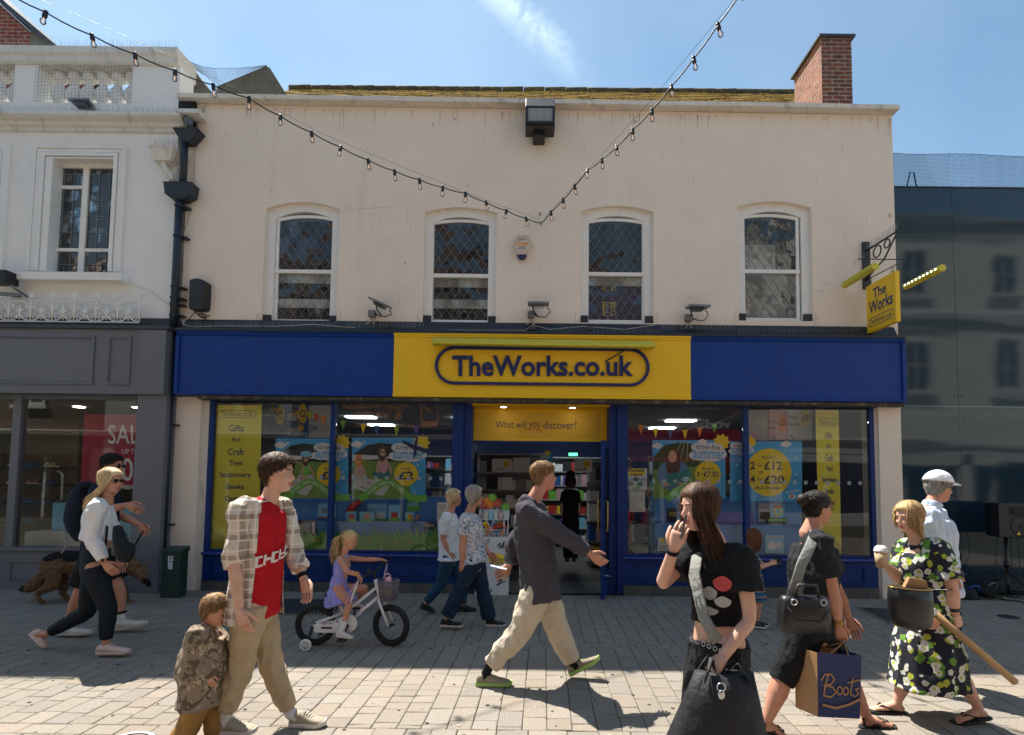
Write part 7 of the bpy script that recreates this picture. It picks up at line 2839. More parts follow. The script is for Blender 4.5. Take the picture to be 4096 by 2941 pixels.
def person(label,J,Yp,S=1.75,skin='skin_a',build=1.0,face=V((1,0,0)),up=V((0,0,1)),top=None,legs=None,feet=None,hairs=None,hk=1.0,vox=0.0075,hands=None,name='person',child=0.0,lat=(0.17,0.09),cat='person',loc=None):
 """J: joints in photo pixels (+ optional metres of depth offset from plane Yp)."""
 k=S/1.75
 bw=build
 W={}
 for kk,v in J.items():
  dy=v[2] if len(v)>2 else 0.0
  if len(v)<3:
   if kk.startswith(('sh_','el_','wr_','hd_')):
    dy=(-lat[0] if kk.endswith('n') else lat[0])*k
   elif kk.startswith(('hip_','kn_','an_','he_','to_')):
    dy=(-lat[1] if kk.endswith('n') else lat[1])*k
  W[kk]=P(v[0],v[1],Yp+dy)
 for s in 'nf':
  for q in ('he_','to_'):
   if q+s in W and W[q+s].z<0.004:
    W[q+s].z=0.004
 hipc=(W['hip_n']+W['hip_f'])/2
 shc=(W['sh_n']+W['sh_f'])/2
 face=V(face).normalized()
 base=loc if loc is not None else V((hipc.x,hipc.y,0))
 T=thing(name,label,cat,base)
 latv=(W['sh_n']-W['sh_f'])
 latv=V((latv.x,latv.y,0)).normalized()
 hl=(W['hip_n']-W['hip_f'])
 hlat=(V((hl.x,hl.y,0)).normalized()+latv).normalized()
 F=Frame(W['head'],face,up,k*hk)
 mb=MB()
 head_geo(mb,F,skin,child)
 neck=W['neck']
 nt_=F(-.012,0,-.07)
 chain(mb,[neck-(nt_-neck)*0.3,neck,nt_,F(-.005,0,-.03)],[.062*k*bw,.056*k*bw,.052*k*hk,.05*k*hk],skin,side=latv)
 waist=hipc.lerp(shc,0.42)
 chest=hipc.lerp(shc,0.78)
 fwd=latv.cross(V((0,0,1)))
 if fwd.dot(face)<0:
  fwd=-fwd
 TR=lambda o_:[(.120*bw+o_,.090*bw+o_),(.158*bw+o_,.108*bw+o_),(.128*bw+o_,.092*bw+o_),(.152*bw+o_,.112*bw+o_),(.145*bw+o_,.085*bw+o_)]
 crotch=hipc+V((0,0,-0.07*k))
 tors=[crotch,hipc+V((0,0,0.03*k)),waist+fwd*0.008,chest+fwd*0.012,shc-V((0,0,0.015*k))]
 kr=lambda L_:[(a*k,b*k) for a,b in L_]
 chain(mb,tors,kr(TR(0)),skin,side=latv)
 chain(mb,[shc-V((0,0,.02*k)),neck+V((0,0,.01*k))],[(.12*k*bw,.065*k),(.052*k,.052*k)],skin,side=latv)
 hand_jobs=[]
 for s in 'nf':
  sh,el,wr=W['sh_'+s],W['el_'+s],W['wr_'+s]
  chain(mb,[shc.lerp(sh,.5),sh,sh.lerp(el,.45),el,el.lerp(wr,.35),wr.lerp(el,.05),wr],[r*k for r in (.055*bw,.053*bw,.046*bw,.037*bw,.040*bw,.027,.026)],skin)
  hand_jobs.append((s,wr,W['hd_'+s]))
  hp,kn,an=W['hip_'+s],W['kn_'+s],W['an_'+s]
  chain(mb,[hp+V((0,0,.03*k)),hp.lerp(kn,.3),hp.lerp(kn,.7),kn,kn.lerp(an,.3),kn.lerp(an,.7),an],[r*k for r in (.088*bw,.084*bw,.066*bw,.053*bw,.054*bw,.038*bw,.034)],skin,side=hlat)
  he,to=W['he_'+s],W['to_'+s]
  ft=(to-he)
  L_=ft.length
  ft.normalize()
  fup=hlat.cross(ft)
  if fup.z<0:
   fup=-fup
  chain(mb,[an,he+ft*.22*L_+fup*.045*k,he+ft*.12*L_+fup*.03*k],[.034*k,.034*k,.030*k],skin,side=hlat)
  chain(mb,[he+ft*.1*L_+fup*.03*k,he+ft*.35*L_+fup*.045*k,he+ft*.65*L_+fup*.028*k,he+ft*.86*L_+fup*.018*k],[(.028*k,.026*k),(.034*k,.036*k),(.042*k,.022*k),(.038*k,.013*k)],skin,side=hlat)
  if feet and feet.get('bare'):
   for q in range(5):
    o_=(-.034+q*.0165)*k
    sgn=-1 if s=='n' else 1
    mb.tube([he+ft*(.84*L_)+hlat*o_*sgn+fup*.014*k,he+ft*((1.0-(0.025*q))*L_)+hlat*o_*sgn+fup*.010*k],[(.0085 if q else .011)*k,(.007 if q else .010)*k],skin,6)
 me_=fuse(mb,vox*(0.7 if k<0.8 else 1),4,[skin,'lip'])
 # hands are joined into the same mesh
 hb=MB()
 hands=hands or {}
 for s,wr,hd in hand_jobs:
  o_=hands.get(s,{})
  d_=(hd-wr)
  nr=o_.get('n',(-latv if s=='n' else latv))
  hand_geo(hb,wr,d_,nr,k*(1.0 if not child else 0.95),skin,o_.get('curl',0.55),o_.get('thumb',1 if s=='n' else-1),o_.get('spread',0))
 hm=hb.mesh('h')
 bm=bmesh.new()
 bm.from_mesh(me_)
 nv0=len(bm.verts)
 bm.from_mesh(hm)
 lipc=F(.095,0,-.065)
 for f in bm.faces:
  c_=f.calc_center_median()-lipc
  f.material_index=0
  if abs(c_.dot(F.u))<.011*F.k and abs(c_.dot(F.l))<.024*F.k and abs(c_.dot(F.f))<.02*F.k:
   f.material_index=1
  f.smooth=True
 bm.to_mesh(me_)
 bm.free()
 bpy.data.meshes.remove(hm)
 body=link('body',me_,T)
 ax=(F.f,F.l,F.u)
 for s in (-1,1):
  mb=MB()
  mb.ell(F(.0805,s*.031,.004),.0075*F.k,.0125*F.k,.0058*F.k,'eye_white',10,6,ax)
  mb.ell(F(.0862,s*.031,.004),.0025*F.k,.0052*F.k,.0052*F.k,'iris',8,5,ax)
  mb.build('eye',body)
  mb=MB()
  hm_=hairs[1] if hairs else 'hair_brown'
  mb.tube([F(.092,s*.014,.022),F(.092,s*.030,.028),F(.078,s*.048,.023)],[.003*F.k,.0038*F.k,.002*F.k],hm_,6)
  mb.build('eyebrow',body)
 if hairs:
  hair(T,F,hairs[0],hairs[1],seed=len(label),**(hairs[2] if len(hairs)>2 else {}))
 # clothes ------------------------------------------------------
 if top:
  t=dict(mat='c_white',sleeve=1.0,hem=-0.05,loose=.018,sl=.016,wr=.006,name='top')
  t.update(top)
  mb=MB()
  hem=hipc.lerp(shc,t['hem'])
  o_=t['loose']
  lo=t.get('hemw',o_)
  cpts=[hem]+[q for q,u in ((hipc+V((0,0,0.03*k)),0.06),(waist,0.42),(chest,0.78)) if u>t['hem']+0.08]+[shc-V((0,0,.015*k))]
  rr=TR(o_)
  sel={5:[rr[0],rr[1],rr[2],rr[3],rr[4]],4:[rr[2] if t['hem']>.1 else rr[1],rr[2],rr[3],rr[4]],3:[rr[2],rr[3],rr[4]]}[len(cpts)]
  if len(cpts)==5:
   sel[0]=(rr[1][0]+lo-o_,rr[1][1]+lo-o_)
   sel[1]=(rr[1][0],rr[1][1])
   sel[2]=(rr[2][0]+t.get('waistw',0.012),rr[2][1]+t.get('waistw',0.012))
  else:
   sel[0]=(sel[0][0]+lo-o_,sel[0][1]+lo-o_)
  chain(mb,cpts,kr(sel),t['mat'],side=latv,round_ends=False,sub=4)
  chain(mb,[shc-V((0,0,.02*k)),neck-V((0,0,.012*k))],[(.125*k*bw+o_*k,(.07+o_)*k),((.056+o_*.5)*k,(.056+o_*.5)*k)],t['mat'],side=latv,round_ends=False)
  if t['sleeve']>0:
   for s in 'nf':
    sh,el,wr=W['sh_'+s],W['el_'+s],W['wr_'+s]
    sl=t['sl']
    L1,L2=(el-sh).length,(wr-el).length
    tot=(L1+L2)*t['sleeve']
    pts,rs=[shc.lerp(sh,.5),sh],[(.06*bw+sl),(.058*bw+sl)]
    if tot<=L1:
     pts+=[sh.lerp(el,tot/L1*.5),sh.lerp(el,tot/L1)]
     rs+=[(.052*bw+sl),(.050*bw+sl+t.get('cuff',0.006))]
    else:
     u=(tot-L1)/L2
     pts+=[sh.lerp(el,.5),el,el.lerp(wr,u*.5),el.lerp(wr,u)]
     rs+=[(.050*bw+sl),(.043*bw+sl),(.042*bw+sl),(.030+sl*.8+t.get('cuff',0))]
    chain(mb,pts,[r*k for r in rs],t['mat'],round_ends=False)
  if t.get('hood'):
   chain(mb,[neck+fwd*.03-V((0,0,.0)),neck-fwd*.05+V((0,0,.02)),neck-fwd*.10-V((0,0,.05))],[(.085*k,.03),(.10*k,.045),(.09*k,.04)],t['mat'],side=latv)
  if t.get('collar'):
   chain(mb,[neck-V((0,0,.02*k)),neck.lerp(nt_,.5)],[(.075*k,.075*k),(.064*k,.068*k)],t['mat'],side=latv,round_ends=False)
  m3=fuse(mb,vox*(1.0 if k>.8 else .75),3)
  wrinkle(m3,t['wr'],13,seed=len(label))
  link(t['name'],m3,T)
 if legs:
  t=dict(mat='c_black',kind='trousers',loose=.014,wr=.006,low=1.0,flare=0.0)
  t.update(legs)
  mb=MB()
  o_=t['loose']
  rr=TR(o_)
  if t['kind'] in ('trousers','shorts','leggings'):
   wtop=hipc.lerp(shc,t.get('rise',0.2))
   ow=min(o_,.018)
   rw_=TR(ow)
   chain(mb,[crotch,hipc+V((0,0,0.03*k)),wtop],kr([rw_[0],rw_[1],tuple(rw_[1][q]+(rw_[2][q]-rw_[1][q])*min(1,max(0,(t.get('rise',.2)-.05)/.37)) for q in (0,1))]),t['mat'],side=latv,round_ends=False)
   for s in 'nf':
    hp,kn,an=W['hip_'+s],W['kn_'+s],W['an_'+s]
    L1,L2=(kn-hp).length,(an-kn).length
    tot=(L1+L2)*t['low']
    hp0=hp+V((0,0,.03*k))
    r1,r2,r3,r4,r5=[(q*bw+o_) for q in (.090,.086,.070,.058,.055)]
    r1=.088*bw+ow
    ra=.036*bw+o_+t['flare']
    if tot<=L1*1.02:
     u=min(1,tot/L1)
     pts,rs=[hp0,hp.lerp(kn,u*.5),hp.lerp(kn,u)],[r1,r2,r3+t['flare']]
    else:
     u=(tot-L1)/L2
     pts,rs=[hp0,hp.lerp(kn,.3),hp.lerp(kn,.7),kn,kn.lerp(an,u*.4),kn.lerp(an,u)],[r1,r2,r3,r4,r5+t['flare']*.5,ra if u>.8 else r5]
    chain(mb,pts,[r*k for r in rs],t['mat'],side=hlat,round_ends=False)
  else:
   a=hipc.lerp(shc,t.get('rise',0.35))
   bpt=t['hem_pt']
   mid=hipc.lerp(bpt,.35)
   hw_=t.get('hemw',(.26,.2))
   chain(mb,[a,hipc+V((0,0,.03*k)),mid,bpt],kr([rr[2],rr[1],((rr[1][0]+hw_[0])/2,(rr[1][1]+hw_[1])/2),hw_]),t['mat'],side=latv,n=28,round_ends=False,sub=4)
  m3=fuse(mb,vox*(1.0 if k>.8 else .75),3)
  wrinkle(m3,t['wr'],t.get('wsc',12),seed=len(label)+5,fold=t.get('fold',(1,1,.4)))
  link(t.get('name',t['kind']),m3,T)
 if feet:
  for s in 'nf':
   he,to,an=W['he_'+s],W['to_'+s],W['an_'+s]
   if feet.get('bare'):
    ft=(to-he)
    L_=ft.length
    ft.normalize()
    fup=hlat.cross(ft)
    if fup.z<0:
     fup=-fup
    mb=MB()
    rings=[]
    for t_,w_ in ((-.04,.025),(.05,.036),(.3,.036),(.6,.046),(.85,.048),(1.03,.03)):
     c_=he+ft*(L_*t_)
     rings.append([c_+hlat*(w_*k*q)+fup*(k*z) for q,z in ((-1,-.012),(1,-.012),(1,.006),(-1,.006))])
    mb.loft(rings,'s_black',smooth=False)
    o=mb.build('flip_flop',T)
    mb=MB()
    a_=he+ft*.82*L_+fup*.02*k
    for q in (-1,1):
     mb.tube([a_,he+ft*.66*L_+hlat*.022*q*k+fup*.055*k,he+ft*.42*L_+hlat*.042*q*k+fup*.03*k,he+ft*.38*L_+hlat*.040*q*k],.006*k,'s_black',6)
    if feet.get('sandal'):
     mb.tube([he+ft*.12*L_+hlat*(.036*k)+fup*.02*k,he+ft*.1*L_+hlat*(.03*k)+fup*.07*k,he+ft*.1*L_-hlat*(.03*k)+fup*.07*k,he+ft*.12*L_-hlat*(.036*k)+fup*.02*k],.008*k,'s_black',6)
     for q in (.55,.75):
      mb.tube([he+ft*q*L_+hlat*(.046*k),he+ft*q*L_+fup*(.065 if q<.6 else .045)*k,he+ft*q*L_-hlat*(.046*k)],(.02*k,.008*k) and .014*k,'s_black',6)
    mb.build('strap',o)
   else:
    shoe(T,he,to,hlat,k,feet.get('mat','s_white'),feet.get('sole','s_sole'),feet.get('sh',.028),accent=feet.get('accent'))
    if feet.get('sock'):
     mb=MB()
     kn=W['kn_'+s]
     a_=an.lerp(kn,feet.get('sockh',.22))
     chain(mb,[he+(to-he)*.22+V((0,0,.05*k)),an,a_],[.038*k,.037*k,(.044*bw)*k],feet['sock'],round_ends=False)
     if feet.get('bands'):
      for q in (.75,.9):
       c_=an.lerp(a_,q)
       dn=(a_-an).normalized()
       mb.cyl(c_-dn*.006,c_+dn*.006,.0475*bw*k,'c_black',16)
     mb.build('sock',T)
 return T,W,F,dict(lat=latv,fwd=fwd,hipc=hipc,shc=shc,neck=neck,waist=waist,chest=chest,k=k,body=body)
def band(name,par,pts,wd,th,m,side):
 mb=MB()
 mb.tube(pts,[(wd,th)]*len(pts),m,8,side=side)
 return mb.build(name,par)
def specs(par,F,dark=True):
 mb=MB()
 k=F.k
 for s in (-1,1):
  pts=[F(.096,s*(.032+.022*math.cos(a)),.004+.017*math.sin(a)) for a in [2*math.pi*i/10 for i in range(11)]]
  mb.tube(pts,.0022*k,'glasses',4)
  if dark:
   mb.add([F(.096,s*(.032+.021*math.cos(a)),.004+.016*math.sin(a)) for a in [2*math.pi*i/10 for i in range(10)]],[tuple(range(10))],'glasses')
  mb.tube([F(.094,s*.054,.008),F(.04,s*.078,.010),F(-.012,s*.080,.004)],.0022*k,'glasses',4)
 mb.tube([F(.098,-.01,.006),F(.098,.01,.006)],.002*k,'glasses',4)
 mb.build('glasses',par)
X_=V((1,0,0))
# distance of a person from the pixel row of the feet
YG=lambda x,y:G(x,y).y
# --- woman in white cropped top, striding right at the left edge
Y_a=YG(455,2615)
T,W,F,I=person('person in a white cropped top and dark leggings striding right with a crescent bag',dict(head=(440,1925),neck=(428,2000),sh_n=(388,2030),sh_f=(412,2025),el_n=(366,2150),el_f=(455,2140),wr_n=(418,2252),wr_f=(476,2232),hd_n=(448,2282),hd_f=(484,2272),hip_n=(378,2282),hip_f=(382,2280),kn_n=(432,2435),kn_f=(345,2450),an_n=(424,2572),an_f=(190,2535),he_n=(390,2616),to_n=(520,2614),he_f=(118,2540),to_f=(176,2640)),Y_a,1.68,'skin_b',0.98,face=V((1,-0.1,0.0)),top=dict(mat='c_white',sleeve=.93,hem=.48,loose=.03,hemw=.05,sl=.024,wr=.009),legs=dict(mat='c_leggings',kind='leggings',loose=.018,wr=.003,rise=.34,low=.95),feet=dict(mat='s_peach',sole='s_peach',accent='s_coral'),hairs=('long','hair_lblond',dict(length=.20,back=V((-.14,0,0)))),hk=1.02)
specs(T,F)
mb=MB()
a=W['sh_n']+V((-.02,-.05,.04))
b_=W['hip_n']+V((.16,-.12,.10))
mb.tube([W['sh_f']+V((0,-.1,.06)),I['chest']+V((.13,-.06,.02)),I['waist']+V((.16,-.10,0)),b_],[(.014,.004)]*4,'c_leggings',8,side=(0,1,0))
o=mb.build('shoulder_strap',T)
cb=P(488,2180,Y_a-0.22)
t=thing('crescent_bag','dark crescent shoulder bag hanging on the hip of the person in the white top','bag',cb)
mb=MB()
chain(mb,[cb+V((-.05,0,.17)),cb+V((-.02,0,.06)),cb+V((.03,0,-.05)),cb+V((.03,0,-.13))],[(.015,.04),(.04,.07),(.05,.095),(.035,.06)],'c_leggings',side=(0,1,0))
mb.build('pouch',t)
# --- man behind with backpack, shorts, pointing, dog lead
Y_b=YG(400,2538)
T,W,F,I=person('person with dark backpack, black shorts and white trainers behind the white-topped walker',dict(head=(446,1862),neck=(420,1935),sh_n=(392,1965),sh_f=(440,1965),el_n=(432,2040),el_f=(480,2060),wr_n=(508,2020),wr_f=(560,2100),hd_n=(542,2036),hd_f=(575,2120),hip_n=(385,2210),hip_f=(400,2210),kn_n=(322,2365),kn_f=(478,2365),an_n=(268,2495),an_f=(484,2468),he_n=(225,2540),to_n=(364,2538),he_f=(462,2522),to_f=(588,2500)),Y_b,1.85,'skin_b',1.05,face=V((1,0.05,-0.12)),top=dict(mat='c_navy',sleeve=.38,hem=-.05,loose=.03),legs=dict(mat='c_black',kind='shorts',low=.46,loose=.03,flare=.02),feet=dict(mat='s_white',sole='s_sole',sock='c_sock',bands=True,accent='s_green'),hairs=('crop','hair_dark'))
specs(T,F)
bp=I['chest']-V((.21,0,.08))
t=thing('backpack','dark navy backpack worn by the person in black shorts','backpack',bp)
mb=MB()
chain(mb,[bp+V((.03,0,.27)),bp+V((0,0,.15)),bp+V((-.02,0,-.08)),bp+V((.03,0,-.24))],[(.11,.07),(.15,.12),(.16,.13),(.13,.09)],'c_navy',side=(0,1,0))
mb.build('bag',t)
mb=MB()
for s in (-1,1):
 mb.tube([bp+V((.05,.1*s,.25)),I['shc']+V((.02,.13*s,.08)),I['chest']+V((.13,.12*s,0)),bp+V((.1,.13*s,-.15))],[(.025,.006)]*4,'c_black',8,side=(0,1,0))
mb.tube([bp+V((-.08,-.1,-.2)),bp+V((-.06,-.12,-.36)),bp+V((-.10,-.12,-.42))],[(.012,.003)]*3,'c_strap',6)
mb.build('strap',t)
# --- german shepherd
Yd=YG(154,2412)
DP=lambda x,y,dy=0.0:P(x,y,Yd+dy)
dog=thing('dog','tan and black shepherd dog walking right behind the two people at the left','dog',V((DP(330,2300).x,Yd,0)))
mb=MB()
chain(mb,[DP(198,2268),DP(235,2252),DP(300,2250),DP(370,2262),DP(430,2262),DP(480,2248)],[(.10,.12),(.12,.15),(.12,.15),(.13,.185),(.13,.19),(.09,.13)],'dog_coat',side=(0,1,0))
chain(mb,[DP(470,2250),DP(510,2256),DP(545,2275)],[(.09,.13),(.085,.11),(.07,.085)],'dog_coat',side=(0,1,0))
chain(mb,[DP(532,2270),DP(556,2286),DP(574,2308)],[(.065,.07),(.072,.075),(.045,.05)],'dog_coat',side=(0,1,0))
chain(mb,[DP(566,2300),DP(586,2326),DP(597,2342)],[(.04,.045),(.032,.035),(.022,.022)],'dog_coat',side=(0,1,0))
mb.ell(DP(570,2328),.05,.03,.018,'dog_coat',8,5)
for hx_,hy_,s,ft in ((205,2280,-1,(158,2412)),(215,2280,1,(275,2402))):
 fx,fy=ft
 G1=DP(hx_+(fx-hx_)*.25+22,2335,.09*s)
 hk_=DP(fx-6+(0 if s<0 else-14),2372,.09*s)
 chain(mb,[DP(hx_+5,2275,.07*s),G1,hk_,DP(fx,2400,.09*s),DP(fx+14,2409,.09*s)],[(.07,.13),(.05,.075),(.024,.03),(.022,.022),(.032,.022)],'dog_coat',side=(0,1,0))
for hx_,s,ft in ((440,-1,(425,2408)),(450,1,(505,2400))):
 fx,fy=ft
 chain(mb,[DP(hx_,2285,.08*s),DP((hx_+fx)/2+4,2335,.08*s),DP(fx,2372,.08*s),DP(fx+2,2400,.08*s),DP(fx+14,2407,.08*s)],[(.055,.08),(.04,.045),(.026,.03),(.024,.024),(.034,.022)],'dog_coat',side=(0,1,0))
chain(mb,[DP(205,2262),DP(178,2292),DP(150,2330),DP(118,2350),DP(82,2360)],[(.035,.04),(.045,.06),(.055,.075),(.05,.06),(.012,.015)],'dog_coat',side=(0,1,0))
for s in (-1,1):
 mb.tube([DP(548,2272,.04*s),DP(556,2254,.06*s),DP(562,2243,.055*s)] if s<0 else [DP(570,2275,.05),DP(590,2258,.05),DP(603,2247,.045)],[(.028,.012),(.024,.010),(.004,.004)],'dog_coat',8,side=(0,1,0))
md_=fuse(mb,.009,3,['dog_coat','pigeon_dark','c_black'])
wrinkle(md_,.012,30,3,(1,1,1))
xs0,zb0=DP(300,2200).x,0
for p_ in md_.polygons:
 c_=p_.center
 if c_.z>DP(300,2238+6*math.sin(c_.x*20)).z and c_.x<DP(470,2200).x:
  p_.material_index=2
 if c_.x>DP(576,2300).x and c_.z<DP(580,2312).z:
  p_.material_index=2
 if c_.x<DP(104,2350).x:
  p_.material_index=2
link('body',md_,dog)
fur=MB()
rn=random.Random(4)
vv=md_.vertices
for i in range(7000):
 v=vv[rn.randrange(len(vv))]
 p_,n_=v.co+V(OFF[dog.name]),v.normal
 mt='c_black' if (p_.z>DP(300,2240).z and p_.x<DP(470,2200).x) or p_.x<DP(104,2350).x else 'dog_coat'
 if p_.x>DP(560,2300).x:
  continue
 d_=(n_*.35+V((-.8,0,-.5))).normalized()
 fur.tube([p_,p_+d_*rn.uniform(.02,.045)],[.0028,.0006],mt,3,cap=False)
fur.build('fur',dog)
mb=MB()
mb.ell(DP(599,2338),.02,.02,.016,'c_black',8,6)
mb.build('nose',dog)
for s in (-1,1):
 mb=MB()
 mb.ell(DP(568,2288,.045*s),.01,.008,.01,'iris',8,5)
 mb.build('eye',dog)
mb=MB()
mb.torus(DP(512,2262),.115,.010,(DP(545,2275)-DP(490,2250)),'c_black',24,6,.016)
mb.build('collar',dog)
mb=MB()
pl=[DP(505,2232),P(540,2180,Y_b+.1),P(575,2122,Y_b+.17)]
mb.tube(pl,.008,'c_black',6)
mb.build('dog_lead',loc=pl[2],label='black dog lead running from the dog collar up to a hand',cat='lead')
# --- man in red shirt and open plaid shirt
Y_d=YG(960,2930)
T,W,F,I=person('person in an open plaid shirt and red tee holding a small child by the hand',dict(head=(1108,1893),neck=(1078,2000),sh_n=(965,2040,-.20),sh_f=(1130,2030,.16),el_n=(935,2240,-.22),el_f=(1178,2215,.16),wr_n=(958,2440,-.24),wr_f=(1216,2318,.08),hd_n=(985,2520,-.24),hd_f=(1236,2395,.06),hip_n=(1000,2440),hip_f=(1035,2435),kn_n=(965,2660),kn_f=(1085,2655),an_n=(905,2850),an_f=(1160,2850),he_n=(875,2935),to_n=(1022,2935),he_f=(1160,2930),to_f=(1300,2905)),Y_d,1.83,'skin_c',.93,face=V((1,0.05,-.05)),top=dict(mat='c_red',sleeve=0,hem=-.06,loose=.03,waistw=.02),legs=dict(mat='c_khaki',kind='trousers',loose=.018,flare=.006,low=.97,wr=.011,rise=.12),feet=dict(mat='s_tan',sole='s_white',sock='c_sock'),hairs=('short','hair_brown'),vox=.007)
# open plaid shirt: back and side panels plus sleeves
mb=MB()
k=I['k']
latv,fwd=I['lat'],I['fwd']
cen=[I['hipc']+V((0,0,-.06)),I['hipc']+V((0,0,.05)),I['waist'],I['chest'],I['shc']+V((0,0,.03)),I['neck']]
rad_=[(.198,.155),(.192,.148),(.170,.135),(.175,.14),(.148,.108),(.08,.08)]
cc,rr2=smooth_chain(cen,rad_,4)
N_=30
for lay in range(1):
 rows_=[]
 for c_,(ra,rb) in zip(cc,rr2):
  row=[]
  for q in range(N_+1):
   a=rad(48)+rad(264)*q/N_
   # a=0 is forward
   d_=fwd*(rb*k*math.cos(a))-latv*(ra*k*math.sin(a))
   w_=1+.05*noise.noise(V((a*3,c_.z*6,1.3)))
   row.append(c_+d_*w_)
  rows_.append(row)
 vs2=[p for r_ in rows_ for p in r_]
 n2=N_+1
 fs2=[(i*n2+j,i*n2+j+1,(i+1)*n2+j+1,(i+1)*n2+j) for i in range(len(rows_)-1) for j in range(N_)]
 mb.add(vs2,fs2,'c_plaid',True)
me_=mb.mesh('plaid_shirt')
o=link('plaid_shirt',me_,T)
sol=o.modifiers.new('s','SOLIDIFY')
sol.thickness=.006
for s in 'nf':
 mb=MB()
 sh,el,wr=W['sh_'+s],W['el_'+s],W['wr_'+s]
 u=.12 if s=='n' else .6
 chain(mb,[I['shc'].lerp(sh,.45),sh,sh.lerp(el,.5),el,el.lerp(wr,u)],[.070*k,.070*k,.064*k,.060*k,.058*k],'c_plaid',round_ends=False)
 m3=fuse(mb,.007,2)
 wrinkle(m3,.012,14,4)
 link('sleeve',m3,o)
mb=MB()
A=Art(lambda u_,v_,h:P(u_,v_,0),mb=mb)
fr=lambda u_,v_:I['chest']+fwd*.0+V((0,0,0))
# printed letters on the red shirt front (curved panel)
pc_=P(1108,2120,Y_d-.15)
mat('print_white',h2('dccfc8'),0.9)
def on_shirt(u_,v_,h):
 # u across the front in metres from the right side of the chest, v up
 a=-u_/.15
 c_=I['waist'].lerp(I['chest'],.35)+V((0,0,v_))
 return c_+fwd*((.146+h)*k*math.cos(a))+latv*((.182+h)*k*math.sin(a))
A=Art(lambda u_,v_,h:on_shirt(u_,.0-v_,h+.002),mb=mb)
for q in range(5):
 x_=-.12+q*.042
 y_=.03-.012*q
 wd_=(.016,.013,.018,.012,.015)[q]
 A.line([(x_,y_-.03),(x_-.006,y_+.03)],wd_,'print_white')
 A.line([(x_+.004,y_-(.03,.005,.028,.0,.03)[q]),(x_+.026,y_-(.034,.01,.03,.006,.026)[q])],.013,'print_white')
 A.line([(x_,y_+(.028,.0,.03,.026,.02)[q]),(x_+.024,y_+(.02,-.006,.024,.022,.014)[q])],.014,'print_white')
mb.build('shirt_print',T)
mb=MB()
wv=W['wr_f']-W['el_f']
mb.cyl(W['wr_f']-wv.normalized()*.045,W['wr_f']-wv.normalized()*.015,.034,'c_black',16)
mb.build('watch',T)
# --- toddler in camouflage jacket
Y_e=YG(820,2975)
T,W,F,I=person('small child in a camouflage jacket and mustard trousers holding an adult hand',dict(head=(858,2442),neck=(828,2520),sh_n=(790,2550),sh_f=(850,2550),el_n=(790,2640),el_f=(905,2600),wr_n=(830,2705),wr_f=(935,2560),hd_n=(850,2740),hd_f=(958,2535),hip_n=(795,2760),hip_f=(815,2760),kn_n=(770,2870),kn_f=(860,2870),an_n=(720,2960),an_f=(870,2960),he_n=(700,2990),to_n=(790,2990),he_f=(850,2990),to_f=(940,2985)),Y_e,.98,'skin_a',1.25,face=V((1,0.1,-.25)),top=dict(mat='c_camo',sleeve=.95,hem=-.25,loose=.085,hemw=.10,sl=.06,wr=.010,waistw=.07,collar=True,name='jacket'),legs=dict(mat='c_mustard',kind='trousers',loose=.05,low=.98,flare=.02),feet=dict(mat='s_black',sole='s_sole'),hairs=('short','hair_darkblond'),hk=1.42,child=1,lat=(.19,.12))
# --- two women passing the door
Y_g=YG(1790,2452)
T,W,F,I=person('person with white hair in a white blouse and blue jeans half hidden by a friend',dict(head=(1815,1992),neck=(1802,2048),sh_n=(1786,2070),sh_f=(1806,2070),el_n=(1772,2150),el_f=(1835,2140),wr_n=(1795,2210),wr_f=(1868,2180),hd_n=(1805,2235),hd_f=(1885,2190),hip_n=(1792,2230),hip_f=(1800,2230),kn_n=(1765,2335),kn_f=(1848,2330),an_n=(1702,2415),an_f=(1852,2425),he_n=(1680,2432),to_n=(1738,2453),he_f=(1835,2450),to_f=(1906,2452)),Y_g,1.56,'skin_b',1.05,top=dict(mat='c_white',sleeve=.5,hem=-.05,loose=.035,hemw=.06,wr=.009),legs=dict(mat='c_denim2',loose=.016,low=.96),feet=dict(mat='s_black',sole='s_black',sh=.018),hairs=('bob','hair_lblond',dict(length=.07,back=V((-.02,0,0)))),vox=.009)
Y_h=YG(1880,2512)
T,W,F,I=person('person with grey-brown bob in a speckled blouse and dark jeans by the door',dict(head=(1898,1984),neck=(1880,2048),sh_n=(1862,2078),sh_f=(1892,2078),el_n=(1850,2175),el_f=(1925,2165),wr_n=(1848,2250),wr_f=(1955,2215),hd_n=(1850,2284),hd_f=(1970,2230),hip_n=(1892,2245),hip_f=(1902,2245),kn_n=(1842,2360),kn_f=(1930,2362),an_n=(1788,2468),an_f=(1958,2480),he_n=(1762,2505),to_n=(1850,2508),he_f=(1942,2522),to_f=(2022,2520)),Y_h,1.62,'skin_b',1.1,top=dict(mat='c_fleck',sleeve=.36,hem=-.02,loose=.035,hemw=.05,wr=.009),legs=dict(mat='c_denim',loose=.022,flare=.025,low=.98),feet=dict(mat='s_black',sole='s_white',sh=.02),hairs=('bob','hair_grey',dict(length=.08)),vox=.0085)
specs(T,F,False)
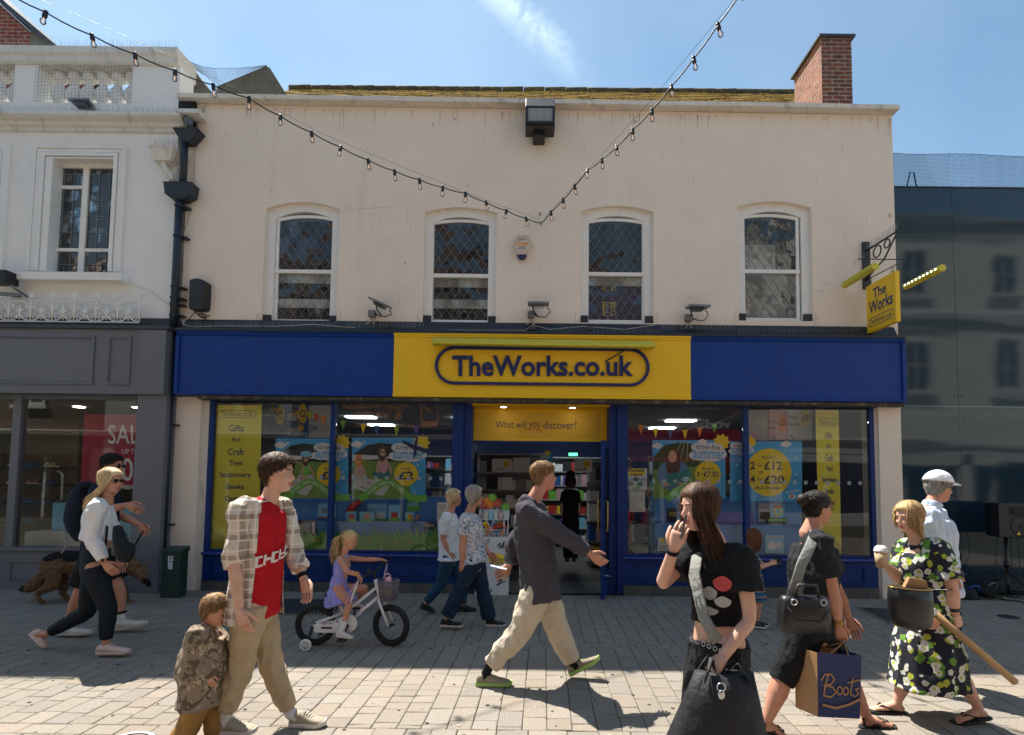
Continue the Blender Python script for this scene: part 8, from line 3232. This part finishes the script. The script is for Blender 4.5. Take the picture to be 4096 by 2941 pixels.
# --- man in grey hoodie, centre
Y_i=YG(2120,2728)
T,W,F,I=person('person in a dark grey hooded top and pale trousers striding right in the centre',dict(head=(2172,1905),neck=(2128,2010),sh_n=(2105,2048),sh_f=(2150,2048),el_n=(2250,2142),el_f=(2062,2165),wr_n=(2362,2215),wr_f=(2040,2262),hd_n=(2402,2245),hd_f=(2008,2288),hip_n=(2150,2362),hip_f=(2170,2362),kn_n=(2082,2520),kn_f=(2235,2530),an_n=(1955,2668),an_f=(2292,2655),he_n=(1905,2745),to_n=(2046,2748),he_f=(2282,2705),to_f=(2402,2640)),Y_i,1.82,'skin_b',1.08,face=V((1,.18,.04)),top=dict(mat='c_hoodie',sleeve=.96,hem=-.10,loose=.04,hemw=.055,sl=.024,wr=.011,hood=True,name='hoodie',cuff=.0),legs=dict(mat='c_beige',loose=.028,flare=.002,low=.96,wr=.014),feet=dict(mat='s_khaki',sole='s_green',sock='c_black',sockh=.12),hairs=('crop','hair_darkblond'),vox=.008)
t=thing('phone','pale phone held behind by the person in the grey hoodie','phone',P(2000,2278,Y_i+.17))
mb=MB()
q=P(1990,2272,Y_i+.15)
mb.tube([q+V((-.06,0,.02)),q+V((.08,0,-.01))],[(.038,.005)]*2,'c_shirt',8,side=(0,1,0),smooth=False)
mb.build('case',t)
# --- customer inside the shop
T,W,F,I=person('person in black with long dark hair browsing inside the shop beyond the door',dict(head=(2282,1910,0),neck=(2280,1955,0),sh_n=(2258,1975,0),sh_f=(2305,1975,0),el_n=(2246,2040,0),el_f=(2318,2040,0),wr_n=(2262,2090,.1),wr_f=(2302,2090,.1),hd_n=(2270,2100,.2),hd_f=(2295,2100,.2),hip_n=(2270,2105,0),hip_f=(2294,2105,0),kn_n=(2270,2170,0),kn_f=(2294,2170,0),an_n=(2268,2232,0),an_f=(2296,2232,0),he_n=(2268,2248,-.05),to_n=(2268,2248,.18),he_f=(2296,2248,-.05),to_f=(2296,2248,.18)),1.9,1.62,'skin_a',1.0,face=V((.1,1,-.1)),top=dict(mat='c_black',sleeve=.3),legs=dict(mat='c_black',flare=.02,loose=.02),feet=dict(mat='s_black',sole='s_black'),hairs=('long','hair_dark',dict(length=.12)),vox=.011)
# --- child in striped dress
Y_n=YG(3030,2512)
T,W,F,I=person('small child in a blue striped dress looking at a phone beside the right shop window',dict(head=(3014,2152),neck=(3004,2203),sh_n=(2996,2220),sh_f=(3014,2220),el_n=(3040,2268),el_f=(3052,2262),wr_n=(3080,2258),wr_f=(3088,2255),hd_n=(3098,2250),hd_f=(3104,2250),hip_n=(3018,2335),hip_f=(3026,2335),kn_n=(3022,2410),kn_f=(3034,2405),an_n=(3014,2488),an_f=(3030,2485),he_n=(3000,2508),to_n=(3064,2514),he_f=(3018,2503),to_f=(3075,2506)),Y_n,1.15,'skin_a',1.05,face=V((1,-.05,-.3)),top=dict(mat='c_stripe',sleeve=.25,hem=.2,loose=.02),legs=dict(mat='c_stripe',kind='skirt',name='skirt',rise=.5,hem_pt=P(3030,2405,Y_n),hemw=(.20,.17),wr=.010),feet=dict(mat='s_black',sole='s_white'),hairs=('long','hair_ginger',dict(length=.18,back=V((-.04,0,0)))),hk=1.25,child=.6,vox=.008)
t=thing('phone','small dark phone in the hands of the child in the striped dress','phone',P(3112,2250,Y_n))
mb=MB()
q=P(3112,2252,Y_n)
mb.tube([q+V((-.01,-.08,.03)),q+V((-.01,.08,.03))],[(.035,.004)]*2,'black_plastic',8,side=(.6,0,.8),smooth=False)
mb.build('case',t)
# --- young woman in black tee drinking, with tote
Y_j=2.72-8.05
T,W,F,I=person('person with long brown hair in a black cropped tee raising one hand to the mouth',dict(head=(2800,2030,0),neck=(2858,2160,0),sh_n=(2968,2238,-.10),sh_f=(2762,2222,.10),el_n=(2998,2475,-.16),el_f=(2650,2335,.02),wr_n=(2890,2630,-.22),wr_f=(2694,2196,-.08),hd_n=(2846,2690,-.22),hd_f=(2722,2122,-.09),hip_n=(2925,2600,-.07),hip_f=(2825,2600,.07),kn_n=(2900,2960,-.1),kn_f=(2760,2950,.1),an_n=(2960,3180,-.06),an_f=(2720,3190,.08),he_n=(2990,3230,-.06),to_n=(2820,3236,-.10),he_f=(2760,3225,.08),to_f=(2580,3230,.08)),Y_j,1.66,'skin_c',.88,face=V((-1,-.22,-.12)),top=dict(mat='c_black',sleeve=.30,hem=.30,loose=.022,hemw=.03,sl=.026,wr=.008,name='tee',cuff=.014),legs=dict(mat='c_black2',loose=.018,rise=.12,low=.99,flare=.03,wr=.01),feet=dict(mat='s_black',sole='s_white'),hairs=('long','hair_brown',dict(length=.26,back=V((.07,0,0)))),vox=.007,hands=dict(f=dict(curl=.9,n=V((.4,.9,0)),thumb=1),n=dict(curl=1.0,n=V((.9,.3,0)),thumb=-1)))
mat('print_red',h2('b84a4a'),0.9,var=.2,vs_=20)
mat('print_grey',h2('a9a7a3'),0.9,var=.25,vs_=20)
mb=MB()
fw_,lt_=I['fwd'],I['lat']
cI=I['waist'].lerp(I['chest'],.45)
fsx=lambda u_,v_,h:cI+V((0,0,v_))+fw_*((.135+h)*math.cos(u_/.16))*I['k']+lt_*((.172+h)*math.sin(u_/.16))*I['k']
A=Art(lambda u_,v_,h:fsx(u_,v_,h+.002),mb=mb)
A.ell(.09,.085,.045,.035,'print_red',16,.05)
A.ell(.03,.035,.035,.03,'print_grey',14,.08)
A.ell(.09,-.0,.04,.025,'print_grey',14,.08)
A.ell(.02,-.05,.05,.02,'print_grey',14,.1)
mb.build('shirt_print',T)
mb=MB()
mb.tube([W['sh_f']+V((.03,-.04,.06)),cI+fw_*.18+lt_*-.02+V((0,0,.12)),I['waist']+fw_*.17+lt_*.02,I['hipc']+fw_*.2+lt_*.10+V((0,0,.1))],[(.03,.004)]*4,'c_strap',8,side=lt_)
mb.build('shoulder_strap',T)
mb=MB()
for q in (.9,.95):
 c_=W['el_f'].lerp(W['wr_f'],q)
 d_=(W['wr_f']-W['el_f']).normalized()
 mb.cyl(c_-d_*.004,c_+d_*.004,.031,'c_black',14)
mb.build('wristband',T)
mb=MB()
for q in range(7):
 c_=I['hipc']+V((0,0,.06-.004*q))+fw_*.13+lt_*(-.07+q*.03)
 mb.torus(c_,.010,.0025,fw_,'steel',10,5)
mb.build('belt_chain',T)
tb=P(2865,2690,Y_j-.24)
t=thing('tote_bag','big black soft tote bag with a metal charm carried low in front','bag',tb+V((0,0,-.4)))
mb=MB()
rings=[]
for z_,w0,w1,d_ in ((0.0,-.10,.17,.06),(-.10,-.14,.19,.09),(-.22,-.19,.21,.12),(-.34,-.24,.23,.13),(-.42,-.25,.23,.11),(-.44,-.2,.2,.06)):
 rings.append([tb+V(((w0+w1)/2+(w1-w0)/2*math.cos(a),d_*math.sin(a),z_))+V((.006*math.sin(a*7+z_*12),.01*math.sin(a*5+z_*20),0)) for a in [2*math.pi*i/32 for i in range(32)]])
mb.loft(rings,'bag_black')
mb.build('body',t)
mb=MB()
for dy in (-.06,.06):
 mb.tube([tb+V((-.07,dy,-.02)),tb+V((-.03,dy*.4,.07)),W['hd_n'].lerp(W['wr_n'],.2)+V((0.01,dy*.2,-.035)),tb+V((.09,dy*.4,.05)),tb+V((.13,dy,-.02))],[(.012,.004)]*5,'bag_black',6,side=(0,1,0))
mb.build('handle',t)
mb=MB()
mb.torus(P(2885,2750,Y_j-.335),.018,.003,(0,1,0),'steel',16,6)
mb.ell(P(2886,2780,Y_j-.345),.016,.006,.022,'steel',10,6)
mb.build('charm',t)
mb=MB()
q=W['hd_f'].lerp(W['wr_f'],-.1)+V((.0,-.03,.015))
mb.tube([q+V((-.01,0,-.06)),q+V((.015,0,.05))],[(.032,.005)]*2,'black_plastic',8,side=(.2,1,0),smooth=False)
mb.build('phone',loc=q,label='dark phone held close to the mouth of the person with long brown hair',cat='phone')
# --- woman in black with shoulder bag and carrier bag
Y_k=YG(3090,2930)
T,W,F,I=person('person with dark tied hair all in black with bare shins walking right',dict(head=(3268,2032),neck=(3246,2122),sh_n=(3276,2180),sh_f=(3252,2176),el_n=(3330,2372),el_f=(3345,2360),wr_n=(3352,2500),wr_f=(3395,2475),hd_n=(3368,2560),hd_f=(3415,2530),hip_n=(3232,2510),hip_f=(3250,2510),kn_n=(3130,2718),kn_f=(3385,2710),an_n=(3066,2885),an_f=(3468,2868),he_n=(3040,2920),to_n=(3150,2952),he_f=(3440,2915),to_f=(3582,2918)),Y_k,1.64,'skin_b',1.28,face=V((1,.12,-.05)),top=dict(mat='c_black2',sleeve=.38,hem=-.08,loose=.035,hemw=.04,sl=.02,wr=.012,cuff=.015),legs=dict(mat='c_black',kind='shorts',low=.58,loose=.012,flare=.01),feet=dict(bare=True,sandal=True),hairs=('tied','hair_dark'),vox=.0075,lat=(.18,.10),hands=dict(n=dict(curl=1.1)))
specs(T,F,False)
mb=MB()
mb.ell(F(-.11,0,.05),.045,.045,.045,'hair_dark',14,10)
mb.build('bun',T)
mb=MB()
mb.tube([P(3262,2125,Y_k-.10),P(3248,2170,Y_k-.22),P(3205,2260,Y_k-.29),P(3165,2395,Y_k-.31)],[(.032,.005)]*4,'c_strap',8,side=(1,0,0))
mb.build('bag_strap',T)
for q in (.88,.93,.97):
 mb=MB()
 c_=W['el_n'].lerp(W['wr_n'],q)
 mb.torus(c_,.036,.003,W['wr_n']-W['el_n'],'gold',20,6)
 mb.build('bangle',T)
sb=P(3215,2440,Y_k-.30)
t=thing('shoulder_bag','black leather shoulder bag with metal buckles on the hip of the person in black','bag',sb+V((0,0,-.13)))
mb=MB()
mb.loft([ringpts(sb+V((0,0,z_)),V((1,0,0)),V((0,1,0)),rx_,ry_,24,3.4) for z_,rx_,ry_ in ((-.135,.13,.04),(-.125,.155,.062),(-.03,.158,.068),(.06,.148,.058),(.085,.135,.04),(.09,.10,.015))],'leather_black')
mb.build('body',t)
mb=MB()
mb.tube([sb+V((-.07,-.03,.08)),sb+V((-.05,-.04,.16)),sb+V((.06,-.04,.16)),sb+V((.08,-.03,.08))],.010,'leather_black',8)
mb.build('handle',t)
for x in (-.09,.09):
 mb=MB()
 mb.torus(sb+V((x,-.065,.06)),.018,.004,(0,1,0),'steel',14,6)
 mb.build('buckle',t)
mb=MB()
mb.tube([sb+V((-.13,-.062,.03)),sb+V((-.07,-.072,-.05)),sb+V((.07,-.072,-.055)),sb+V((.13,-.062,.02))],.003,'c_greybag',6)
mb.build('piping',t)
# paper carrier bag
mat('paper_navy',h2('1c2c5c'),0.6,var=.08,vs_=5)
mat('paper_kraft',h2('a88058'),0.8,var=.08,vs_=8)
cbg=[P(3268,2612,Y_k-.27),P(3446,2622,Y_k-.27),P(3440,2876,Y_k-.27),P(3272,2868,Y_k-.27)]
t=thing('carrier_bag','navy paper carrier bag with brown sides and brown script across its front','bag',(cbg[2]+cbg[3])/2)
mb=MB()
bk=[q+V((-.07,.14,0)) for q in cbg]
mb.add(cbg+bk,[(0,1,2,3),(3,2,6,7),(1,5,6,2)],'paper_navy')
mb.add(cbg+bk,[(4,0,3,7),(5,4,7,6)],'paper_kraft')
o=mb.build('paper_body',t)
sd_=o.modifiers.new('s','SOLIDIFY')
sd_.thickness=.003
mb=MB()
def onbag(u_,v_,h):
 a_=cbg[0].lerp(cbg[1],u_)
 b2=cbg[3].lerp(cbg[2],u_)
 return a_.lerp(b2,v_)+V((0,-.004-h,0))
A=Art(onbag,step=.0008,mb=mb)
rn=random.Random(2)
# illegible flowing script: loops and strokes
A.line([(.08,.42),(.16,.33),(.30,.32),(.38,.40),(.30,.48),(.14,.50),(.34,.52),(.42,.60),(.30,.68),(.14,.66)],.028,'paper_kraft')
A.line([(.24,.32),(.17,.50),(.13,.66)],.035,'paper_kraft')
for cx_ in (.50,.64):
 A.line([(cx_+.06*math.cos(a),.57+.06*math.sin(a)) for a in [2*math.pi*i/12 for i in range(13)]],.026,'paper_kraft')
A.line([(.80,.36),(.76,.52),(.75,.62),(.82,.64)],.028,'paper_kraft')
A.line([(.68,.44),(.96,.38)],.022,'paper_kraft')
A.line([(.94,.52),(.86,.53),(.93,.60),(.85,.65)],.024,'paper_kraft')
A.line([(.10,.80),(.4,.84),(.7,.78),(.98,.68)],.04,'paper_kraft')
mb.build('print',t)
mb=MB()
hh_=W['hd_n']+V((0,-.02,-.01))
for dy,off_ in ((-.002,0),(.12,.0)):
 a_,b2=cbg[0].lerp(cbg[1],.3)+V((0,dy,0)),cbg[0].lerp(cbg[1],.7)+V((0,dy,0))
 mb.tube([a_,a_.lerp(hh_,.7),hh_,b2.lerp(hh_,.7),b2],.004,'paper_kraft',6)
mb.build('handle',t)
# --- man in white cap behind
Y_m=YG(3765,2752)
T,W,F,I=person('person in a white cap and pale blue shirt walking right behind the floral dress',dict(head=(3752,1950),neck=(3722,2028),sh_n=(3712,2075),sh_f=(3742,2072),el_n=(3745,2200),el_f=(3700,2205),wr_n=(3800,2290),wr_f=(3690,2310),hd_n=(3815,2325),hd_f=(3692,2345),hip_n=(3748,2352),hip_f=(3758,2352),kn_n=(3735,2540),kn_f=(3790,2540),an_n=(3690,2690),an_f=(3800,2695),he_n=(3660,2735),to_n=(3740,2740),he_f=(3770,2738),to_f=(3870,2738)),Y_m,1.76,'skin_b',1.1,face=V((1,.08,-.12)),top=dict(mat='c_shirt',sleeve=.45,hem=-.1,loose=.04,hemw=.05,sl=.03,wr=.012,collar=True,name='shirt'),legs=dict(mat='c_navy',kind='shorts',low=.5,loose=.025),feet=dict(mat='s_black',sole='s_sole'),hairs=('crop','hair_grey'),vox=.0085)
specs(T,F,False)
t=thing('cap','white baseball cap on the head of the walker behind the floral dress','cap',F(0,0,.06))
mb=MB()
rings=[]
for i in range(8):
 th=1.42*(1-i/7.3)
 r_=math.sin(th)
 rings.append([F(-.004+.121*r_*math.cos(a),.101*r_*math.sin(a),.030+.118*math.cos(th)) for a in [2*math.pi*j/24 for j in range(24)]])
mb.loft(rings,'c_cap')
mb.build('crown',t)
mb=MB()
vs2,n2=[],11
for i,r_ in enumerate((.112,.150,.192)):
 for j in range(n2):
  a=rad(-62+124*j/(n2-1))*(1-.15*i)
  vs2.append(F(-.004+(r_ if i==0 else r_*(.82+.18*math.cos(a*1.1)))*math.cos(a),(.094+.004*i)*math.sin(a)*1.05,.046-.008*i+.012*math.cos(a)))
mb.add(vs2,[(i*n2+j,i*n2+j+1,(i+1)*n2+j+1,(i+1)*n2+j) for i in range(2) for j in range(n2-1)],'c_cap',True)
o=mb.build('brim',t)
sd_=o.modifiers.new('s','SOLIDIFY')
sd_.thickness=.004
# --- woman in floral dress
Y_l=YG(3700,2872)
T,W,F,I=person('person with a blond bob in a black dress of white and lime flowers walking left',dict(head=(3638,2070),neck=(3672,2165),sh_n=(3752,2205,-.12),sh_f=(3625,2200,.12),el_n=(3806,2345,-.18),el_f=(3600,2315,.10),wr_n=(3822,2462,-.18),wr_f=(3545,2262,.02),hd_n=(3842,2530,-.16),hd_f=(3500,2238,-.02),hip_n=(3722,2490),hip_f=(3690,2490),kn_n=(3830,2690),kn_f=(3628,2700),an_n=(3912,2828),an_f=(3590,2800),he_n=(3955,2868),to_n=(3815,2892),he_f=(3622,2856),to_f=(3472,2842)),Y_l,1.58,'skin_c',1.2,face=V((-1,-.15,-.12)),top=dict(mat='c_floral',sleeve=.44,hem=.1,loose=.028,sl=.03,wr=.008,name='bodice',cuff=.012),legs=dict(mat='c_floral',kind='skirt',name='skirt',rise=.45,hem_pt=P(3715,2742,Y_l),hemw=(.25,.30),wr=.016,wsc=9,fold=(1,1,.12),loose=.02),feet=dict(bare=True),hairs=('bob','hair_blond',dict(length=.10)),vox=.0075,hands=dict(f=dict(curl=.8,n=V((0,-1,0)),thumb=1),n=dict(curl=1.0)))
mb=MB()
wv=(W['wr_n']-W['el_n']).normalized()
mb.cyl(W['wr_n']-wv*.05,W['wr_n']-wv*.028,.033,'glasses',16)
mb.build('watch',T)
cup=P(3524,2222,Y_l-.07)
t=thing('coffee_cup','takeaway coffee cup with a domed pale lid in a raised hand','cup',cup-V((0,0,.08)))
mat('cup_card',h2('c9b08a'),.7)
mat('cup_lid',h2('e4e0d8'),.3)
mb=MB()
mb.lathe(cup-V((0,0,.085)),[(.001,0),(.032,0),(.042,.11),(.001,.11)],'cup_card',20)
mb.build('cup',t)
mb=MB()
mb.lathe(cup+V((0,0,.025)),[(.044,0),(.047,.006),(.044,.012),(.040,.03),(.024,.045),(.001,.048)],'cup_lid',20)
mb.build('lid',t)
hb_=P(3642,2432,Y_l-.33)
t=thing('bucket_bag','black leather bucket bag with folded brown paper sticking out of it','bag',hb_-V((0,0,.14)))
mb=MB()
rings=[]
for z_,rx_,ry_ in ((.135,.135,.055),(.13,.14,.075),(.05,.145,.085),(-.05,.14,.085),(-.11,.125,.075),(-.135,.08,.04)):
 rings.append([hb_+V((rx_*math.cos(a),ry_*math.sin(a),z_-.05*rx_*math.cos(a))) for a in [2*math.pi*i/24 for i in range(24)]])
mb.loft(rings,'leather_black')
mb.build('body',t)
mb=MB()
mb.tube([hb_+V((.139*math.cos(a),.08*math.sin(a),.133-.0068*math.cos(a))) for a in [2*math.pi*i/24 for i in range(25)]],.003,'gold',5)
mb.build('rim',t)
mb=MB()
mb.tube([hb_+V((.12,0,.12)),I['waist']+V((.12,-.17,.05)),W['sh_n']+V((-.03,-.02,.09))],[(.010,.003)]*3,'leather_black',6,side=(0,1,0))
mb.build('strap',t)
pp=P(3655,2352,Y_l-.33)
mb=MB()
mb.hexa([pp+V((-.10,-.01,-.06)),pp+V((.10,-.01,-.07)),pp+V((.08,-.01,.05)),pp+V((-.03,-.01,.07))],[pp+V((-.10,.02,-.06)),pp+V((.10,.02,-.07)),pp+V((.08,.02,.05)),pp+V((-.03,.02,.07))],'paper_kraft')
mb.build('paper_packet',loc=pp,label='folded brown paper packet standing in the black bucket bag',cat='packet')
mat('tube_card',h2('b08e64'),.7,var=.08,vs_=8)
p0,p1=P(3722,2440,Y_l-.20),P(4060,2728,Y_l-.20)
t=thing('cardboard_tube','long brown cardboard tube carried slanting down behind the floral dress','tube',p0)
mb=MB()
mb.cyl(p0,p1,.024,'tube_card',20)
mb.build('tube',t)
mb=MB()
mb.cyl(p0-(p1-p0).normalized()*.012,p0+(p1-p0).normalized()*.03,.0265,'p_paper',20)
mb.build('end_cap',t)
# ================================================================== bicycle and rider
Y_f=YG(1400,2583)
BP=lambda x,y,dy=0.0:P(x,y,Y_f+dy)
BK=thing('child_bicycle','white child bicycle with one visible stabiliser wheel and a front basket','bicycle',G(1400,2585))
mat('tyre',h2('17181b'),.8,bump=.5,bs=120)
mat('frame_white',h2('dcdadd'),.3,var=.03,vs_=8)
rw,fwc=BP(1261,2506),BP(1564,2500)
rw.z,fwc.z=.205,.205
R_=.178
ax_f=V((.28,1,0)).normalized()
for nm,c_,ax_ in (('rear_wheel',rw,V((0,1,0))),('front_wheel',fwc,ax_f)):
 mb=MB()
 mb.torus(c_,R_,.026,ax_,'tyre',48,12)
 w_=mb.build(nm,BK)
 mb=MB()
 mb.torus(c_,R_-.028,.009,ax_,'dark',48,8,.014)
 mb.build('rim',w_)
 mb=MB()
 a_=ax_.orthogonal().normalized()
 b2=ax_.cross(a_)
 for i in range(20):
  u=2*math.pi*i/20
  e_=c_+(a_*math.cos(u)+b2*math.sin(u))*(R_-.03)
  h_=c_+(a_*math.cos(u+.6*(-1)**i)+b2*math.sin(u+.6*(-1)**i))*.015+ax_*(.02*(-1)**i)
  mb.tube([h_,e_],.0013,'steel',4)
 mb.cyl(c_-ax_*.045,c_+ax_*.045,.014,'dark',12)
 mb.build('spokes',w_)
bb_=BP(1398,2496)
ht0,ht1=BP(1522,2390),BP(1502,2318)
seat=BP(1352,2392)
mb=MB()
mb.tube([ht0.lerp(ht1,.1),BP(1450,2440),bb_],.017,'frame_white',10)
mb.tube([ht0.lerp(ht1,.6),BP(1430,2412),BP(1345,2462),rw+V((.0,.0,.0))+V((.03,-.06,.03))],.015,'frame_white',10)
mb.tube([bb_,BP(1368,2440),seat],.016,'frame_white',10)
for s in (-1,1):
 mb.tube([bb_+V((0,.03*s,0)),rw+V((0,.06*s,0))],.011,'frame_white',8)
 mb.tube([BP(1372,2450)+V((0,.03*s,0)),rw+V((0,.06*s,0))],.010,'frame_white',8)
mb.tube([ht0,ht1],.022,'frame_white',12)
mb.build('frame',BK)
mb=MB()
for s in (-1,1):
 o_=ax_f*(.05*s)
 mb.tube([ht0+o_*.5,ht0+o_+V((.01,0,-.03)),fwc+o_+V((.0,0,.0))],.013,'frame_white',8)
mb.build('fork',BK)
mb=MB()
st_=BP(1506,2262)
mb.tube([ht1,BP(1500,2290)],.014,'dark',8)
hgn,hgf=BP(1440,2312,-.20),BP(1550,2246,.22)
mid=BP(1500,2288)
mb.tube([hgn,BP(1470,2300,-.12),mid+V((0,-.03,0)),mid+V((0,.03,0)),BP(1528,2262,.14),hgf],.011,'dark',8)
hb2=mb.build('handlebar',BK)
for a_,b2 in ((hgn,BP(1462,2303,-.14)),(hgf,BP(1534,2258,.16))):
 mb=MB()
 mb.cyl(a_,a_.lerp(b2,.8),.018,'black_plastic',12)
 mb.build('grip',hb2)
mb=MB()
rn=random.Random(6)
for g_ in (hgn,hgf):
 for i in range(9):
  c_=('p_white','p_pink','p_purple')[i %3]
  e_=g_+V((-.10 if g_ is hgn else-.03,-.04,-.22))+V((rn.uniform(-.04,.04),rn.uniform(-.03,.03),rn.uniform(-.05,.02)))
  mb.tube([g_,g_.lerp(e_,.5)+V((.01,-.015,.03)),e_],[(.005,.001)]*3,c_,4)
mb.build('streamers',hb2)
mb=MB()
c_=BP(1475,2284,-.06)
mb.ell(c_,.028,.028,.02,'black_plastic',12,8)
mb.build('bell',hb2)
# chain guard, crank, pedals, saddle, stabilisers
mb=MB()
pg=[(1246,2508),(1254,2500),(1350,2478),(1390,2458),(1412,2462),(1426,2480),(1428,2500),(1416,2522),(1396,2532),(1260,2532),(1248,2524)]
mb.slab(pg,Y_f-.075,Y_f-.062,'frame_white')
cg_=mb.build('chain_guard',BK,bevel=.003)
mb=MB()
A=Art(lambda u_,v_,h:P(u_,v_,Y_f-.0755)+V((0,-h,0)),mb=mb)
A.text('FANTACY',1286,2484,1340,2500,'p_dark',.01,rot=-.12,shear=.2)
A.rect(1284,2508,1328,2516,'dark')
A.ell(1349,2486,6,6,'p_grey',12)
mb.build('lettering',cg_)
mb=MB()
mb.cyl(bb_+V((0,-.09,0)),bb_+V((0,.09,0)),.02,'dark',12)
pn,pf_=BP(1374,2556,-.12),BP(1424,2434,.12)
mb.tube([bb_+V((0,-.085,0)),pn+V((.0,.02,0))],.009,'dark',6)
mb.tube([bb_+V((0,.085,0)),pf_+V((0,-.02,0))],.009,'dark',6)
mb.build('crank',BK)
for q,s in ((pn,-1),(pf_,1)):
 mb=MB()
 mb.box(q.x-.04,q.x+.04,min(q.y,q.y+.08*s),max(q.y,q.y+.08*s),q.z-.01,q.z+.01,'black_plastic')
 mb.build('pedal',BK)
mb=MB()
sc_=BP(1350,2382)
chain(mb,[sc_+V((-.11,0,.01)),sc_+V((-.04,0,.005)),sc_+V((.05,0,0)),sc_+V((.12,0,-.01))],[(.07,.02),(.075,.025),(.04,.02),(.02,.015)],'c_hoodie',side=(0,1,0))
mb.build('saddle',BK)
mb=MB()
for x in (1308,1322,1338):
 mb.tube([BP(x,2405),BP(x+12,2425),BP(x+4,2445)],.007,'dark',6)
mb.tube([BP(1300,2412,-.05),BP(1345,2430,-.05)],.006,'dark',6)
mb.build('seat_clamp',BK)
for s in (-1,1):
 mb=MB()
 q=rw+V((0,.075*s,0))
 e_=V((rw.x-.015,Y_f+.19*s,.058))
 mb.tube([q,q+V((0,.03*s,-.05)),e_+V((0,-.015*s,0))],[(.016,.006)]*3,'dark',8,side=(1,0,0))
 sa=mb.build('stabiliser',BK)
 mb=MB()
 mb.torus(e_,.046,.011,(0,1,0),'white',28,8)
 mb.cyl(e_+V((0,-.008,0)),e_+V((0,.008,0)),.042,'s_grey',20)
 for i in range(8):
  u=math.pi*i/4
  mb.tube([e_+V((0,-.010,0)),e_+V((.04*math.cos(u),-.010,.04*math.sin(u)))],.003,'white',4)
 mb.build('small_wheel',sa)
# basket
mat('basket_grey',h2('6c6470'),.7,var=.1,vs_=20)
bc=BP(1541,2372)
ztb,zbb=BP(1541,2322).z,BP(1541,2400).z
bx_=bc.x+.03
mb=MB()
for i in range(26):
 u=2*math.pi*i/26
 mb.tube([V((bx_+.10*math.cos(u),Y_f+.10*math.sin(u),ztb)),V((bx_+.075*math.cos(u),Y_f+.075*math.sin(u),zbb))],[(.009,.003)]*2,'basket_grey',5)
for z_,r_ in ((ztb,.102),((ztb*.7+zbb*.3),.095),(zbb,.076)):
 mb.torus((bx_,Y_f,z_),r_,.006,(0,0,1),'basket_grey',28,6)
mb.cyl((bx_,Y_f,zbb),(bx_,Y_f,zbb+.006),.075,'p_purple',20)
mb.build('basket',BK)
t=thing('water_bottle','pink and green striped drinking bottle standing in the bicycle basket','bottle',V((bx_,Y_f,zbb+.007)))
mb=MB()
c_=V((bx_,Y_f-.01,zbb+.007))
for i,cm in enumerate(('p_purple','p_green','p_orange','p_teal','p_pink')):
 mb.cyl(c_+V((0,0,.032*i)),c_+V((0,0,.032*(i+1)-.0005)),.04,cm,18)
mb.build('bottle',t)
mb=MB()
mb.tube([c_+V((0,0,.161)),c_+V((0,0,.20)),c_+V((.015,0,.225))],[.038,.034,.014],'p_pink',14)
mb.torus(c_+V((-.01,0,.225)),.03,.006,(0,1,0),'p_pink',16,6)
mb.build('lid',t)
T,W,F,I=person('small child in a lilac sleeveless dress riding the white bicycle',dict(head=(1398,2160),neck=(1376,2214),sh_n=(1360,2238,-.10),sh_f=(1384,2232,.10),el_n=(1392,2288,-.15),el_f=(1462,2238,.14),wr_n=(1432,2298,-.19),wr_f=(1526,2238,.19),hd_n=(1452,2318,-.20),hd_f=(1552,2246,.22),hip_n=(1350,2358,-.06),hip_f=(1354,2356,.06),kn_n=(1396,2412,-.11),kn_f=(1462,2352,.10),an_n=(1372,2512,-.15),an_f=(1428,2408,.15),he_n=(1345,2546,-.15),to_n=(1410,2556,-.15),he_f=(1402,2426,.15),to_f=(1462,2440,.15)),Y_f,1.12,'skin_b',1.0,face=V((1,-.1,-.25)),top=dict(mat='c_lilac',sleeve=0,hem=.25,loose=.010,wr=.003,name='bodice'),legs=dict(mat='c_lilac',kind='skirt',name='skirt',rise=.4,hem_pt=P(1362,2412,Y_f),hemw=(.20,.24),wr=.02,wsc=22,fold=(1,1,.1),loose=.01),feet=dict(mat='s_white',sole='s_white',sock='c_sock',sockh=.25),hairs=('tied','hair_blond'),hk=1.22,child=.6,vox=.0075,hands=dict(n=dict(curl=1.2,n=V((-.2,0,-1)),thumb=-1),f=dict(curl=1.2,n=V((-.2,0,-1)),thumb=1)))
mb=MB()
rn=random.Random(12)
st=F(-.105,0,.045)
for i in range(150):
 e_=st+V((rn.uniform(-.10,.02),rn.uniform(-.05,.05),-.26+rn.uniform(-.06,.04)))
 m1=st.lerp(e_,.3)+V((-.05+rn.uniform(-.02,.02),rn.uniform(-.03,.03),.03))
 m2=st.lerp(e_,.7)+V((-.03+rn.uniform(-.025,.025),rn.uniform(-.03,.03),0))
 mb.tube([st,m1,m2,e_],[.004,.005,.004,.001],'hair_blond',3,cap=False)
mb.build('ponytail',T)
mb=MB()
mb.torus(st,.018,.006,(-1,0,.3),'p_pink',14,6)
mb.build('hair_tie',T)
for q,cm in ((.86,'p_red'),(.93,'p_sun')):
 mb=MB()
 mb.torus(W['el_n'].lerp(W['wr_n'],q),.021,.004,W['wr_n']-W['el_n'],cm,14,5)
 mb.build('bracelet',T)
